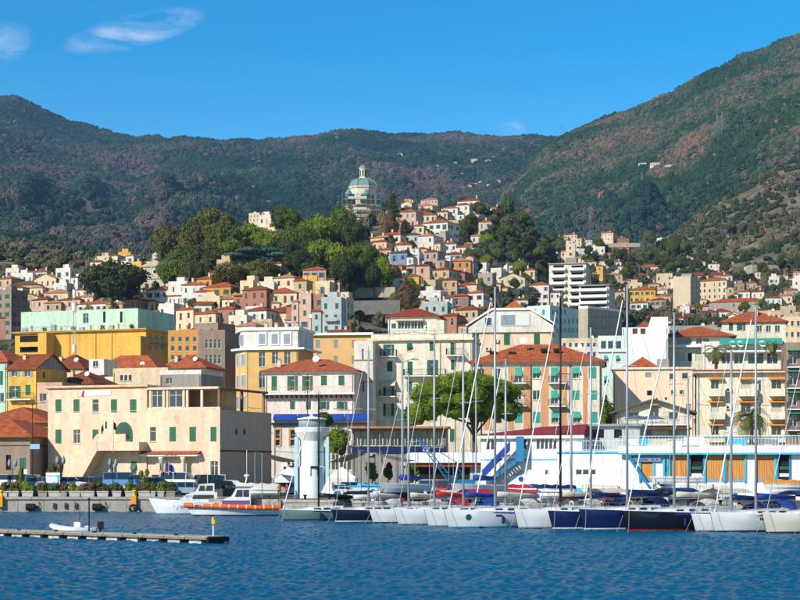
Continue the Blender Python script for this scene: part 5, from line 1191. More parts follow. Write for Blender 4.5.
def house(px, py, wpx, fl, wk, roof='hip', rk=None, th=None, Y=None, win=True):
    rg = random.Random(int(px*13+py*7))
    hh = fl*3.0+.4
    if Y is None: Y = solveY(px, py, hh)
    th = math.radians(rg.uniform(8, 30) if th is None else th)
    wpx *= 1.46 if px < 510 else 1.32; w = wpx*Y/F; d = max(5., min(10., w*rg.uniform(.75, 1.05)))
    # wpx spans front and visible right side
    wf = max(3.5, (w-d*math.sin(th)*.75)/math.cos(th))
    rk = rk or rg.choice(['terra', 'terra', 'rust', 'pale'])
    rw = {'hip': 'tiled hip roof', 'gable': 'tiled gable roof', 'flat': 'roof terrace', 'shed': 'lean-to tiled roof'}[roof]
    size = 'small' if fl <= 1 else ('tall' if fl >= 4 else '')
    key = {'hip': {'terra': 'orange ', 'rust': 'rust ', 'pale': 'faded ', 'brown': 'brown ', 'red': 'red '}, 'gable': {'terra': 'orange ', 'rust': 'rust ', 'pale': 'faded ', 'brown': 'brown ', 'red': 'red '}}.get(roof, {}).get(rk, '')
    lab = ' '.join(f"{size} {NOUN[wk]} house with {key}{rw} {zone(px, py)}".split())
    X = XW(px, Y)-w/2; z0 = min(hxy(X, Y), hxy(X+w, Y))-1.5
    h = ZW(py, Y)-z0
    root = thing('hill_house', lab, 'house', (X, Y+wf*math.sin(th)*.5, z0), -th); HOUSES.append((root, lab))
    R = {'f': [], 'r': []}; sty = rg.choice(['far', 'far', 'faropen', 'farclosed', 'faropen']); ck = rg.choice(['green', 'green', 'brownsh', 'brownsh', 'greysh', 'bluesh'])
    if win:
        for face, W in (('f', wf), ('r', d)):
            n = max(1, int(W/2.35))
            for f in range(fl):
                for i in range(n):
                    if rg.random() < .06: continue
                    ww = .85 if rg.random() < .85 else .6; wh = 1.5 if rg.random() < .85 else 2.0; a = W*(i+.5)/n-ww/2+rg.uniform(-.2, .2); zb = h-2.35-f*3.0-(wh-1.5)
                    if zb < .3 or a < .2: continue
                    R[face].append((a, zb, a+ww, zb+wh)); k = sty if rg.random() < .75 else rg.choice(['far', 'farclosed'])
                    put_window(root, (a, 0, zb) if face == 'f' else (wf, a, zb), 0 if face == 'f' else math.pi/2, ww, wh, k, ck, False)
    mb = MB(); facade(mb, wf, 0., h, R['f'], (0, 0, 0), (1, 0, 0), (0, 1, 0)); facade(mb, d, 0., h, R['r'], (wf, 0, 0), (0, 1, 0), (-1, 0, 0)); facade(mb, d, 0., h, [], (0, d, 0), (0, -1, 0), (1, 0, 0))
    mb.quad((wf, d, 0), (0, d, 0), (0, d, h), (wf, d, h)); mb.quad((0, 0, h), (wf, 0, h), (wf, d, h), (0, d, h))
    rh = min(wf, d)*.2
    if roof == 'gable':
        ax = 'x' if wf > d*1.1 else 'y'
        if ax == 'x': mb.add([(wf, 0, h), (wf, d, h), (wf, d/2, h+rh), (0, 0, h), (0, d, h), (0, d/2, h+rh)], [(0, 1, 2), (5, 4, 3)])
        else: mb.add([(0, 0, h), (wf, 0, h), (wf/2, 0, h+rh), (0, d, h), (wf, d, h), (wf/2, d, h+rh)], [(0, 1, 2), (5, 4, 3)])
    mb.build('wall', wall(wk), root)
    if roof == 'hip': m = MB(); hip_roof(m, 0, 0, wf, d, h+.15, rh, .3); m.build('roof', ROOFS[rk], root)
    elif roof == 'gable': m = MB(); gable_roof(m, 0, 0, wf, d, h, rh, ax, .35); m.build('roof', ROOFS[rk], root)
    elif roof == 'shed':
        m = MB(); m.add([(-.4, -.5, h+.05), (wf+.4, -.5, h+.05), (wf+.4, d+.3, h+d*.3), (-.4, d+.3, h+d*.3), (-.4, -.5, h+.2), (wf+.4, -.5, h+.2), (wf+.4, d+.3, h+d*.3+.15), (-.4, d+.3, h+d*.3+.15)], [(0,3,2,1),(4,5,6,7),(0,1,5,4),(1,2,6,5),(2,3,7,6),(3,0,4,7)]); m.build('roof', ROOFS[rk], root)
    else:
        m = MB(); t = .22; ph = .8; m.box(0, 0, h+.003, wf, t, h+ph); m.box(0, d-t, h+.003, wf, d, h+ph); m.box(0, t, h+.003, t, d-t, h+ph); m.box(wf-t, t, h+.003, wf, d-t, h+ph); m.build('parapet', wall(wk), root)
        if rg.random() < .6: m = MB(); m.box(wf*.2, d*.4, h+.003, wf*.2+2.6, d*.4+2.6, h+2.4); m.build('roof_cabin', wall(wk), root)
    if rg.random() < .5 and h > 5 and win:      # lower wing against one side
        aw, ad, ah = wf*rg.uniform(.35, .6), d*.75, h-3.0*rg.choice([.5, 1, 1]); x0 = wf+.004 if rg.random() < .6 else -aw-.004; y0 = rg.uniform(-.8, 1.0); R2 = []
        for i in range(max(1, int(aw/2.2))):
            a = aw*(i+.5)/max(1, int(aw/2.2))-.4
            for f in range(2):
                zb = ah-2.2-3*f
                if zb > .3: R2.append((a, zb, a+.8, zb+1.35)); put_window(root, (x0+a, y0, zb), 0, .8, 1.35, rg.choice(['far', 'farclosed']), ck, False)
        m = MB(); facade(m, aw, 0., ah, R2, (x0, y0, 0), (1, 0, 0), (0, 1, 0)); facade(m, ad, 0., ah, [], (x0+aw, y0, 0), (0, 1, 0), (-1, 0, 0)); facade(m, ad, 0., ah, [], (x0, y0+ad, 0), (0, -1, 0), (1, 0, 0)); m.quad((x0, y0, ah), (x0+aw, y0, ah), (x0+aw, y0+ad, ah), (x0, y0+ad, ah)); m.build('wing', wall(wk if rg.random() < .5 else rg.choice(['cream', 'white', 'beige', 'ivory'])), root)
        m = MB(); m.add([(x0-.2, y0-.35, ah+.03), (x0+aw+.2, y0-.35, ah+.03), (x0+aw+.2, y0+ad, ah+ad*.22), (x0-.2, y0+ad, ah+ad*.22), (x0-.2, y0-.35, ah+.16), (x0+aw+.2, y0-.35, ah+.16), (x0+aw+.2, y0+ad, ah+ad*.22+.13), (x0-.2, y0+ad, ah+ad*.22+.13)], [(0,3,2,1),(4,5,6,7),(0,1,5,4),(1,2,6,5),(2,3,7,6),(3,0,4,7)]); m.build('wing_roof', ROOFS[rk], root)
    if rg.random() < .6: chimney(root, wf*rg.uniform(.2, .8), d*rg.uniform(.3, .7), h+rh*.3, rh*.7+.9, None, .6)
    if rg.random() < .35: aerial(root, wf*rg.uniform(.2, .8), d*.5, h+.3, rh+1.8)
    if rg.random() < .2: dish(root, wf*rg.uniform(.2, .8), .4, h+.4, .33)
    if rg.random() < .3 and fl > 1 and win:
        m = MB(); a = wf*.2; b = wf*.8; zb = h-5.55; 
        if zb > .5: m.box(a, -1.0, zb-.15, b, -.003, zb); m.box(a, -1.0, zb, b, -.92, zb+.9); m.build('balcony', wall(rg.choice(['white', wk])), root)
    return root
HL = [ # px, py of eave, width px, floors, colour, roof
 (25,275,20,2,'white','flat'),(8,279,16,2,'beige','hip'),(26,285,22,2,'beige','hip','brown'),(49,279,22,2,'cream','gable'),(62,285,12,2,'white','flat'),(73,285,14,1,'white','hip'),(66,270,15,3,'white','flat'),(31,298,18,2,'beige','gable'),
 (44,300,18,2,'pink','hip'),(58,293,20,2,'cream','hip'),(74,300,22,2,'pink','hip'),(97,304,28,1,'white','hip'),(8,292,18,5,'taupe','flat'),(14,312,20,2,'pink','hip'),(2,318,14,2,'rose','hip'),(88,297,16,2,'peach','hip'),(118,304,18,1,'beige','hip'),
 (40,272,14,2,'white','hip'),(14,270,12,2,'ivory','flat'),(80,276,12,2,'ivory','flat'),(6,300,10,3,'white','flat'),(84,290,12,2,'white','hip'),(135,300,14,2,'rose','hip'),(18,288,12,2,'ivory','hip'),(54,303,14,2,'beige','hip'),(38,288,12,2,'peach','hip'),
 (105,258,12,2,'cream','flat'),(115,256,10,2,'ivory','hip'),(125,254,10,2,'yellow','flat'),(132,256,9,2,'white','hip'),(138,264,12,3,'yellow','flat'),(97,262,10,2,'ivory','hip'),(147,268,10,2,'ivory','flat'),
 (162,290,22,2,'white','hip','terra'),(181,284,18,3,'white','flat'),(196,285,20,3,'white','hip'),(179,296,16,2,'ivory','hip','red'),(150,302,20,1,'cream','hip'),(190,310,20,2,'peach','hip'),(170,306,16,2,'white','flat'),(160,312,14,1,'rose','hip'),(140,290,10,1,'beige','flat'),
 (274,264,20,2,'white','hip','terra'),(297,268,24,2,'beige','hip'),(316,270,18,3,'lilac','hip'),(287,278,19,3,'peach','hip'),(302,281,12,3,'beige','hip'),(311,278,12,2,'yellow','flat'),(335,282,14,2,'beige','hip','terra'),(222,287,26,2,'ochre','hip','terra'),(205,292,14,2,'white','hip'),
 (258,290,22,3,'rose','hip','rust'),(283,293,26,3,'cream','hip','terra'),(300,296,10,3,'beige','flat'),(242,296,14,2,'ochre','flat'),(212,299,22,2,'cream','flat'),(259,311,22,2,'white','hip'),(229,309,16,2,'rose','hip'),(210,314,22,2,'cream','hip'),(283,313,26,2,'cream','shed'),
 (306,296,10,5,'pink','flat'),(317,297,15,5,'rose','flat'),(333,300,16,5,'paleblue','flat'),(327,323,18,1,'orange','hip'),(311,328,18,1,'white','hip'),(212,326,24,3,'taupe','flat'),(240,318,16,2,'ivory','flat'),(232,299,14,2,'ivory','shed'),(272,303,14,2,'peach','hip'),(295,306,12,3,'rose','hip'),
 (250,283,14,2,'cream','flat'),(204,305,14,2,'white','shed'),(324,284,12,3,'cream','flat'),(341,300,8,3,'cream','flat'),(222,318,16,1,'beige','hip'),(268,284,12,2,'ivory','flat'),(265,322,18,2,'beige','flat'),(298,320,18,2,'ivory','hip'),(250,326,20,2,'cream','hip'),
 (381,242,14,2,'cream','hip'),(402,245,16,2,'white','hip','terra'),(401,253,15,3,'blue','hip','brown'),(415,255,11,2,'white','flat'),(400,266,10,2,'ochre','hip'),(423,249,10,2,'pink','hip'),(434,252,13,3,'lilac','hip'),(450,244,16,2,'white','hip','terra'),(461,261,16,3,'ochre','hip','pale'),
 (424,266,11,3,'pink','hip'),(445,270,18,2,'beige','hip'),(460,273,14,2,'rose','hip'),(414,276,8,2,'yellow','hip'),(397,278,13,1,'white','hip'),(432,293,16,2,'white','flat'),(446,299,11,2,'white','hip'),(437,304,20,2,'paleblue','flat'),(457,287,16,1,'paleblue','hip'),(471,285,15,2,'cream','hip'),
 (487,275,12,3,'lilac','flat'),(498,270,10,2,'white','flat'),(410,212,16,2,'pink','hip','terra'),(427,206,15,2,'cream','hip'),(426,215,18,2,'cream','hip','terra'),(439,223,24,3,'white','hip'),(431,200,14,2,'pink','hip'),(465,205,13,2,'white','hip','red'),(472,201,20,2,'ivory','hip','red'),
 (362,240,22,1,'cream','hip','terra'),(380,238,13,2,'cream','hip'),(392,235,17,2,'ivory','hip'),(429,236,15,3,'white','hip'),(414,235,14,2,'paleblue','hip','brown'),(466,244,14,2,'rose','hip'),(443,236,12,2,'lilac','flat'),(455,254,12,2,'lilac','hip'),(475,250,12,2,'paleblue','flat'),(447,262,10,2,'white','flat'),(436,262,12,2,'cream','hip'),(408,258,10,2,'cream','flat'),
 (482,262,10,2,'white','hip'),(412,266,9,2,'lilac','hip'),(450,280,12,2,'beige','hip'),(478,293,14,2,'white','hip'),(462,296,12,2,'rose','hip'),(420,300,12,1,'beige','hip'),(470,310,20,2,'beige','hip','rust'),(452,316,16,2,'orange','hip','rust'),(488,308,14,1,'rose','hip','rust'),(400,222,12,2,'rose','hip'),(444,212,10,2,'cream','hip'),(452,208,10,2,'white','hip'),
 (389,266,8,2,'beige','hip'),(386,250,12,2,'beige','hip'),(419,226,10,2,'cream','hip'),(456,222,10,2,'beige','flat'),
 (256,214,10,2,'cream','flat'),(266,217,10,2,'ivory','flat'),(273,221,8,2,'peach','flat'),(261,221,9,1,'cream','hip'),
 (514,278,22,2,'cream','gable'),(541,285,18,3,'white','hip'),(542,262,12,1,'cream','hip'),(571,245,8,4,'peach','flat'),(563,238,14,1,'peach','hip'),(572,235,12,2,'cream','hip'),(505,288,12,2,'beige','hip'),(586,252,18,1,'paleblue','flat'),(598,248,14,1,'white','flat'),(592,262,12,1,'cream','hip'),
 (644,290,22,3,'yellow','hip','terra'),(641,303,16,2,'white','hip','terra'),(666,275,14,3,'cream','flat'),(716,281,26,4,'cream','hip'),(741,285,10,3,'taupe','flat'),(710,275,24,1,'beige','gable'),(740,302,44,2,'lilac','hip'),(722,312,20,1,'white','hip','red'),(775,298,14,2,'white','hip'),
 (652,267,22,1,'white','hip','terra'),(641,276,18,1,'cream','hip','terra'),(608,261,13,2,'white','hip'),(601,266,7,2,'yellow','hip'),(631,257,14,1,'rose','hip'),(668,267,10,1,'cream','hip'),(680,268,10,1,'ivory','hip'),(609,233,11,2,'peach','hip'),(624,239,11,2,'orange','hip'),(661,239,6,1,'white','flat'),
 (741,257,8,1,'white','hip'),(752,283,10,2,'beige','hip'),(760,292,12,2,'ivory','hip'),(792,290,12,2,'lilac','hip'),(798,280,8,3,'white','flat'),(768,284,9,1,'beige','hip'),(615,275,14,1,'beige','hip'),(622,292,12,2,'beige','hip'),(660,300,14,2,'lilac','hip'),(672,305,14,1,'paleblue','hip'),(703,300,10,1,'cream','hip'),(755,306,14,1,'orange','hip'),
 (613,248,9,1,'ivory','flat'),(588,240,8,1,'white','hip'),(730,268,9,1,'rose','hip'),(782,268,10,1,'beige','hip'),(710,312,14,1,'rose','hip','red'),(790,308,14,2,'beige','flat'),(634,312,16,1,'rose','hip'),(690,318,18,1,'white','hip','red'),(676,321,16,1,'ivory','hip','terra'),
 (560,300,14,2,'cream','hip'),(628,268,12,1,'cream','hip'),(617,262,10,2,'ivory','hip'),(690,258,9,1,'white','hip'),(702,262,9,1,'cream','hip'),(715,264,10,1,'white','hip'),(728,276,10,2,'ivory','hip'),(762,272,10,1,'cream','hip'),(775,278,9,2,'white','flat'),(786,276,9,1,'cream','hip'),(750,268,8,1,'white','flat'),(636,284,12,2,'cream','flat'),(655,284,10,2,'beige','hip'),(664,290,10,2,'white','hip'),(706,292,10,2,'beige','hip'),(745,292,11,2,'ivory','hip'),(786,296,12,2,'cream','hip'),(580,258,10,1,'ivory','hip'),(575,250,9,1,'white','flat'),(610,254,10,1,'cream','hip'),(640,262,9,1,'white','hip'),(520,262,10,1,'ivory','hip'),(530,270,11,2,'cream','hip'),(505,262,9,1,'white','hip'),(555,252,9,1,'ivory','hip'),(495,284,12,2,'cream','hip'),(520,300,14,2,'ivory','hip'),(478,236,10,2,'white','hip'),(486,222,10,2,'cream','hip'),(478,214,9,1,'white','hip'),(496,208,8,1,'ivory','hip')]
for q in HL: house(*q)
def town_fill():
    """plain houses of the rows behind, partly seen between those in front"""
    rg = random.Random(21)
    for _ in range(150):
        if len(HOUSES) >= 312: break
        px = rg.choice([rg.uniform(0, 200), rg.uniform(200, 345), rg.uniform(560, 800), rg.uniform(395, 500), rg.uniform(600, 800)]); Y = rg.uniform(400, 640) if px < 350 else (rg.uniform(560, 800) if px < 500 else rg.uniform(430, 950))
        if 150 < px < 390 and Y > 560: continue
        fl = rg.choice([2, 2, 3]); py = HY-(hz(px, Y)+fl*3.0-CAMH)*F/Y
        if any(abs(px-q[0]) < 9 and abs(py-q[1]) < 7 for q in HL): continue
        house(px, py, rg.uniform(10, 16)*500/Y, fl, rg.choice(['white', 'cream', 'ivory', 'peach', 'pink', 'beige', 'ochre']), rg.choice(['hip', 'hip', 'gable', 'flat']), Y=Y)
town_fill()
# ------------------------------------------------------------------ big blocks on the slope
def slope_blocks():
    B = Bld('apartment_block', 'seven storey apartment block with white curved balconies', 549, 586, 715, 14, 263.5, 14, 'ivory', cat='apartments')
    for k in range(7):
        py = 268+k*7
        for a, b in ((551.5, 566), (569.5, 585)):
            B.win(a+2, py-2.5, b-2, py+2.4, 'dark', sill=False); x0, z = B.fp(a, py+2.6); x1, _ = B.fp(b, py+2.6); B.balcony(x0, x1, z, 1.4, True, m=M['white'])
        for q in (589, 592.5): B.win(q, py-2, q+1.6, py+2, 'pane', face='right', sill=False)
    B.finish(); B.box('roof_slab', -.4, -.5, B.h+.003, B.w+.3, B.d, B.h+.4, M['concrete']); B.box('lift_house', B.w*.4, 4, B.h+.41, B.w*.7, 9, B.h+3, wall('grey'))
    C = Bld('apartment_block', 'broad five storey apartment block with continuous white balconies', 579, 609, 690, 16, 285.5, 14, 'ivory', cat='apartments')
    for k in range(5):
        py = 289+k*6.3; C.win(581, py-2.3, 606, py+2, 'dark', sill=False); x0, z = C.fp(579.5, py+2.4); x1, _ = C.fp(607.5, py+2.4); C.balcony(x0, x1, z, 1.4, True, m=M['white'])
        for q in (611, 615): C.win(q, py-2, q+1.8, py+2, 'pane', face='right', sill=False)
    C.finish(); C.box('roof_slab', -.4, -.6, C.h+.003, C.w+.3, C.d, C.h+.4, M['concrete'])
    T = Bld('tower_block', 'beige blank fronted tower block with square windows down its side', 673, 690.5, 820, 24, 277.5, 17, 'beige', cat='apartments'); T.wk = mat('plaster_sand', 'c3b294', .9, var=.12, scale=.4)
    for k in range(7):
        for q in (692, 696, 700): T.win(q, 280.5+k*5.6, q+1.5, 283.2+k*5.6, 'pane', face='right', sill=False)
    T.finish(); T.box('lift_house', T.w*.3, 5, T.h+.003, T.w*.9, 10, T.h+2.4, wall('grey')); T.parapet(.7)
    D = Bld('apartment_block', 'mint white apartment block with turquoise shutters, long shaded side', 527, 550, 540, 35, 307, 24, 'mint', cat='apartments'); D.wk = mat('plaster_seafoam', 'c2d4c4', .9, var=.12, scale=.4)
    for k in range(3):
        for q in (533.5, 542): D.win(q, 309.5+k*9, q+2.8, 315+k*9, 'closed', 'teal', sill=False)
        for q in range(8): D.win(552+q*4, 309.5+k*9, 554.2+q*4, 315+k*9, 'pane', 'teal', 'right', sill=False)
    D.finish(); D.parapet(.6)
    E = Bld('garden_wall', 'long grey terraced garden wall under the bright pines', 340, 395, 560, 10, 287, 2, 'stone', cat='wall', z0=ZW(297, 560)); E.finish()
    E = Bld('garden_wall', 'blue netted retaining wall below the terraced garden', 345, 400, 530, 10, 300, 1.5, 'paleblue', cat='wall', z0=ZW(314, 530)); E.wk = mat('blue_netting', '6a675f', .9, var=.3, scale=.5); E.finish()
    E = Bld('garden_wall', 'stepped stone retaining wall under the terracotta villa on the terrace', 590, 640, 1010, 5, 243, 2, 'stone', cat='wall', z0=ZW(247, 1010)); E.finish()
    E = Bld('viaduct', 'pale concrete road viaduct crossing the olive slope', 752, 815, 1000, -14, 268, 8, 'stone', cat='bridge', z0=ZW(275, 1000)); E.finish(); E.parapet(.9, .3)
slope_blocks()

def church():
    Y = 760; c = P(363, 236, Y); z0 = hz(363, Y)-2; s = Y/F
    t = thing('domed_church', 'domed hill church with green copper dome, white lantern and scaffolded drum', 'church', (c.x, Y, z0)); H = lambda py: ZW(py, Y)-z0
    st = wall('ivory'); m = MB(); r = 17*s*.98; a0 = math.pi/8
    m.lathe([(r*1.05, 0), (r*1.05, H(208)), (r*1.0, H(207.5))], 8, a0=a0); m.build('lower_drum', wall('stone'), t)
    m = MB(); m.lathe([(r*.86, H(207.4)), (r*.86, H(190)), (r*.93, H(189)), (r*.95, H(187.5)), (r*.9, H(187.3))], 8, a0=a0); dr = m.build('drum', st, t)
    n = 16; prof = [(r*.9, H(187.2))]+[(r*.88*math.cos(q)**.9+.001, H(187.2)+(H(178.5)-H(187.2))*math.sin(q)) for q in np.linspace(.05, 1.28, 7)]
    m = MB(); m.lathe(prof, 8, a0=a0); m.build('dome', M['copper'], t)
    for j in range(8):
        a = a0+2*math.pi*j/8; m = MB(); m.tube([((p[0]+.05)*math.cos(a), (p[0]+.05)*math.sin(a), p[1]) for p in prof], .22, 5); m.build('dome_rib', M['copper'], t)
    m = MB(); lr = 3.6*s; m.lathe([(lr*1.2, H(179.2)), (lr*1.2, H(178)), (lr, H(177.8)), (lr, H(169.5)), (lr*1.2, H(169)), (lr*1.15, H(168.4))], 8, a0=a0); la = m.build('lantern', st, t)
    m = MB(); m.lathe([(lr*1.1, H(168.3))]+[(lr*1.1*math.cos(q)+.01, H(168.3)+(H(165)-H(168.3))*math.sin(q)) for q in np.linspace(.1, 1.5, 5)]+[(.08, H(164.3)), (.05, H(162.5))], 12); m.build('lantern_cap', M['copper'], la, smooth=True)
    for j in range(8):
        a = 2*math.pi*j/8
        o = MB(); o.box(-.22, -.06, 0, .22, .05, 2.6); o.build('lantern_opening', M['dark'], la, (math.cos(a)*lr*.95, math.sin(a)*lr*.95, H(176.8)), a+math.pi/2)
        o = MB(); o.prism([(-1, 0), (1, 0), (1, 2.6), (.7, 3.4), (0, 3.7), (-.7, 3.4), (-1, 2.6)], -.08, .05); o.build('drum_window', M['glass'], dr, (math.cos(a)*r*.80, math.sin(a)*r*.80, H(205)), a+math.pi/2)
        o = MB(); o.box(-.5, -.1, 0, .5, .1, H(208)*.96); a2 = a+math.pi/8; o.build('pilaster', st, t, (math.cos(a2)*r*1.03, math.sin(a2)*r*1.03, 0), a2+math.pi/2)
    m = MB(); m.lathe([(r*1.1, H(208.4)), (r*1.14, H(207.6)), (r*1.08, H(207))], 8, a0=a0); m.build('cornice', st, t)
    for px in (349, 366.5):   # small green corner turrets
        x = XW(px, Y)-c.x; m = MB(); m.lathe([(1.4, H(207)), (1.4, H(197.5)), (1.65, H(197)), (1.5, H(195.5)), (.9, H(193)), (.1, H(190.5))], 10, (x, -r*.82)); m.build('turret', M['copper'], t, smooth=True)
    # nave to the right and portico block in front
    nb = MB(); nb.box(r*.5, -4, 0, r*2.0, 10, H(216)); nb.build('nave', wall('stone'), t); nb = MB(); gable_roof(nb, r*.5, -4, r*2.0, 10, H(216), 3, 'x', .4); nb.build('nave_roof', ROOFS['pale'], t)
    # scaffold with white sheeting round the lower drum
    sc = MB()
    for k in range(9):
        z = H(240)+(H(197)-H(240))*k/8
        sc.tube([(-r*1.2, -r*1.18, z), (r*1.1, -r*1.18, z)], .09, 4)
        sc.tube([(-r*1.2, -r*1.18, z), (-r*1.2, r*.2, z)], .09, 4)
    for j in range(9): x = -r*1.2+r*2.3*j/8; sc.tube([(x, -r*1.18, 0), (x, -r*1.18, H(196))], .09, 4)
    s_ = sc.build('scaffold', M['metal'], t); s_['kind'] = 'stuff'
    for k in range(8):
        z = H(240)+(H(197)-H(240))*k/8; o = MB(); o.box(-r*1.18, -r*1.16, z+.1, r*1.05, -r*1.05, z+.22); o.build('scaffold_deck', M['wood'], s_)
        if k in (2, 3, 5, 7, 1): o = MB(); o.box(-r*1.15+r*.3*(k % 3), -r*1.2, z+.25, r*(.5-.25*(k % 2)), -r*1.19, z+1.3); o.build('sheeting', M['canvas'], s_)
church()
def chapel():
    Y = 600; c = P(155, 284, Y); z0 = hz(155, Y)-1; H = lambda py: ZW(py, Y)-z0; s = Y/F
    t = thing('chapel', 'small grey stone chapel with pediment, clock roundel and domed bell turret', 'chapel', (XW(143, Y), Y, z0), math.radians(-12)); W = 25*s; st = mat('plaster_limestone', 'b5ab97', .95, var=.2, scale=.7, streak=.6)
    m = MB(); m.box(0, 0, 0, W, 9, H(267)); m.build('wall', st, t)
    m = MB(); m.box(-.2, -.3, H(279), W+.2, -.003, H(278)); m.build('cornice', st, t); m = MB(); m.box(-.3, -.4, H(267), W+.3, 9.2, H(265.6)); m.build('cornice', st, t)
    m = MB(); m.prism([(-.3, H(265.5)), (W+.3, H(265.5)), (W/2, H(260.5))], -.35, 9); m.build('pediment', st, t)
    for k in range(4): m = MB(); x = W*(.06+.27*k); m.box(x, -.15, H(278), x+.5, -.003, H(267)); m.build('pilaster', st, t)
    n = 16; m = MB(); m.prism([(W/2+.85*math.cos(2*math.pi*i/n), H(272)+.85*math.sin(2*math.pi*i/n)) for i in range(n)], -.12, -.003); rd = m.build('roundel', M['white'], t)
    m = MB(); m.prism([(W/2+.6*math.cos(2*math.pi*i/n), H(272)+.6*math.sin(2*math.pi*i/n)) for i in range(n)], -.16, -.121); m.build('roundel_glass', M['dark'], rd)
    m = MB(); m.lathe([(1.4, H(262)), (1.4, H(258.8)), (1.55, H(258.5)), (1.1, H(258.2)), (1.1, H(255.5)), (1.25, H(255.2)), (.95, H(254)), (.3, H(252.6)), (.1, H(252.2)), (.05, H(250.5))], 12, (W/2-.3, 1.5)); m.build('bell_turret', st, t, smooth=True)
    m = MB(); m.box(W/2-.7, -.1, .0, W/2+.7, -.003, 2.8); m.build('door', M['brownsh'], t)
chapel()

# ------------------------------------------------------------------ trees
def crown_mesh(name, lobes, n, ls, leaf, seed, core=True, hollow=.55):
    """leaf-sized faces through the volume of several ellipsoid lobes, over lumpy inner cores"""
    rg = np.random.default_rng(seed); vs = []; fs = []; L = np.array([l[3]*l[4]+l[3]*l[5]+l[4]*l[5] for l in lobes]); cnt = (n*L/L.sum()).astype(int)
    base = 0
    for l, k in zip(lobes, cnt):
        d = rg.normal(size=(k, 3)); d /= np.linalg.norm(d, axis=1)[:, None]; d[:, 2] = np.where(d[:, 2] < -.35, -d[:, 2]*.6, d[:, 2])
        r = hollow+(1-hollow)*rg.random(k)**.5; lump = 1+.16*np.sin(d[:, 0]*5+seed)*np.sin(d[:, 1]*6+l[0])+.1*np.sin(d[:, 2]*9+l[1])
        p = np.array(l[:3])+d*np.array(l[3:6])*(r*lump)[:, None]
        nr = d+rg.normal(size=(k, 3))*.55; nr /= np.linalg.norm(nr, axis=1)[:, None]
        a = np.cross(nr, rg.normal(size=(k, 3))); a /= np.linalg.norm(a, axis=1)[:, None]; b = np.cross(nr, a); s = ls*rg.uniform(.6, 1.4, k)[:, None]
        q = np.stack([p-a*s, p-b*s*.6, p+a*s, p+b*s*.6], 1).reshape(-1, 3); vs.append(q); fs.append(np.arange(k*4).reshape(k, 4)+base); base += k*4
    v = np.concatenate(vs); f = np.concatenate(fs)
    me = bpy.data.meshes.new(name); faces = f.tolist(); verts = v.tolist()
    if core:  # unseen inner cores added to block light through the crown
        for l in lobes:
            b0 = len(verts); nu, nv = 10, 6
            for i in range(nv+1):
                for j in range(nu):
                    th, ph = math.pi*i/nv, 2*math.pi*j/nu; k = .72*(1+.15*math.sin(3*ph+l[0])+.1*math.cos(5*th+l[1]))
                    verts.append((l[0]+l[3]*k*math.sin(th)*math.cos(ph), l[1]+l[4]*k*math.sin(th)*math.sin(ph), l[2]+l[5]*k*math.cos(th)))
            for i in range(nv):
                for j in range(nu): faces.append([b0+i*nu+j, b0+(i+1)*nu+j, b0+(i+1)*nu+(j+1) % nu, b0+i*nu+(j+1) % nu])
    me.from_pydata(verts, [], faces); me.materials.append(leaf); me.update(); return me
def rand_lobes(rg, n, R, H, flat=.8):
    out = []
    for i in range(n):
        a = 2*math.pi*i/n+rg.uniform(-.4, .4); q = R*rg.uniform(.35, .62); r = R*rg.uniform(.38, .55)
        out.append((q*math.cos(a), q*math.sin(a), H*rg.uniform(.35, .75), r, r, r*flat*rg.uniform(.8, 1.1)))
    out.append((0, 0, H*.8, R*.5, R*.5, R*.45*flat)); return out
_tm = {}
def tree_meshes(kind, var):
    """unit tree: crown radius 1, crown from z=0 up to about the stated height"""
    key = (kind, var)
    if key in _tm: return _tm[key]
    rg = random.Random(hash(kind) % 97 + var*5 if False else sum(map(ord, kind))+var*5)
    if kind == 'round': lob = rand_lobes(rg, 7, 1, 1.3, .85); n, ls = 5200, .05
    elif kind == 'umbrella': lob = rand_lobes(rg, 9, 1, .75, .55); n, ls = 5200, .045
    elif kind == 'tall': lob = [(rg.uniform(-.15, .15), rg.uniform(-.15, .15), .3+.42*i, (1-.12*i)*.85, (1-.12*i)*.85, .42) for i in range(6)]; n, ls = 4500, .06
    elif kind == 'cypress': lob = [(0, 0, .9+1.1*i, .95-.1*abs(i-1), .95-.1*abs(i-1), 1.0) for i in range(5)]; n, ls = 2500, .12
    elif kind == 'cedar': lob = [(rg.uniform(-.5, .5), rg.uniform(-.5, .5), .15+.22*i, .62, .62, .13) for i in range(5)]+[(rg.uniform(-.6, .6), rg.uniform(-.3, .3), .2+.2*i, .5, .5, .11) for i in range(4)]; n, ls = 4500, .045
    lobes = lob; _tm[key] = (lobes, n, ls, {}); return _tm[key]
_tk2 = {}
TREE_WORDS = dict(dark='dark green', olive='olive green', mid='green', bright='bright green', cedar='blue green', autumn='brown autumnal', grey='grey green', pine='yellow green')
KIND_WORDS = dict(round='broad tree', umbrella='umbrella pine', tall='tall conifer', cypress='slim cypress', cedar='layered cedar')
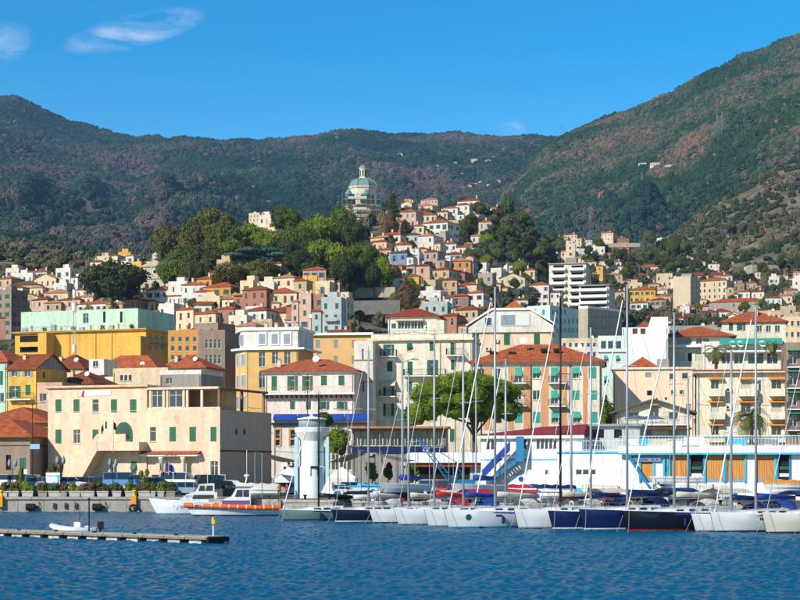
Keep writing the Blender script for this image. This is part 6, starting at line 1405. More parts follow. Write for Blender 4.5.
def tree(px, pyt, pyb, wpx, kind, col, where, Y=None, group='trees on the hill'):
    rg = random.Random(int(px*31+pyt*17))
    if Y is None: Y = solveY(px, pyb+2, 2.5, 380, 1350)
    R = wpx/2*Y/F; zt, zb = ZW(pyt, Y), ZW(pyb, Y); Hc = zt-zb; var = rg.randint(0, 2); key = (kind, col, var)
    if zb-hz(px, Y) > max(6, 1.1*Hc): return None
    lobes, n, ls, _ = tree_meshes(kind, var); top = max(l[2]+l[5] for l in lobes); bot = min(l[2]-l[5] for l in lobes)
    if key not in _tk2: _tk2[key] = crown_mesh('crown', lobes, n, ls, LEAF[col], 5+var*7)
    g = hz(px, Y)-.3
    t = thing('tree' if kind not in ('umbrella', 'cypress') else {'umbrella': 'pine_tree', 'cypress': 'cypress_tree'}[kind], f"{TREE_WORDS[col]} {KIND_WORDS[kind]} {where}", 'tree', (XW(px, Y), Y, g), rg.uniform(0, 6.28), group)
    o = link('crown', _tk2[key], t); sz = Hc/(top-bot); o.scale = (R, R, sz); o.location = (0, 0, zb-g-bot*sz)
    th = max(1.0, zb-g+Hc*.45); m = MB(); tr = max(.12, R*.06)
    m.tube([(0, 0, 0), (tr*.5, 0, th*.5), (0, tr*.3, th)], tr, 7, r1=tr*.55)
    for k in range(3): a = 2.1*k+rg.random(); m.tube([(0, 0, th*.75), (R*.45*math.cos(a), R*.45*math.sin(a), th+Hc*.12)], tr*.5, 5, r1=tr*.2)
    m.build('trunk', M['bark'], t)
    return t
W_ = 'in the park wood on the hill'; TREES = [
 (150,228,256,24,'round','dark'),(166,223,266,36,'round','olive'),(190,220,272,32,'round','olive'),(178,246,287,38,'round','mid'),(215,208,244,42,'umbrella','olive'),(224,220,262,40,'round','mid'),(207,240,282,40,'round','dark'),(200,228,262,28,'round','olive'),
 (250,224,250,42,'umbrella','bright'),(266,229,256,36,'umbrella','bright'),(243,248,276,42,'cedar','cedar'),(277,248,274,34,'cedar','cedar'),(230,262,287,46,'round','olive'),(256,260,286,42,'round','olive'),(272,262,286,30,'round','dark'),(232,238,268,34,'round','mid'),
 (282,205,236,28,'round','mid'),(279,192,218,18,'tall','dark'),(292,208,234,26,'round','mid'),(302,224,252,34,'umbrella','mid'),(318,215,246,38,'umbrella','bright'),(340,206,242,34,'round','mid'),(353,218,252,30,'round','dark'),(325,239,276,46,'umbrella','bright'),
 (358,242,276,44,'umbrella','mid'),(300,248,282,38,'round','dark'),(310,236,262,30,'round','dark'),(342,252,290,30,'round','dark'),(383,256,286,26,'round','bright'),(286,238,262,26,'round','dark'),(190,262,290,26,'round','olive'),(165,258,284,26,'round','mid'),(374,262,292,24,'round','dark'),(335,262,292,30,'round','dark')]
for q in TREES: tree(*q, W_, group='park trees on the hill')
tree(113, 260, 301, 76, 'round', 'dark', 'with a huge dense dome beside the chapel', 560)
tree(393, 193, 226, 19, 'tall', 'dark', 'standing beside the domed church'); tree(390, 211, 238, 18, 'round', 'autumn', 'under the tall conifer by the domed church'); tree(404, 219, 242, 15, 'tall', 'dark', 'among the roofs by the domed church')
for q in ((505, 192, 213, 4), (509.5, 194, 213, 4), (513, 196, 214, 4)): tree(q[0], q[1], q[2], q[3], 'cypress', 'mid', 'in the trio on the villa hilltop')
tree(405, 280, 314, 26, 'round', 'autumn', 'on the bank below the terraced garden'); tree(527, 286, 308, 34, 'round', 'grey', 'below the cream gabled house'); tree(487, 233, 247, 15, 'umbrella', 'bright', 'among villas under the hilltop cypresses')
def hill_trees():
    rg = random.Random(5)
    for zone_, n, (x0, x1, y0, y1), cols, where in (
        ('a', 34, (462, 566, 212, 262), ['olive', 'grey', 'mid', 'dark', 'grey'], 'on the slope under the hilltop cypresses'), ('b', 14, (464, 545, 250, 300), ['mid', 'dark', 'bright', 'autumn', 'olive'], 'between houses below the olive slope'), ('c', 15, (642, 700, 243, 272), ['mid', 'dark', 'mid'], 'in the grove above the beige tower block'),
        ('d', 10, (575, 640, 212, 245), ['mid', 'bright', 'dark'], 'around the terrace villas'), ('e', 12, (600, 800, 270, 312), ['mid', 'bright', 'dark', 'olive'], 'in gardens around the tower block'), ('f', 14, (345, 480, 286, 326), ['mid', 'dark', 'bright', 'olive'], 'on the garden bank above the penthouse'),
        ('g', 12, (400, 500, 216, 262), ['dark', 'mid', 'olive'], 'between roofs under the domed church'), ('h', 16, (700, 800, 225, 290), ['olive', 'grey', 'dark'], 'on the olive slope by the viaduct'), ('i', 10, (560, 625, 240, 300), ['mid', 'dark', 'bright'], 'beside the balcony apartment blocks')):
        for k in range(n):
            px, py = rg.uniform(x0, x1), rg.uniform(y0, y1)
            if zone_ == 'a': py = max(py, 205+(px-500)*.75) if px > 505 else py
            w = rg.uniform(9, 17) if zone_ in 'abcd' else rg.uniform(7, 13); tree(px, py-w*.8, py+1, w, rg.choice(['round', 'round', 'umbrella', 'round']), rg.choice(cols), where, group='garden trees on the slope')
hill_trees()
def port_pine():
    Y = 240; t = thing('pine_tree', 'big yellow green umbrella pine in front of the apartment houses', 'tree', (XW(474, Y), Y, QZ)); rg = random.Random(8); H = lambda py: ZW(py, Y)-QZ
    cx = XW(464, Y)-XW(474, Y); lob = []
    for i in range(84):
        a = 2.4*i; q = ((i+.5)/84)**.5; px = 464+q*50*math.cos(a); yy = q*5.5*math.sin(a); top = 371+20*(abs(px-466)/58)**2; lob.append((XW(px, Y)-XW(474, Y), yy, H(top+rg.uniform(10, 16) if i % 2 else top+rg.uniform(20, 54-24*q)), rg.uniform(1.4, 2.0), rg.uniform(1.4, 2.0), rg.uniform(1.1, 1.7)))
    link('crown', crown_mesh('crown', lob, 80000, .11, LEAF['pine'], 3, hollow=.6), t)
    m = MB(); m.tube([(0, 0, 0), (-.1, 0, 2.5), (.25, 0, 5), (-.1, .1, H(415))], .38, 9, r1=.25)
    for tx, tz in ((-5.5, 408), (-3, 398), (3.8, 404), (1.5, 395), (-1, 390)): m.tube([(0.1, 0, H(432)+rg.uniform(-1, 1)), (tx*.5, rg.uniform(-.5, .5), H(418)), (tx, rg.uniform(-1, 1), H(tz))], .2, 6, r1=.07)
    m.build('trunk', M['bark'], t)
port_pine()
def small_trees():
    for lab, px, Y, pyt, pyb, w, col in (('leafy green street tree beside the round white tower', 338, 222, 426, 462, 26, 'bright'), ('small citrus tree behind the round tower cap', 326, 232, 412, 428, 16, 'mid'), ('low green shrub under the shade sails', 372, 214, 462, 482, 14, 'bright'), ('low green shrub by the blue crane', 415, 212, 466, 484, 14, 'bright'), ('low leafy shrub between the sails and the crane', 388, 213, 464, 480, 10, 'mid'), ('dark garden tree beside the gabled restaurant', 607, 250, 397, 432, 16, 'mid')):
        R = w/2*Y/F; t = thing('street_tree', lab, 'tree', (XW(px, Y), Y, QZ)); zb, zt = ZW(pyb, Y)-QZ, ZW(pyt, Y)-QZ; rg = random.Random(px); lob = [(a*R, b*R, zb+(zt-zb)*(.5+.3*c), R*.62, R*.62, (zt-zb)*.32) for a, b, c in [(rg.uniform(-.5, .5), rg.uniform(-.5, .5), rg.uniform(-1, 1)) for _ in range(6)]]
        link('crown', crown_mesh('crown', lob, 3500, .12, LEAF[col], px, hollow=.4), t); m = MB(); m.tube([(0, 0, 0), (.05, 0, zb+.6*(zt-zb))], .1, 6, r1=.05); m.build('trunk', M['bark'], t)
small_trees()
def palm(lab, px, Y, pyc, pyb, R, n, seed):
    rg = random.Random(seed); zb = ZW(pyb, Y); t = thing('palm_tree', lab, 'tree', (XW(px, Y), Y, zb)); h = ZW(pyc, Y)-zb
    m = MB(); m.tube([(0, 0, 0), (.08, 0, h*.5), (0, 0, h)], .26, 8, r1=.2); m.build('trunk', M['bark'], t)
    for i in range(n):
        a = 2*math.pi*i/n+rg.uniform(-.2, .2); el = rg.uniform(-.2, 1.25); L = R*rg.uniform(.85, 1.1); pts = []; p = Vector((0, 0, h)); e = el
        for k in range(8):
            pts.append(p.copy()); e -= .26; p = p+Vector((math.cos(a)*math.cos(e), math.sin(a)*math.cos(e), math.sin(e)))*L/7
        mb = MB(); side = Vector((-math.sin(a), math.cos(a), 0))
        for k in range(7):
            for j in range(3):
                q = pts[k].lerp(pts[k+1], j/3); d = (pts[k+1]-pts[k]).normalized(); ll = L*.26*math.sin(math.pi*(k+j/3+.8)/8.2)
                for sgn in (-1, 1):
                    tip = q+side*sgn*ll*.75+d*ll*.5-Vector((0, 0, ll*.35)); mb.add([q, q+d*.09, tip], [(0, 1, 2)])
        mb.tube(pts, .03, 4, r1=.01); mb.build('frond', LEAF['palm'], t)
palm('broad date palm with drooping fronds behind the boathouse terrace', 751, 225, 416, 452, 3.6, 34, 4)
palm('palm with a ball of fronds on the roof terrace of the penthouse', 716, 266, 349.5, 369, 2.4, 30, 6)
palm('small palm among penthouse plants by the turquoise awning', 772, 264, 344, 358, 1.7, 20, 9)

# ------------------------------------------------------------------ far details on the mountains
dg = None
def ray_ground(px, py, obj):
    o = Vector((0, 0, CAMH)); d = (P(px, py, 1000)-o).normalized(); ok, loc, *_ = obj.ray_cast(o, d); return loc if ok else None
bpy.context.view_layer.update()
def far_details():
    rg = random.Random(2)
    def far_house(px, py, w, h, wk, lab, obj, grp):
        g = ray_ground(px, py, obj)
        if g is None: return
        s = g.y/F; t = thing('far_house', lab, 'house', (g.x, g.y, g.z+3), -.2, grp); W, Hh = w*s, h*s; m = MB(); m.box(-W/2, 0, -4, W/2, 9, Hh); m.build('wall', wall(wk), t); m = MB(); hip_roof(m, -W/2, 0, W/2, 9, Hh+.1, Hh*.35, .4); m.build('roof', ROOFS['pale'], t)
        for k in range(max(2, int(W/4))): o = MB(); x = -W/2+W*(k+.5)/max(2, int(W/4)); o.box(x-.6, -.06, Hh*.4, x+.6, -.003, Hh*.75); o.build('window', M['glass'], t)
    FR = far_mtn; RM = right_mtn
    for px, py, w, h in ((437, 170, 4, 3), (455, 167, 4, 3), (474, 165, 7, 4), (488, 166, 6, 4), (418, 176, 5, 3), (462, 178, 4, 3), (400, 158, 5, 3), (395, 200, 4, 3), (250, 191, 8, 3), (212, 192, 6, 3), (177, 199, 5, 2), (205, 206, 5, 3), (268, 206, 5, 3), (282, 187, 3, 3), (446, 176, 4, 2), (508, 172, 4, 2)):
        far_house(px, py, w, h, rg.choice(['white', 'ivory', 'peach']), 'tiny pale house lost in the wood of the far ridge', FR, 'houses scattered over the far ridge')
    for px, py, w, h, lab in ((643, 168, 9, 3, 'small pale farmhouse at the end of the long white terrace on the mountain'), (657, 169, 14, 4, 'long white house on a terrace halfway up the mountain'), (671, 170, 12, 3, 'second long white house beside the terrace on the mountain')): far_house(px, py, w, h, 'white', lab, RM, None)
    for px, py in ((474, 200), (468, 202), (482, 198), (490, 201), (461, 204), (497, 197)): far_house(px, py-12, 7, 3, 'white', 'low white greenhouse shed on the ridge behind the villas', FR, 'greenhouse sheds behind the villas')
    far_house(668, 226, 18, 4, 'pink', 'long pinkish villa at the foot of the mountain above the grove', RM, None)
    # lattice pylons
    def pylon(px, pyt, pyb, Y, lab, grp=None, thin=1.):
        zb = ZW(pyb, Y); h = ZW(pyt, Y)-zb; t = thing('power_pylon', lab, 'pylon', (XW(px, Y), Y, zb-6), .4, grp); h += 6; m = MB(); r = (.1*h/40+.05)*thin; wb = h*.11
        for sx in (-1, 1):
            for sy in (-1, 1): m.tube([(sx*wb, sy*wb, 0), (sx*wb*.35, sy*wb*.35, h*.6), (0, 0, h)], r, 4)
        for k in range(7):
            za, zc = h*k/8, h*(k+1)/8; wa, wc = wb*(1-.95*k/8), wb*(1-.95*(k+1)/8)
            for s_ in (-1, 1): m.tube([(-wa, s_*wa, za), (wc, s_*wc, zc)], r*.6, 3); m.tube([(wa, s_*wa, za), (-wc, s_*wc, zc)], r*.6, 3)
        m.build('lattice', mat('pylon_steel', '70767a', .6, .3), t)
        for k, q in enumerate((.68, .8, .92)): m = MB(); m.tube([(-h*.12*(1-.2*k), 0, h*q), (h*.12*(1-.2*k), 0, h*q)], r*.9, 4); m.build('cross_arm', M['metal'], t)
    for px, pt, pb, lab, ob in ((717, 113, 138, 'one of two lattice pylons side by side on the rusty mountain flank', RM), (722, 112, 137, 'one of two lattice pylons side by side on the rusty mountain flank', RM), (562, 122, 140, 'lattice pylon on the skyline where the ridges meet', RM), (520, 150, 164, 'lattice pylon on the wooded shoulder below the skyline', RM), (642, 172, 186, 'lattice pylon under the long white mountain house', RM), (188, 199, 212, 'lattice pylon in the dark wood behind the park', FR)):
        g = ray_ground(px, pb, ob) 
        if g: pylon(px, pt, pb, g.y, lab, 'twin pylons on the mountain flank' if 'one of two' in lab else None)
    pylon(590, 209, 232, 1030, 'lattice pylon among trees above the terrace villas', thin=.45); pylon(748.5, 232, 238, 1200, 'short pylon on the olive slope near the viaduct')
far_details()
def radio_mast():
    Y = 372; t = thing('radio_mast', 'slim red and white radio mast rising before the yellow building', 'mast', (XW(90, Y), Y-18, hz(90, 350))); h = ZW(278, Y-18)-hz(90, 350); m = MB()
    for a in (0, 2.1, 4.2): m.tube([(.35*math.cos(a), .35*math.sin(a), 0), (.3*math.cos(a), .3*math.sin(a), h*.9)], .05, 4)
    for k in range(30):
        z = h*.9*k/30
        for i in range(3): a, b = 2.1*i, 2.1*(i+1); m.tube([(.33*math.cos(a), .33*math.sin(a), z), (.33*math.cos(b), .33*math.sin(b), z+h*.03)], .03, 3)
    m.build('lattice', M['canvas'], t); m = MB(); m.tube([(0, 0, h*.9), (0, 0, h)], .05, 5); m.build('antenna', M['metal'], t)
    for z, r in ((.8, .5), (.88, .4), (.55, .45)): m = MB(); m.lathe([(r*.8, h*z), (r*.9, h*z+1.6)], 8); m.build('antenna_panel', M['white'], t)
radio_mast()
# ------------------------------------------------------------------ sailing yachts
def hull_mesh(L, Bm, fb, bow=1.25, stern=.8, rake=.5, n=22):
    """lofted hull, bow at +x, waterline z=0; material 0 topsides, 1 bottom, 2 deck, 3 stripe"""
    mb = MB(); rings = []
    for i in range(n+1):
        t = i/n
        b = Bm/2*(1-(max(0, .58-t)/.58)**2.1)*(1-(1-stern)*max(0, (t-.58)/.42)**1.6); b = max(b, .03)
        zs = fb*(bow+(1-bow)*min(1, t/.75)+.04*max(0, t-.75)/.25)
        x = L/2-t*L; xo = lambda z: x-rake*(1-t)**4*(1-z/zs) if True else x
        w = b*.86 if t > .05 else b*.6
        prof = [(0.0, -.45), (w*.55, -.38), (w*.93, -.1), (w*.96, .06), (w*.985, .16), (b*.985, zs*.55), (b, zs), (b*.96, zs+.06), (b*.9, zs+.05)]
        rings.append([Vector((xo(max(0, z)), y, z)) for y, z in prof])
    k = len(rings[0]); mats_ = [1, 1, 1, 3, 0, 0, 2, 2]
    for i in range(n):
        for j in range(k-1):
            a, b, c, d = rings[i][j], rings[i+1][j], rings[i+1][j+1], rings[i][j+1]
            mb.quad(a, d, c, b, mats_[j]); f = lambda v: Vector((v.x, -v.y, v.z)); mb.quad(f(a), f(b), f(c), f(d), mats_[j])
        a, b = rings[i][-1], rings[i+1][-1]; mb.quad(Vector((a.x, -a.y, a.z)), Vector((b.x, -b.y, b.z)), b, a, 2)
    e = rings[-1]; ring = e+[Vector((v.x, -v.y, v.z)) for v in reversed(e)]; mb.add(ring, [tuple(range(len(ring)))], 0)
    return mb, rings
def weld(o, ang=38):
    import bmesh
    bm = bmesh.new(); bm.from_mesh(o.data); bmesh.ops.remove_doubles(bm, verts=bm.verts, dist=.003)
    for f in bm.faces: f.smooth = True
    bm.to_mesh(o.data); bm.free(); o.data.set_sharp_from_angle(angle=math.radians(ang)); return o
def yacht(lab, pxb, Yb, L, hullc, stripe, masth, mastc='aluminium', cover=None, fb=1.25, hd=57, extra=None, px_mast=None):
    """moored bow out, stern to the quay"""
    fb *= .88; h = math.radians(hd); fw = Vector((-math.sin(h), -math.cos(h), 0)); bow = Vector((XW(pxb, Yb), Yb, 0)); c = bow-fw*L/2
    t = thing('sailing_yacht', lab, 'boat', c, math.atan2(fw.y, fw.x)); Bm = L*.29; rg = random.Random(pxb)
    mb, rings = hull_mesh(L, Bm, fb); weld(mb.build('hull', [hullc, M['antifoul'], M['gel'], stripe], t))
    z = fb*1.08
    # coachroof with dark side panes, cockpit coaming, sprayhood
    m = MB(); x0, x1 = -L*.12, L*.2; w = Bm*.3
    pts = [(x1+1.0, 0, z+.08)]; sec = lambda x, ww, hh: [(x, -ww, z), (x, -ww*.86, z+hh), (x, ww*.86, z+hh), (x, ww, z)]
    S = [sec(x1+1.2, w*.35, .05), sec(x1, w*.8, .32), sec((x0+x1)/2, w, .45), sec(x0, w*1.05, .5)]
    for a, b in zip(S[:-1], S[1:]):
        for j in range(3): m.quad(a[j], a[j+1], b[j+1], b[j])
    m.add(S[-1], [(0, 1, 2, 3)]); cr = m.build('coachroof', M['gel'], t)
    for s_ in (-1, 1):
        for k in range(3): xx = x0+.4+k*(x1-x0)*.3; q = MB(); q.box(xx, s_*w*.98-.02, z+.14, xx+.75, s_*w*.98+.02, z+.3); q.build('cabin_window', M['glass'], cr)
    for s_ in (-1, 1): q = MB(); q.box(-L*.42, s_*Bm*.28-.12, z-.02, -L*.13, s_*Bm*.28+.12, z+.3); q.build('cockpit_coaming', M['gel'], t)
    n = 8; q = MB(); vs = []
    for i in range(n+1):
        a = math.pi*i/n
        for xx, r in ((x0+.5, .75), (x0-.3, 1.05), (x0-1.0, 1.0)): vs.append((xx, math.cos(a)*Bm*.27, z+.35+math.sin(a)*r*.75))
    for i in range(n):
        for j in range(2): q.add([vs[i*3+j], vs[i*3+j+1], vs[(i+1)*3+j+1], vs[(i+1)*3+j]], [(0, 1, 2, 3)])
    q.build('sprayhood', cover or M['navy'], t, smooth=True)
    # mast, spreaders, boom with furled sail, rigging
    xm = L*.1; mm = M[mastc]; m = MB(); m.tube([(xm, 0, z+.3), (xm, 0, z+masth)], .115, 8, r1=.08); ms = m.build('mast', mm, t, smooth=True)
    ns = 2 if masth > 14 else 1
    for k in range(ns): zz = z+masth*(.36+.28*k) if ns == 2 else z+masth*.5; q = MB(); q.tube([(xm-.25, -1.15+.2*k, zz), (xm, 0, zz+.06), (xm-.25, 1.15-.2*k, zz)], .035, 5); q.build('spreader', mm, ms)
    q = MB(); q.tube([(xm, 0, z+masth), (xm, 0, z+masth+.7)], .02, 4); q.tube([(xm-.3, 0, z+masth+.1), (xm+.35, 0, z+masth+.1)], .02, 4); q.build('masthead_aerial', M['darkmetal'], ms)
    q = MB(); bl = L*.36; q.tube([(xm-.1, 0, z+1.15), (xm-bl, 0, z+1.2)], .075, 6); bo = q.build('boom', mm, t)
    q = MB(); q.tube([(xm-.15, 0, z+1.5), (xm-bl*.3, 0, z+1.48), (xm-bl*.7, 0, z+1.42), (xm-bl*.98, 0, z+1.36)], .26, 8, r1=.12); q.build('sail_cover', cover or M['navy'], bo, smooth=True)
    q = MB(); bx = L*.47; wr = .011
    q.tube([(bx, 0, fb*1.27), (xm+.1, 0, z+masth*.97)], wr, 4, cap=False); q.tube([(-L*.48, 0, z), (xm-.08, 0, z+masth)], wr, 4, cap=False)
    for s_ in (-1, 1):
        q.tube([(xm-.3, s_*Bm*.46, z), (xm-.25, s_*1.1, z+masth*.45), (xm, 0, z+masth*.95)], wr, 4, cap=False); q.tube([(xm-.5, s_*Bm*.46, z), (xm, 0, z+masth*.5)], wr, 4, cap=False)
    q.build('rigging', M['darkmetal'], t)
    q = MB(); jr = .06 if rg.random() < .45 else .022; q.tube([(bx-.1, 0, fb*1.3), (xm+.5, 0, z+masth*.93)], jr, 6, r1=jr*.7); q.build('furled_jib', M['white'], t)
    # guard rail, pulpit, fenders, mooring lines
    q = MB()
    for s_ in (-1, 1):
        pr = [Vector((r[-3].x, s_*r[-3].y*.95, r[-3].z)) for r in rings[1::3]]
        for p in pr: q.tube([p, p+Vector((0, 0, .62))], .016, 4, cap=False)
        for hh in (.6, .32): q.tube([p+Vector((0, 0, hh)) for p in pr], .009, 3, cap=False)
    b0 = rings[0][-3]; q.tube([(L/2-1.3, -Bm*.16, fb*1.25), (L/2-1.2, -Bm*.15, fb*1.25+.65), (L/2+.05, 0, fb*1.25+.7), (L/2-1.2, Bm*.15, fb*1.25+.65), (L/2-1.3, Bm*.16, fb*1.25)], .025, 5); q.build('guard_rail', M['metal'], t)
    for s_ in (-1, 1): q = MB(); q.tube([(L/2-.5, s_*.3, fb*1.2), (L/2-.2, s_*.6, .4), (L/2+.1, s_*.75, -.3)], .014, 4); q.build('mooring_line', M['rope'], t)
    for k in range(2):
        q = MB(); r = rings[8+k*6][5]; q.lathe([(.02, -.35), (.13, -.28), (.14, .2), (.04, .34)], 8); q.build('fender', M['white'] if k else M['navy'], t, (r.x, abs(r.y)+.14, fb*.55))
    q = MB(); wx = -L*.36; q.tube([(wx, .55*math.cos(a), z+.75+.55*math.sin(a)) for a in np.linspace(0, 2*math.pi, 15)], .025, 4, cap=False); q.box(wx-.1, -.1, z-.1, wx+.1, .1, z+.75); q.build('helm', M['metal'], t)
    # hull portlights, sheer stripe, life ring, ensign or bimini
    if rg.random() < .75:
        for k in (7, 10, 13): a, b = rings[k], rings[k+1]; q = MB(); f = lambda r, u: Vector((r[5].x, (r[5].y+(r[6].y-r[5].y)*u)+.012, r[5].z+(r[6].z-r[5].z)*u)); q.quad(f(a, .25), f(b, .25), f(b, .55), f(a, .55)); q.build('portlight', M['glass'], t)
    sc = rg.choice([M['navy'], M['red'], M['greysh'], M['tarp'], M['teak']]); q = MB()
    for s_ in (-1, 1):
        for a, b in zip(rings[1:-1], rings[2:]): f = lambda r, u: Vector((r[5].x, s_*(r[5].y+(r[6].y-r[5].y)*u+.01), r[5].z+(r[6].z-r[5].z)*u)); q.quad(f(a, .7), f(b, .7), f(b, .9), f(a, .9))
    q.build('sheer_stripe', sc, t)
    q = MB(); q.tube([(-L*.46+.02*math.cos(a), Bm*.3+.3*math.cos(a), z+.55+.3*math.sin(a)) for a in np.linspace(0, 6.28, 13)], .06, 6, cap=False); q.build('life_ring', rg.choice([M['gold'], M['white'], M['orange']]), t)
    if rg.random() < .5:
        q = MB(); vs = [(xx, yy, z+1.95-.35*(yy/(Bm*.36))**2) for xx in (-L*.44, -L*.3, -L*.2) for yy in np.linspace(-Bm*.36, Bm*.36, 7)]; q.add(vs, [(r_*7+c_, r_*7+c_+1, (r_+1)*7+c_+1, (r_+1)*7+c_) for r_ in range(2) for c_ in range(6)]); bi = q.build('bimini', cover or M['navy'], t)
        q = MB()
        for xx in (-L*.43, -L*.21): q.tube([(xx, -Bm*.36, z), (xx, -Bm*.36, z+1.6), (xx, 0, z+1.93), (xx, Bm*.36, z+1.6), (xx, Bm*.36, z)], .02, 5)
        q.build('bimini_frame', M['metal'], bi)
    else: q = MB(); q.tube([(-L*.49, 0, z), (-L*.52, 0, z+1.4)], .02, 5); q.add([(-L*.51, .01, z+1.3), (-L*.51, .01, z+.9), (-L*.51-.5, .05, z+.6), (-L*.51-.5, .05, z+1.05)], [(0, 1, 2, 3), (3, 2, 1, 0)]); q.build('ensign', M['red'], t)
    if extra: extra(t, L, Bm, fb, z)
    return t
def hullpaint(k, c): return paint('hull_'+k, c, .28, spec=.5)
HW = M['gel']; HC = hullpaint('cream', 'd2cdb8'); HN = hullpaint('navy', '111f4c'); HB = hullpaint('black', '11131f'); HG = hullpaint('greygreen', '5f7670'); HD = hullpaint('midnight', '141c2c')
def names_patch(c, n, seed):
    def f(t, L, Bm, fb, z):
        m = MB(); squiggle(m, -.9, .9, .0, .22, 0, n, seed); o = m.build('lettering', c, t, (L*.22, Bm*.46+.05, fb*.72), math.pi-.06); o['kind'] = 'stuff'
    return f
def logo(t, L, Bm, fb, z):
    m = MB(); n = 14; m.prism([(.28*math.cos(2*math.pi*i/n), .28*math.sin(2*math.pi*i/n)) for i in range(n)], -.02, 0); m.build('emblem', M['green'], t, (L*.38, Bm*.335+.06, fb*.75), math.pi-math.radians(15))
WS = M['white']
yacht('grey green racing yacht with black mast beside the orange rescue boat', 279, 178, 10.5, HG, M['antifoul'], 11.6, 'black', M['darkmetal'], 1.0, 66)
yacht('midnight blue yacht with white waterline beside the grey green racer', 331, 172, 10.5, HD, WS, 15.2, 'aluminium', M['canvas'], 1.15)
yacht('white yacht between the midnight blue yacht and a cream canopied one', 369, 168, 11, HW, M['navy'], 13.0, 'aluminium', M['canvas'], 1.2)
yacht('white yacht with grey waterline and maroon sprayhood', 394, 163, 11, HW, M['greysh'], 16.0, 'aluminium', M['red'], 1.35)
yacht('white yacht tucked behind the bow of the large blue striped yacht', 424, 158, 10.5, HW, M['greysh'], 15.0, 'aluminium', M['tarp'], 1.4)
yacht('large white yacht with blue waterline stripe and round green emblem', 444, 154.5, 13.5, HW, M['cyan'], 19.6, 'aluminium', M['canvas'], 1.45, extra=logo)
yacht('white plumb bowed yacht with tall black mast', 514, 153.5, 12.5, HW, M['greysh'], 18.5, 'black', M['canvas'], 1.5)
yacht('royal blue yacht with broad white waterline and pale lettering', 548, 151.5, 11.5, HN, WS, 15.8, 'aluminium', M['navy'], 1.45, extra=names_patch(M['white'], 8, 6))
yacht('deep blue yacht with high dark bow and white mast', 579, 150, 13, HN, WS, 19.2, 'aluminium', M['navy'], 1.6)
yacht('black yacht with thin red waterline and white deck', 622, 146.5, 14, HB, M['red'], 16.6, 'aluminium', M['canvas'], 1.55)
yacht('white yacht between the black yacht and the one with royal blue boom cover', 691, 145.5, 11, HW, M['greysh'], 13.6, 'aluminium', M['navy'], 1.3)
yacht('white yacht with royal blue boom cover', 710, 144, 12.5, HW, M['navy'], 17.0, 'aluminium', M['tarp'], 1.45)
yacht('cream white classic yacht with blue sheer line at the end of the row', 762, 141.5, 12, HC, M['antifoul'], 13.0, 'aluminium', M['tarp'], 1.5)
yacht('white yacht moored past the cream classic yacht', 800, 139, 12, HW, M['navy'], 15.2, 'aluminium', M['navy'], 1.5)
yacht('white sloop with cream sail cover lying inside the large blue striped yacht', 470, 163.5, 10, HW, M['greysh'], 14.2, 'aluminium', M['canvas'], 1.1)
yacht('white sloop with royal blue sprayhood inside the black masted yacht', 536, 161, 10, HW, M['navy'], 13.2, 'aluminium', M['tarp'], 1.1)
yacht('small white sloop with red sprayhood inside the black yacht', 655, 156, 9.5, HW, M['red'], 12.0, 'aluminium', M['red'], 1.1)
def extra_masts():
    # second row: small boats laid up behind with bare masts
    for lab, px, Y, pyt, L in (('small laid up sloop with slim mast behind the green emblem yacht', 476, 176, 330, 8), ('small laid up sloop with canvas cover behind the white plumb bowed yacht', 402, 186, 362, 7.5)):
        h = ZW(pyt, Y)-QZ-1.6; hd = math.radians(40); t = thing('laid_up_sloop', lab, 'boat', (XW(px, Y), Y, QZ+.75), math.atan2(-math.cos(hd), -math.sin(hd)))
        mb, r = hull_mesh(L, L*.3, .9); mb.build('hull', [HW, M['antifoul'], M['gel'], M['navy']], t); m = MB(); m.tube([(0, 0, .9), (0, 0, h+.9)], .09, 7, r1=.06); m.build('mast', M['aluminium'], t)
        m = MB(); m.tube([(0, -.9, h*.6), (0, .9, h*.6)], .03, 4); m.build('spreader', M['aluminium'], t); m = MB(); m.tube([(.2, 0, 1.7), (-L*.4, 0, 1.6)], .3, 8, r1=.2); m.build('sail_cover', M['tarp'], t, smooth=True)
        for x in (-1.8, 1.8): m = MB(); m.box(x-.1, -.9, -.75, x+.1, .9, -.42); m.build('cradle', M['darkmetal'], t)
extra_masts()

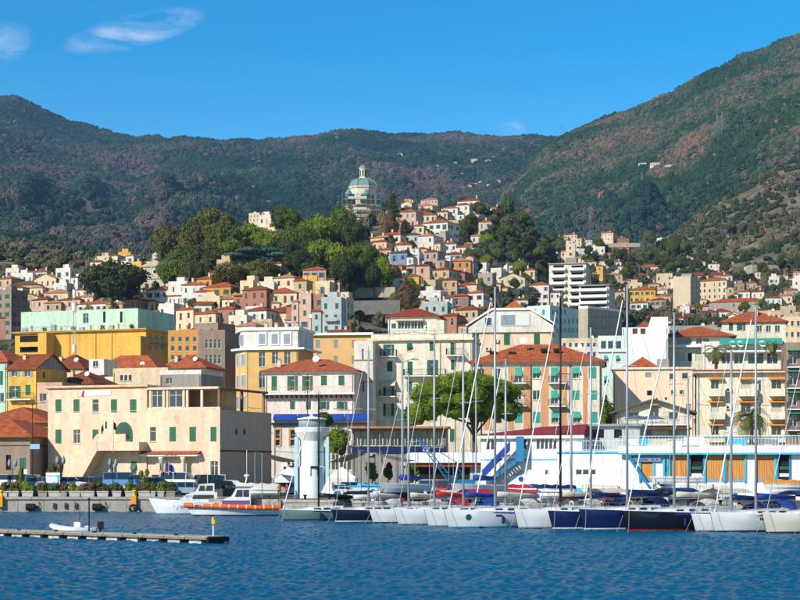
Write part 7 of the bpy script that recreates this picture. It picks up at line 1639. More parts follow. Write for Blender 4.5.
# ------------------------------------------------------------------ motor boat, rescue boat, inflatable
def cabin_cruiser():
    Y = 203; L = 8.8; c = Vector((XW(187, Y), Y+1, 0)); t = thing('cabin_cruiser', 'white cabin cruiser moored behind the orange rescue boat', 'boat', c, math.radians(190))
    mb, r = hull_mesh(L, 2.9, 1.3, 1.35, .9, .9); mb.build('hull', [HW, M['antifoul'], M['gel'], M['greysh']], t)
    m = MB(); m.prism([(-3.2, 1.3), (1.2, 1.4), (.2, 2.2), (-.6, 2.5), (-3.2, 2.5)], -1.1, 1.1); cb = m.build('cabin', M['gel'], t)
    m = MB(); m.prism([(-2.9, 2.5), (-.7, 2.5), (-1.3, 3.4), (-2.9, 3.5)], -.95, .95); wh = m.build('wheelhouse', M['gel'], t)
    for s_ in (-1, 1):
        for a, b in ((-2.7, -1.9), (-1.8, -1.15)): m = MB(); m.prism([(a, 2.65), (b+.05, 2.65), (b-.15, 3.25), (a, 3.25)], s_*.97-.02, s_*.97+.02); m.build('side_window', M['glass'], wh)
        m = MB(); m.prism([(-2.8, 1.75), (-.4, 1.75), (-.6, 2.2), (-2.8, 2.2)], s_*1.12-.02, s_*1.12+.02); m.build('side_window', M['glass'], cb)
    m = MB(); m.add([(-.66, -.8, 2.6), (-.66, .8, 2.6), (-1.2, .7, 3.3), (-1.2, -.7, 3.3)], [(0, 1, 2, 3), (3, 2, 1, 0)]); m.v = [(x+.04, y, z) for x, y, z in m.v]; m.build('windscreen', M['glass'], wh)
    m = MB(); rail_mesh(m, [(-1, -1.25, 1.5), (2.5, -1.05, 1.65), (4.2, 0, 1.75), (2.5, 1.05, 1.65), (-1, 1.25, 1.5)], .55, .9, .015); m.build('bow_rail', M['metal'], t)
    m = MB(); squiggle(m, -.7, .7, 0, .28, 0, 8, 4); o = m.build('lettering', M['greysh'], t, (1.0, 1.42, .85), math.pi); o['kind'] = 'stuff'
    m = MB(); m.tube([(-2.2, 0, 3.5), (-2.2, 0, 5.2)], .03, 5); m.build('aerial', M['white'], t)
cabin_cruiser()
def rescue_boat():
    Y = 197; L = 10.4; c = Vector((XW(233, Y), Y, 0)); t = thing('rescue_boat', 'white rescue boat with orange foam collar and pilothouse', 'boat', c, math.radians(186))
    mb, r = hull_mesh(L, 3.0, .95, 1.3, .9, .8); mb.build('hull', [HW, M['antifoul'], M['gel'], M['navy']], t)
    pts = [Vector((q[6].x+(.1 if i == 0 else 0), q[6].y, q[6].z-.05)) for i, q in enumerate(r)]
    for s_ in (-1, 1):
        n = 11
        for k in range(n):
            a = pts[2*k]; b = pts[2*k+2]; mid = pts[2*k+1]; f = lambda v: Vector((v.x, s_*(v.y+.1), v.z)); m = MB(); A, Bq, C = f(a), f(mid), f(b); e = (C-A)*.03; m.tube([A+e, Bq, C-e], .27, 9); m.build('collar_section', M['orange'], t, smooth=False)
        for k in range(1, n): a = pts[2*k]; m = MB(); m.tube([Vector((a.x-.05, s_*(a.y+.1), a.z)), Vector((a.x+.05, s_*(a.y+.1), a.z))], .285, 9); m.build('collar_strap', M['white'], t)
    m = MB(); m.prism([(-1.9, 1.0), (1.5, 1.0), (.9, 1.9), (.2, 2.1), (-.4, 3.1), (-1.9, 3.1)], -.9, .9); cb = m.build('pilothouse', M['gel'], t)
    m = MB(); m.box(-2.2, -1.0, 3.103, -.2, 1.0, 3.22); m.build('roof', M['metal'], cb)
    for s_ in (-1, 1):
        for a, b in ((-1.7, -1.1), (-1.0, -.45)): m = MB(); m.prism([(a, 2.1), (b+.25*(b > -.6), 2.1), (b, 2.85), (a, 2.85)], s_*.92-.02, s_*.92+.02); m.build('side_window', M['glass'], cb)
        m = MB(); m.box(-1.8, s_*.91-.02, 1.25, 1.2, s_*.91+.02, 1.7); m.build('name_band', mat('plum', '6d4a70', .6), cb); 
    for y in (-.55, 0.05): m = MB(); m.add([(.2, y, 2.15), (.2, y+.5, 2.15), (-.3, y+.5, 2.98), (-.3, y, 2.98)], [(0, 1, 2, 3), (3, 2, 1, 0)]); m.v = [(x+.05, yy, z) for x, yy, z in m.v]; m.build('windscreen', M['glass'], cb)
    m = MB(); m.tube([(-1.3, -.8, 3.2), (-1.5, -.7, 4.2), (-1.5, .7, 4.2), (-1.3, .8, 3.2)], .06, 6); m.tube([(-1.5, 0, 4.2), (-1.5, 0, 7.2)], .035, 5); m.build('radar_arch', M['white'], t)
    m = MB(); m.lathe([(.3, 4.25), (.32, 4.4), (.2, 4.52)], 10, (-1.5, .35)); m.build('radar_dome', M['white'], t, smooth=True)
    m = MB(); m.box(2.0, -1.1, 1.2, 4.2, -.95, 1.5); m.box(2.0, .95, 1.2, 4.2, 1.1, 1.5); m.build('foredeck_bulwark', mat('pale_blue', 'a9c4cf', .6), t)
    m = MB(); rail_mesh(m, [(-2.2, -1.3, 1.1), (-4.9, -1.2, 1.1), (-4.9, 1.2, 1.1), (-2.2, 1.3, 1.1)], .8, .9, .02); m.build('stern_rail', M['darkmetal'], t)
    m = MB(); m.box(-4.5, -.5, 1.0, -3.6, .5, 1.6); m.build('engine_box', M['greysh'], t)
rescue_boat()
def person(lab, x, y, z, top, legs, rz=0, h=1.72):
    """standing figure: one skin surface for the body, separate hair"""
    t = thing('person', lab, 'person', (x, y, z), rz); s = h/1.75
    V = [(0,0,.93),(0,0,1.15),(0,0,1.38),(0,0,1.5),(0,-.01,1.6),(0,-.015,1.69), (-.1,0,.9),(-.11,-.02,.5),(-.11,.02,.09),(-.11,-.12,.04), (.1,0,.9),(.12,-.02,.5),(.13,.02,.09),(.14,-.12,.04), (-.19,0,1.4),(-.25,.02,1.13),(-.24,-.08,.88),(-.24,-.11,.8), (.19,0,1.4),(.26,.02,1.13),(.26,-.06,.88),(.26,-.1,.8)]
    E = [(0,1),(1,2),(2,3),(3,4),(4,5),(0,6),(6,7),(7,8),(8,9),(0,10),(10,11),(11,12),(12,13),(2,14),(14,15),(15,16),(16,17),(2,18),(18,19),(19,20),(20,21)]
    Rr = [.15,.14,.16,.06,.1,.085,.1,.065,.05,.04,.1,.065,.05,.04,.065,.05,.035,.035,.065,.05,.035,.035]
    me = bpy.data.meshes.new('body'); me.from_pydata([(a*s, b*s, c*s) for a, b, c in V], E, []); o = link('body', me, t)
    m = o.modifiers.new('skin', 'SKIN'); 
    for i, q in enumerate(me.skin_vertices[0].data): q.radius = (Rr[i]*s, Rr[i]*s*.8); q.use_root = (i == 0)
    o.modifiers.new('sub', 'SUBSURF').levels = 1; o.modifiers['sub'].render_levels = 1
    key = 'person_'+top+legs; mt = bpy.data.materials.new(key); mt.use_nodes = True; nt = mt.node_tree; N = nt.nodes; b = N['Principled BSDF']; b.inputs['Roughness'].default_value = .9
    tc = N.new('ShaderNodeTexCoord'); sp = N.new('ShaderNodeSeparateXYZ'); nt.links.new(tc.outputs['Object'], sp.inputs[0]); cr = N.new('ShaderNodeValToRGB'); cr.color_ramp.interpolation = 'CONSTANT'; mr = N.new('ShaderNodeMath'); mr.operation = 'DIVIDE'; mr.inputs[1].default_value = 1.85*s
    nt.links.new(sp.outputs['Z'], mr.inputs[0]); nt.links.new(mr.outputs[0], cr.inputs[0]); e = cr.color_ramp.elements; e[0].position = 0; e[0].color = (*lin('1c1a18'), 1); e[1].position = .06; e[1].color = (*lin(legs), 1); k = e.new(.5); k.color = (*lin(top), 1); k = e.new(.815); k.color = (*lin('b07c60'), 1); nt.links.new(cr.outputs[0], b.inputs['Base Color']); me.materials.append(mt)
    q = MB(); q.lathe([(.095*s, 1.66*s), (.1*s, 1.72*s), (.07*s, 1.78*s), (.02*s, 1.8*s)], 10, (0, .015*s)); q.build('hair', mat('dark_hair', '2b2019', .8), t, smooth=True)
for lab, px, Y, tp, lg in (('person in ochre jacket on the quay behind the rescue boat', 279, 204, 'b58a30', '2b3550'), ('person in red top leaning near the grey green racer stern', 287, 203, 'a8403a', '30302c'), ('person in dark clothes walking past the planters by the sign', 66, 222, '3a2c34', '20222a'), ('person in white shirt near the portico', 155, 226, 'd0cfc8', '2a3040')):
    person(lab, XW(px, Y), Y, QZ, tp, lg, random.uniform(-1, 1))
def inflatable():
    Y = 140.5; t = thing('inflatable_dinghy', 'small grey white inflatable boat tied behind the floating pontoon', 'boat', (XW(76, Y), Y, .0), math.radians(176)); 
    for s_ in (-1, 1): m = MB(); m.tube([(-1.8, s_*.7, .32), (.6, s_*.72, .34), (1.5, s_*.45, .5), (1.95, 0, .66)], .25, 10, r1=.2); m.build('tube', mat('hypalon', 'c5c8c8', .6, var=.1), t, smooth=True)
    m = MB(); m.prism([(-1.8, .05), (1.3, .05), (1.7, .35), (-1.8, .25)], -.55, .55); m.build('floor', M['greysh'], t)
    m = MB(); m.box(-.4, -.3, .3, .1, .3, .95); m.build('console', M['white'], t); m = MB(); m.box(-1.2, -.4, .3, -.8, .4, .65); m.build('seat', M['white'], t)
    m = MB(); m.box(-2.15, -.2, .4, -1.75, .2, 1.0); m.box(-2.0, -.08, -.4, -1.85, .08, .4); m.build('outboard', M['black'], t); m = MB(); m.tube([(-.3, .0, .95), (-.3, 0, 2.2)], .02, 5); m.build('aerial', M['darkmetal'], t)
inflatable()
def pontoon():
    A, B = Vector((XW(-60, 141), 141)), Vector((XW(208, 122.5), 122.5)); d = (B-A); n = 14; L = d.length/n; u = d.normalized(); ang = math.atan2(u.y, u.x)
    t = thing('floating_pontoon', 'long weathered concrete floating pontoon with dark float gaps', 'pontoon', (A.x, A.y, 0), ang)
    m = MB(); m.box(0, 0, .24, L-.06, 1.8, .48); me = m.mesh('deck_slab', mat('pontoon_concrete', '9a9284', .95, var=.3, scale=1, dirt=('5f5546', .7, 1.5)))
    f = MB(); f.box(.15, .12, -.3, L*.62, 1.7, .235); fm = f.mesh('float', mat('float_white', 'b9b6aa', .8, var=.3, scale=2, dirt=('8a5a2c', .8, 1.8)))
    g = MB(); g.box(L*.66, .3, -.3, L*.98, 1.6, .23); gm = g.mesh('float', M['rubber'])
    w = MB(); w.box(0, -.07, .26, L-.1, -.003, .42); wm_ = w.mesh('fender_board', mat('grey_timber', '7c7264', .9, var=.3, scale=2))
    for i in range(n): link('deck_slab', me, t, (i*L, 0, 0)); link('float', fm, t, (i*L, 0, 0)); link('float', gm, t, (i*L, 0, 0)); link('fender_board', wm_, t, (i*L, 0, 0))
    for i in range(7): m = MB(); m.box(i*2*L+.8, .1, .482, i*2*L+1.1, .22, .6); m.build('cleat', M['darkmetal'], t)
    e = n*L; m = MB(); m.box(e-.05, -.1, .1, e+.15, 1.9, .42); m.build('end_fender', M['rubber'], t)
    p = thing('marker_post', 'thin white post with yellow lamp at the pontoon end', 'post', (XW(213, 123.4), 123.6, .48)); H = ZW(517, 123)-.48; m = MB(); m.tube([(0, 0, 0), (0, 0, H*.8)], .05, 6); m.build('pole', M['white'], p)
    m = MB(); m.box(-.12, -.12, H*.62, .12, .12, H*.85); m.build('lamp_box', M['gold'], p); m = MB(); m.lathe([(.09, H*.85), (.1, H*.95), (.03, H)], 8); m.build('lamp', M['gold'], p)
    p = thing('mooring_pile', 'slim dark pole standing at the pontoon beside the inflatable', 'pole', (XW(81.5, 131), 134.2, -1)); m = MB(); m.tube([(0, 0, 0), (0, 0, ZW(499, 131)+1)], .07, 7, r1=.05); m.build('pole', M['darkmetal'], p); m = MB(); m.lathe([(.1, ZW(500, 131)+1), (.1, ZW(498.6, 131)+1)], 8); m.build('cap', M['black'], p)
pontoon()

# ------------------------------------------------------------------ cars
def car(lab, px, Y, col, kind='hatch', rz=0.0, z=QZ, group='cars parked along the quay'):
    t = thing('parked_car' if kind != 'van' else 'parked_van', lab, 'car' if kind != 'van' else 'van', (XW(px, Y), Y, z+(.85 if px < 240 and Y > 219.8 else 0)), rz, group); L, W = (4.1, 1.7) if kind == 'hatch' else ((4.5, 1.76) if kind in ('sedan', 'suv') else (4.9, 1.95))
    pf = {'hatch': ([(-2.05,.35),(2.05,.32),(2.05,.62),(1.9,.8),(1.05,.93),(-2.0,.98),(-2.06,.7)], [(1.0,.93),(.35,1.45),(-1.3,1.48),(-1.95,.97)]),
          'sedan': ([(-2.25,.35),(2.25,.32),(2.25,.62),(2.1,.78),(1.0,.92),(-1.5,.95),(-2.2,.9),(-2.27,.6)], [(.95,.92),(.2,1.42),(-.9,1.42),(-1.6,.94)]),
          'suv': ([(-2.2,.45),(2.2,.42),(2.2,.8),(2.05,1.0),(1.05,1.1),(-2.15,1.12),(-2.22,.8)], [(1.0,1.1),(.45,1.72),(-1.7,1.75),(-2.1,1.1)]),
          'van': ([(-2.45,.4),(2.45,.38),(2.45,.8),(2.2,1.05),(1.6,1.2),(-2.45,1.2)], [(1.55,1.2),(.95,2.05),(-2.4,2.1),(-2.45,1.2)])}[kind]
    pc = paint('car_'+col, col, .3, spec=.6)
    def loft(poly, w0, w1, zb, zt, nm, mt, par):
        mb = MB(); n = len(poly); f = lambda zz: (w0+(w1-w0)*max(0, min(1, (zz-zb)/(zt-zb))))/2; vs = [(x, -f(zz), zz) for x, zz in poly]+[(x, f(zz), zz) for x, zz in poly]
        fs = [tuple(range(n)), tuple(range(2*n-1, n-1, -1))]+[((i+1) % n, i, n+i, n+(i+1) % n) for i in range(n)]; mb.add(vs, fs); return mb.build(nm, mt, par)
    body = loft(pf[0], W, W*.96, .3, 1.0, 'body', pc, t); zb = pf[1][0][1]; zt = pf[1][1][1]
    cab = loft(pf[1], W*.93, W*.78, zb, zt, 'cabin', M['glass'], t)
    m = MB(); x1, x0 = pf[1][1][0], pf[1][2][0]; w = W*.79/2; m.box(x0, -w, zt-.01, x1, w, zt+.05); m.build('roof', pc, t)
    for s_ in (-1, 1):
        for xx in (x0+.05, (x0+x1)/2, x1-.05): m = MB(); m.add([(xx-.05, s_*w*1.01, zt), (xx+.05, s_*w*1.01, zt), (xx+.06, s_*(W*.93/2+.012), zb), (xx-.06, s_*(W*.93/2+.012), zb)], [(0, 1, 2, 3), (3, 2, 1, 0)]); m.build('pillar', pc, t)
        for xx in (-L*.31, L*.31):
            m = MB(); n = 14; y0 = s_*(W/2-.17); y1 = s_*(W/2+.015); m.add([(xx+.31*math.cos(2*math.pi*i/n), y, .31+.31*math.sin(2*math.pi*i/n)) for y in (y0, y1) for i in range(n)], [tuple(range(n)), tuple(range(2*n-1, n-1, -1))]+[(i, (i+1) % n, n+(i+1) % n, n+i) for i in range(n)]); wl = m.build('wheel', M['tyre'], t)
            m = MB(); m.add([(xx+.19*math.cos(2*math.pi*i/n), s_*(W/2+.02), .31+.19*math.sin(2*math.pi*i/n)) for i in range(n)], [tuple(range(n)), tuple(range(n-1, -1, -1))]); m.build('rim', M['metal'], wl)
        m = MB(); m.box(L/2-.12, s_*W*.38-.16, .62, L/2+.012, s_*W*.38+.16, .78); m.build('headlight', M['frame'], t); m = MB(); m.box(-L/2-.02, s_*W*.4-.12, .7, -L/2+.1, s_*W*.4+.12, .9); m.build('tail_light', M['red'], t)
    return t
for lab, px, Y, col, k, rz in (('white hatchback behind the planters by the stair foot', 72, 223, 'c9c9c6', 'hatch', .1), ('black saloon parked under the outside stair', 90, 224, '15161a', 'sedan', .15), ('silver hatchback behind the flowering planter', 53, 222, '8f9498', 'hatch', .1), ('blue van parked in front of the harbour office', 123, 222, '5f8fb5', 'van', .15), ('dark grey hatchback between the blue van and the stair', 105, 225, '3a3c42', 'hatch', .1), ('dark navy saloon by the portico flags', 160, 222, '1f2438', 'sedan', .1), ('white minibus by the portico column', 181, 224, 'd5d5d2', 'van', -.2), ('pale blue estate car by the quay edge near the white cruiser', 189, 219.3, 'a3b5bd', 'suv', .35), ('grey hatchback in the row by the far lamp post', 36, 223, '6c7076', 'hatch', .1),
    ('small dark hatchback beside the white minibus', 200, 226, '24262a', 'hatch', .2), ('black suv behind the pilothouse of the rescue boat', 214, 222, '1a1b1f', 'suv', .3), ('white suv in the row by the shaded end wall', 222, 227, 'cfcfcc', 'suv', .1), ('navy saloon behind the person in ochre jacket', 258, 219, '1b2a4a', 'sedan', .2), ('silver suv parked beside the round white tower', 287, 221, 'a4a8ab', 'suv', .2), ('blue hatchback near the tower fins', 272, 224, '35588a', 'hatch', .1), ('white hatchback behind the white triangular sail', 342, 214, 'd0d0cd', 'hatch', .1), ('mid grey suv parked under the shade sail by the street tree', 356, 219, '7d8286', 'suv', -.1),
    ('red pickup with covered bed behind the blue crane', 459, 203, 'b5201c', 'van', -.25), ('white van in front of the canteen', 440, 207, 'cfd2d2', 'van', -.15), ('black hatchback in front of the canteen', 426, 212, '1d1e22', 'hatch', -.1), ('maroon saloon at the foot of the blue stair', 496, 196, '5a1a22', 'sedan', -.3)):
    car(lab, px, Y, col, k, rz)

def parked_row():
    rg = random.Random(14); names = [('white', 'd2d2cf'), ('silver', 'a9adb0'), ('light grey', '8a8f94'), ('red', 'a02622'), ('sky blue', '7fa3c0'), ('beige', 'b9ab92'), ('white', 'cfcfcc'), ('dark green', '27402f')]
    for i in range(19):
        px = 10+i*10.6+rg.uniform(-2, 2); n, c = names[(i*5) % len(names)]; car(f'compact {n} car in the parked row before the harbour office', px, 227.0 if px > 75 and px < 140 else 229.5-rg.uniform(0, 1), c, rg.choice(['hatch', 'hatch', 'suv']), rg.choice([1.2, 1.35, 1.75, -1.6]), group=f'compact {n} cars before the harbour office')
parked_row()
for lab, px, Y, tp, lg in (('person in blue jacket walking by the shade sails', 333, 203, '3a5f90', '2a2a30'), ('person in red jacket on the quay behind the blue striped yacht', 448, 181, 'b03a30', '2b3040'), ('person in grey coat near the crane', 424, 188, '7c7c7c', '25262c'), ('person in white top by the blue stair', 500, 189, 'd5d2c8', '38424f'), ('person in yellow oilskin by the club hall', 588, 181, 'c9a420', '2a2c30'), ('person in navy sweater by the boathouse doors', 713, 178, '1f2a48', '6a6050')):
    person(lab, XW(px, Y), Y, QZ, tp, lg, random.uniform(-1, 1))
# ------------------------------------------------------------------ quay furniture
def planters():
    rg = random.Random(12); xs = [(14, 9, 'w'), (28, 10, 'w'), (43, 8, 'g'), (55, 11, 'w'), (64, 6, 'g'), (75, 10, 'w'), (88, 12, 'w'), (103, 10, 'w'), (117, 8, 'w'), (131, 10, 'w'), (145, 11, 'w'), (153, 5, 'w'), (161, 6, 'w'), (4, 7, 'w'), (171, 8, 'g')]
    words = {'bright': 'bright green', 'mid': 'green', 'olive': 'olive', 'autumn': 'brown flowering', 'dark': 'dark green'}
    for i, (px, w, c) in enumerate(xs):
        Y = 217.6; W = w*Y/F; col = ['mid', 'bright', 'olive', 'mid', 'autumn', 'bright', 'autumn', 'olive', 'mid', 'bright', 'olive', 'mid', 'bright', 'olive', 'mid'][i]
        t = thing('planter', f"{'white' if c == 'w' else 'grey'} concrete quay planter with {words[col]} shrub", 'planter', (XW(px, Y), Y, QZ), 0, 'planters along the quay edge'); H = ZW(491, Y)-QZ; W *= 1.12
        m = MB(); m.add([(-W/2+.06, -.35, 0), (W/2-.06, -.35, 0), (W/2-.06, .35, 0), (-W/2+.06, .35, 0), (-W/2, -.42, H), (W/2, -.42, H), (W/2, .42, H), (-W/2, .42, H)], [(0,3,2,1),(0,1,5,4),(1,2,6,5),(2,3,7,6),(3,0,4,7),(4,5,6,7)]); m.box(-W/2-.04, -.46, H-.16, W/2+.04, -.425, H-.02); m.build('box', mat('planter_white', 'b9b3a6', .9, var=.2, scale=2) if c == 'w' else M['concrete'], t)
        lob = [(rg.uniform(-W*.4, W*.4), rg.uniform(-.2, .2), H+rg.uniform(.1, .8), W*rg.uniform(.25, .4), .4, rg.uniform(.25, .5)) for _ in range(9)]
        link('plant', crown_mesh('plant', lob, 1100, .07, LEAF[col], i+50, hollow=.3), t)
    t = thing('cactus', 'forked green cactus in front of the portico', 'plant', (XW(144, 220), 220, QZ)); lob = [(0, 0, 1.0, .3, .3, .9), (.0, 0, 2.0, .35, .3, .6), (-.35, 0, 2.7, .3, .25, .5), (.35, .1, 2.8, .3, .25, .5)]; link('pads', crown_mesh('pads', lob, 900, .1, LEAF['bright'], 77, hollow=.7), t)
    for lab, px, w, pt in (('rounded olive bush beside the blue and white sign', 51, 12, 465), ('tall dark shrub between the sign and the stair', 60, 7, 462), ('yellow green bush by the twin globe lamp', 21, 6, 468)):
        Y = 221; t = thing('bush', lab, 'plant', (XW(px, Y), Y, QZ)); R = w/2*Y/F; Ht = ZW(pt, Y)-QZ; rr = random.Random(px); lob = [(rr.uniform(-.4, .4)*R, rr.uniform(-.4, .4)*R, Ht*(.45+.13*k), R*.75, R*.75, Ht*.22) for k in range(4)]; link('foliage', crown_mesh('foliage', lob, 1500, .09, LEAF['olive' if px != 21 else 'bright'], px, hollow=.3), t); m = MB(); m.tube([(0, 0, 0), (0, 0, Ht*.5)], .08, 5); m.build('stem', M['bark'], t)
planters()
def lamps():
    def lamp(lab, px, Y, pyt, n, double=True, col='darkmetal'):
        t = thing('street_lamp', lab, 'street lamp', (XW(px, Y), Y, QZ)); h = ZW(pyt, Y)-QZ; m = MB(); m.lathe([(.16, 0), (.14, .3), (.07, .5), (.05, h*.8)], 8); 
        m.build('pole', M[col], t)
        if double == 'globe':
            for s_ in (-1, 1): m = MB(); m.tube([(0, 0, h*.72), (s_*.3, 0, h*.74), (s_*.36, 0, h*.82)], .03, 5); a = m.build('arm', M[col], t); m = MB(); m.lathe([(.08, h*.82), (.2, h*.84), (.24, h*.92), (.12, h), (.03, h*1.03)], 10, (s_*.36, 0)); m.build('lantern', M['greysh'], a, smooth=True)
        else:
            m = MB(); m.tube([(0, 0, h*.8), (0, 0, h)], .05, 6); m.build('upper_pole', M[col], t)
            for s_ in (-1, 1): m = MB(); m.tube([(0, 0, h*.97), (s_*1.3, 0, h)], .035, 5); a = m.build('arm', M[col], t); m = MB(); m.box(min(s_*.9, s_*1.7), -.14, h*.985, max(s_*.9, s_*1.7), .14, h*.985+.12); m.build('lamp_head', M['metal'], a)
        return t
    lamp('twin globe cast iron lamp at the far end of the planters', 12.5, 219, 460, 2, 'globe'); lamp('twin globe cast iron lamp under the stair landing', 113, 219, 459.5, 2, 'globe'); lamp('twin globe cast iron lamp by the blue sign board', 60.5, 219, 457, 2, 'globe')
    lamp('tall thin street light before the brown warehouses', 32.5, 226, 402, 2); lamp('tall quay light with twin arms in front of the cream apartments', 403, 196, 358, 2, True, 'metal'); 
    lamp('tall dark street light before the pink house', 307.5, 228, 374, 2, True); lamp('grey quay light by the shade sails', 348, 208, 408, 2, True, 'metal')
    # signs
    t = thing('information_board', 'blue and white information board on the planters quay', 'sign', (XW(53, 218.6), 218.6, QZ)); m = MB(); W = 14*218.6/F; 
    m.box(-W/2, -.05, ZW(490, 218.6)-QZ, W/2, .05, ZW(472.5, 218.6)-QZ); pn = m.build('panel', M['white'], t); H = lambda py: ZW(py, 218.6)-QZ
    m = MB(); m.box(-W/2, -.07, H(489), W/2*.9, -.052, H(483)); m.build('blue_band', M['tarp'], pn); m = MB(); squiggle(m, -W*.42, W*.4, H(476.5), .2, -.052, 12, 9); o = m.build('lettering', M['greysh'], pn); o['kind'] = 'stuff'
    m = MB(); m.box(W*.32, -.07, H(484), W*.45, -.052, H(475)); m.build('blue_mark', M['cyan'], pn)
    for x in (-W*.45, W*.45): m = MB(); m.tube([(x, 0, 0), (x, 0, H(473))], .05, 6); m.build('post', M['red'] if x > 0 else M['metal'], t)
    t = thing('hanging_sign', 'pale blue banner sign on the tall thin street light', 'sign', (XW(34.5, 225.6), 225.6, QZ)); m = MB(); m.box(-.55, -.04, ZW(449, 225)-QZ, .65, .04, ZW(444, 225)-QZ); m.build('panel', mat('pale_blue_sign', '8fb3c9', .6), t); m = MB(); m.tube([(0.7, 0, ZW(450, 225)-QZ), (.7, 0, ZW(443, 225)-QZ)], .03, 5); m.build('bracket', M['darkmetal'], t)
    t = thing('road_sign', 'small white square road sign beside the globe lamp', 'sign', (XW(25.5, 219), 219, QZ)); m = MB(); m.tube([(0, 0, 0), (0, 0, 3.3)], .035, 5); m.build('post', M['metal'], t); m = MB(); m.box(-.2, -.05, 2.7, .2, -.02, 3.3); m.build('plate', M['white'], t)
lamps()
def flags():
    def flag(lab, x, y, z, h, cols, lean=0, ang=.5, wv=1):
        t = thing('flag', lab, 'flag', (x, y, z)); m = MB(); m.tube([(0, 0, 0), (lean, 0, h)], .035, 5); m.build('pole', M['metal'] if lean == 0 else M['white'], t); n = 9; mts = [paint('flag_'+c, c, .9) for c in cols]
        W, Hh = 1.3, .9; m = MB(); vs = []
        for i in range(n+1):
            for j in range(4): u = i/n; vs.append((lean*.98+math.cos(ang)*W*u*.6, -.15*math.sin(u*7)-.2*u, h*.97-Hh*j/3-u*u*.9-.08*math.sin(u*6)))
        for i in range(n):
            for j in range(3): m.add([vs[i*4+j], vs[i*4+j+1], vs[(i+1)*4+j+1], vs[(i+1)*4+j]], [(0, 1, 2, 3)], min(len(cols)-1, i*len(cols)//n))
        m.build('cloth', mts, t, smooth=True)
    q = lambda px, Y: (XW(px, Y), Y)
    Y = 224
    flag('italian tricolour on the leaning pole above the stair landing', *q(114, 225.5), ZW(452, 225), 4.0, ['1d7a45', 'd0d0cc', 'b5242a'], -.9, 2.6); flag('furled dark flag on a pole above the stair landing', *q(113.5, 225.3), ZW(452, 225), 4.0, ['3a2f36'], 0, 1)
    flag('blue european flag by the portico', *q(168, 223.5), QZ, 4.2, ['1c3f8f'], .1, .2); flag('red and white town flag by the portico', *q(159.5, 223.5), QZ, 4.4, ['c8c8c4', 'a82a2e'], 0, 1.2); flag('blue and orange striped flag by the portico', *q(165, 223.5), QZ, 4.4, ['4a78b0', 'b0603a'], 0, .8)
    flag('italian tricolour on a yacht backstay by the shade sails', *q(381, 190), QZ, 5.2, ['1d7a45', 'd0d0cc', 'b5242a'], 0, 1.3)
flags()
def quay_fittings():
    # fenders on the left quay wall
    for px, lab in ((31, 'black cylindrical rubber fender hung on the planter quay wall'), (97.5, 'black cylindrical rubber fender hung on the planter quay wall')):
        t = thing('quay_fender', lab, 'fender', (XW(px, 215.6), 215.5, ZW(507, 215.5)), 0, 'rubber fenders on the quay wall'); m = MB(); m.tube([(-.55, 0, 0), (.5, 0, 0)], .42, 12); m.build('roll', M['rubber'], t); m = MB(); m.tube([(.55, 0, -.1), (1.0, .2, .1), (.9, .3, .6)], .05, 5); m.build('chain', M['darkmetal'], t)
    t = thing('tyre_fender', 'old tyre hung on the quay wall under a yellow bollard', 'tyre', (XW(133.5, 215.5), 215.45, ZW(508.5, 215.5))); n = 20; m = MB()
    m.tube([(.42*math.cos(a), 0, .42*math.sin(a)) for a in np.linspace(0, 2*math.pi, n)], .16, 8, cap=False); m.build('tread', M['rubber'], t, smooth=True); m = MB(); m.tube([(0, 0, .4), (0, .2, 1.2)], .03, 5); m.build('rope', M['rope'], t)
    for px, lab in ((134.5, 'yellow mooring bollard above the hanging tyre'), (1.5, 'orange yellow mooring bollard at the far planters')):
        t = thing('bollard', lab, 'bollard', (XW(px, 216.2), 216.15, QZ+.003)); m = MB(); m.lathe([(.3, 0), (.3, .08), (.18, .15), (.16, .5), (.3, .62), (.3, .72), (.12, .8)], 12); m.build('post', M['gold'], t, smooth=True); m = MB(); m.box(-.35, -.75, -1.2, .3, -.45, .1); m.build('cover', mat('lifebelt_orange', 'd98a16', .6), t)
    for px in (66, 54.5, 76): t = thing('mooring_ring', 'rusty iron mooring ring plate on the quay wall', 'fitting', (XW(px, 215.8), 215.8, ZW(506, 215.8)), 0, 'ring plates on the quay wall'); m = MB(); m.box(-.18, -.06, -.35, .18, .0, .35); m.build('plate', mat('rust', '5a4232', .9, var=.3), t); m = MB(); m.tube([(.12*math.cos(a), -.1, .12*math.sin(a)) for a in np.linspace(0, 6.28, 10)], .025, 5, cap=False); m.build('ring', M['darkmetal'], t)
    # bollards and pedestals along the yacht quay
    for i in range(14):
        p = QA+QN*(3+i*5.2)+QIN*.7; t = thing('mooring_bollard', 'low black iron bollard on the yacht quay edge', 'bollard', (p.x, p.y, QZ), 0, 'iron bollards on the yacht quay'); m = MB(); m.lathe([(.2, 0), (.14, .1), (.13, .35), (.22, .42), (.2, .52), (.05, .55)], 10); m.build('post', M['black'], t, smooth=True)
    for i in range(9):
        p = QA+QN*(5+i*7.3)+QIN*1.4; t = thing('power_pedestal', 'white and blue power pedestal on the yacht quay', 'pedestal', (p.x, p.y, QZ), 0, 'power pedestals on the yacht quay'); m = MB(); m.box(-.15, -.12, 0, .15, .12, 1.0); m.build('column', M['white'], t); m = MB(); m.box(-.17, -.14, 1.003, .17, .14, 1.2); m.build('cap', M['blue'], t)
    # quayside railing
    p0, p1 = QA+QN*8+QIN*5, QA+QN*40+QIN*5; t = thing('quay_railing', 'long grey steel railing behind the yacht sterns', 'railing', (p0.x, p0.y, QZ), math.atan2(QN.y, QN.x)); m = MB(); rail_mesh(m, [(0, 0, 0), (32, 0, 0)], 1.0, 1.2, .03); m.build('rails', M['metal'], t); m = MB(); m.tube([(0, 0, .55), (32, 0, .55)], .025, 4); m.build('mid_rail', M['metal'], t)
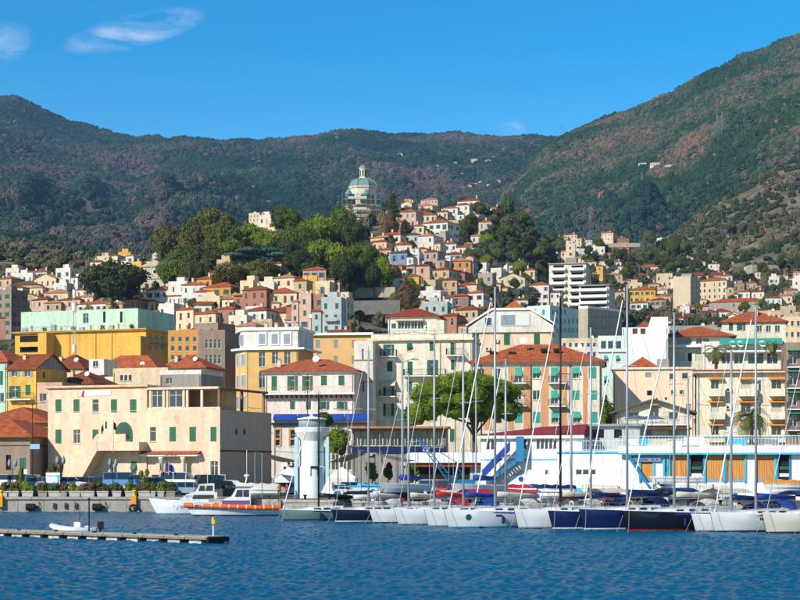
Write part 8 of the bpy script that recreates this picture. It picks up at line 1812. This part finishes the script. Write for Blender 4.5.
quay_fittings()
def crane():
    Y = 192; t = thing('boat_crane', 'blue slewing boat crane with long lattice jib', 'crane', (XW(466, Y), Y, QZ)); H = lambda py: ZW(py, Y)-QZ; X = lambda px: XW(px, Y)-XW(466, Y)
    m = MB(); m.box(-1.5, -1.2, 0, 1.5, 1.2, .9); m.build('undercarriage', M['blue'], t); 
    for x in (-1.1, 1.1):
        m = MB(); m.tube([(x, -1.3, .45), (x, -1.0, .45)], .45, 12); m.build('wheel', M['tyre'], t)
    m = MB(); m.box(-.9, -.9, .903, 1.0, .9, 2.2); m.build('machinery_house', M['blue'], t); m = MB(); m.box(-1.7, -.9, 1.0, -.95, -.1, 2.6); cb = m.build('cab', M['blue'], t); m = MB(); m.box(-1.6, -.93, 1.7, -1.05, -.903, 2.45); m.build('cab_window', M['glass'], cb)
    a, b = Vector((X(452), -.6, H(482))), Vector((X(418), -.6, H(439))); jb = MB(); off = [Vector((.22, -.25, .17)), Vector((.22, .25, .17)), Vector((-.22, -.25, -.17)), Vector((-.22, .25, -.17))]
    for o in off: jb.tube([a+o, b+o*.4], .06, 5)
    for k in range(11):
        p, q = a.lerp(b, k/11), a.lerp(b, (k+1)/11)
        for i, j in ((0, 2), (1, 3), (0, 1), (2, 3)): jb.tube([p+off[i]*(1-.6*k/11), q+off[j]*(1-.6*k/11)], .035, 4)
    jb.build('jib', M['blue'], t); m = MB(); m.tube([(X(458), -.3, H(480)), (X(456), -.3, H(462)), (X(462), .2, H(476))], .1, 6); m.build('gantry', M['blue'], t)
    m = MB(); m.tube([(X(456), -.3, H(462)), b], .03, 4); m.tube([b, (b.x, b.y, H(475))], .02, 4); m.build('cable', M['darkmetal'], t); m = MB(); m.box(b.x-.12, b.y-.1, H(478), b.x+.12, b.y+.1, H(475)); m.build('hook', M['gold'], t)
    # travel lift frame and tarped boats in the yard
crane()
def yard():
    rg = random.Random(6)
    for i in range(11):
        px = 336+i*13.5+rg.uniform(-4, 4); Y = rg.uniform(188, 199); L = rg.uniform(3.8, 4.8); t = thing('sailing_dinghy', 'small sailing dinghy with bare thin mast laid up in the boat yard', 'boat', (XW(px, Y), Y, QZ+.45), rg.uniform(0, 6), 'dinghies laid up in the yard'); mb, r = hull_mesh(L, L*.33, .42, 1.15, .85, .3, 10); mb.build('hull', [HW, HW, M['gel'], HW], t)
        m = MB(); m.tube([(L*.15, 0, .4), (L*.13, 0, rg.uniform(5, 7))], .04, 5, r1=.025); m.build('mast', M['aluminium'] if rg.random() < .7 else M['darkmetal'], t); m = MB(); m.tube([(L*.14, 0, 1.0), (-L*.35, 0, .95)], .1, 6, r1=.06); m.build('boom', rg.choice([M['tarp'], M['white'], M['red'], M['cyan']]), t)
        m = MB(); m.box(-.5, -.6, -.45, .5, .6, -.33); m.build('trolley', M['metal'], t)
    def dinghy(lab, px, Y, L, hc, cov, z, hd=12):
        t = thing('small_boat', lab, 'boat', (XW(px, Y), Y, z), math.radians(180+hd)); sh = 'shell' in lab; mb, r = hull_mesh(L, L*(.13 if sh else .34), .32 if sh else .55, 1.2, .85, .4, 12); mb.build('hull', [hc, hc, M['gel'], hc], t)
        if cov:
            m = MB(); sec = []
            for i in range(9): q = r[int(i*12/8)]; b = q[6].y+.03; zt = q[6].z; sec.append([(q[6].x, -b, zt), (q[6].x, -b*.5, zt+.3), (q[6].x, 0, zt+.42+.1*(i % 2)), (q[6].x, b*.5, zt+.3), (q[6].x, b, zt)])
            for A, B in zip(sec[:-1], sec[1:]):
                for j in range(4): m.quad(A[j], A[j+1], B[j+1], B[j])
            m.build('cover', cov, t)
        for x in (-L*.25, L*.25): m = MB(); m.box(x-.07, -.55, -.6, x+.07, .55, -.4); m.build('cradle', M['darkmetal'], t)
    B_ = QZ+.6
    for lab, px, Y, L, hc, cov, z in (('small motor boat under grey cover by the harbour office end wall', 258, 211, 5.2, HW, M['canvas'], B_), ('white open boat with navy cover near the shade sails', 372, 206, 5.0, HW, M['navy'], B_), ('blue tarped dinghy near the crane', 392, 200, 4.6, M['blue'], M['tarp'], B_), ('small dinghy with turquoise cover beside the blue tarped one', 377, 199, 4.4, HW, M['cyan'], B_),
        ('maroon covered dinghy under the blue stair', 509, 196, 4.6, M['red'], M['red'], B_), ('navy boat with pale lettering in front of the boathouse', 660, 179, 6.6, HD, None, QZ+.62), ('white rowing shell on the lowest rack tier', 676, 184, 6.0, HW, None, QZ+.75), ('white rowing shell on the middle rack tier', 677, 184.2, 6.0, HW, None, QZ+1.45), ('white rowing shell on the top rack tier', 676, 184.1, 6.0, HW, None, QZ+2.15), ('varnished orange dinghy lying at the boathouse corner', 647, 181, 3.6, M['wood'], None, B_),
        ('grey covered dinghy by the open boathouse bay', 704, 182, 5.0, HW, M['canvas'], B_), ('white dinghy at the end of the boathouse apron', 787, 176, 5.2, HW, M['wood'], QZ+1.2), ('white hull stored by the yacht club base', 552, 190, 5.0, HW, M['navy'], B_), ('red tipped kayak by the club base', 520, 191, 4.2, M['red'], None, B_), ('white tender with yellow cover by the club hall', 600, 186, 4.0, HW, M['canvas'], B_)):
        dinghy(lab, px, Y, L, hc, cov, z, rg.uniform(-25, 30))
    t = thing('boat_rack', 'steel rack holding rowing shells before the boathouse', 'rack', (XW(676, 184), 184, QZ)); 
    for x in (-2.2, 2.0):
        for y in (-.9, .9): m = MB(); m.box(x-.05, y-.05, 0, x+.05, y+.05, 2.3); m.build('post', M['metal'], t)
        for z in (.35, 1.05, 1.75): m = MB(); m.box(x-.04, -.849, z-.05, x+.04, .849, z+.05); m.build('arm', M['metal'], t)
    # small white sail with blue marks drying on the quay
    t = thing('dinghy_sail', 'white triangular dinghy sail with blue marks drying on the quay', 'sail', (XW(326, 194), 194, QZ)); H = lambda py: ZW(py, 194)-QZ; X = lambda px: XW(px, 194)-XW(326, 194)
    m = MB(); m.add([(X(316), 0, H(504)), (X(336), -.2, H(503)), (X(329), -.1, H(476)), (X(316), .03, H(504)), (X(336), -.17, H(503)), (X(329), -.07, H(476))], [(0, 1, 2), (5, 4, 3)]); m.build('cloth', M['white'], t)
    m = MB(); m.tube([(X(329.5), -.1, 0), (X(329.5), -.1, H(475))], .04, 5); m.build('mast', M['navy'], t); 
    for px, py in ((324, 495), (329, 497)): m = MB(); x, z = X(px), H(py); m.prism([(x-.25, z-.1), (x+.2, z-.05), (x+.1, z+.25)], -.22, -.2); m.build('mark', M['tarp'], t)
    for lab, px, Y, c in (('white marquee tent behind the shade sail', 289, 218, 'white'), ('white marquee tent behind the green street tree', 342, 226, 'white')):
        t = thing('marquee', lab, 'tent', (XW(px, Y), Y, QZ)); m = MB(); w = 1.9; m.add([(-w, -w, 2.2), (w, -w, 2.2), (w, w, 2.2), (-w, w, 2.2), (0, 0, 3.6)], [(0, 1, 4), (1, 2, 4), (2, 3, 4), (3, 0, 4)]); m.build('canopy', M['white'], t)
        for x in (-w, w):
            for y in (-w, w): m = MB(); m.tube([(x, y, 0), (x, y, 2.2)], .05, 5); m.build('leg', M['metal'], t)
        m = MB(); m.box(-w, -w-.02, 1.7, w, -w+.0, 2.19); m.build('valance', M['white'], t)
    for i, (px, Y, c, lab) in enumerate(((436, 190, 'orange', 'orange drum in the crane yard'), (444, 190, 'cyan', 'cyan drum in the crane yard'), (412, 193, 'gold', 'yellow drum near the crane'), (641, 186, 'gold', 'yellow drum at the boathouse corner'), (581, 170, 'gold', 'yellow drum on the yacht quay'))):
        t = thing('drum', lab, 'drum', (XW(px, Y), Y, QZ)); m = MB(); m.lathe([(.29, 0), (.3, .03), (.29, .3), (.305, .32), (.29, .34), (.29, .6), (.305, .62), (.29, .64), (.3, .88), (.28, .9)], 14); m.build('shell', M[c], t, smooth=True); m = MB(); m.lathe([(.1, .9), (.1, .93)], 8, (.12, 0)); m.build('lid', M['darkmetal'], t)
    for i in range(18):
        p = QA+QN*rg.uniform(12, 62)+QIN*rg.uniform(2.0, 4.2); c = rg.choice(['navy', 'tarp', 'red', 'canvas', 'white', 'wood', 'metal']); w, d, h = rg.uniform(.6, 1.6), rg.uniform(.5, .9), rg.uniform(.4, 1.0)
        t = thing('gear_box', f"{dict(navy='navy', tarp='blue', red='red', canvas='sand coloured', white='white', wood='wooden', metal='grey')[c]} gear box standing behind the yacht sterns", 'box', (p.x, p.y, QZ), rg.uniform(0, 3), 'gear boxes on the yacht quay'); m = MB(); m.box(-w/2, -d/2, 0, w/2, d/2, h); m.build('body', M[c], t); m = MB(); m.box(-w/2-.04, -d/2-.04, h+.003, w/2+.04, d/2+.04, h+.1); m.build('lid', M[c], t)
yard()

# ------------------------------------------------------------------ labels: only true look-alikes may share one
def settle_labels():
    import re
    from collections import defaultdict
    g = defaultdict(list)
    for o, l in HOUSES: g[l].append(o)
    for l, os_ in g.items():
        for o in os_:
            if len(os_) > 1: o['group'] = 'hill town houses alike: '+' '.join(l.split()[:4])
settle_labels()
# ------------------------------------------------------------------ air
def haze():
    m = bpy.data.materials.new('haze'); m.use_nodes = True; nt = m.node_tree; N = nt.nodes
    for n in list(N): N.remove(n)
    out = N.new('ShaderNodeOutputMaterial'); v = N.new('ShaderNodeVolumePrincipled'); v.inputs['Density'].default_value = HAZE_D; v.inputs['Color'].default_value = (.35, .62, .95, 1); v.inputs['Anisotropy'].default_value = .2
    nt.links.new(v.outputs[0], out.inputs['Volume'])
    mb = MB(); mb.box(-2600, -60, -60, 2600, 6200, 1250); o = mb.build('haze', m); o['kind'] = 'stuff'; tag(o, 'thin bluish air over the harbour and hills', 'haze')
HAZE_D = .00006
haze()
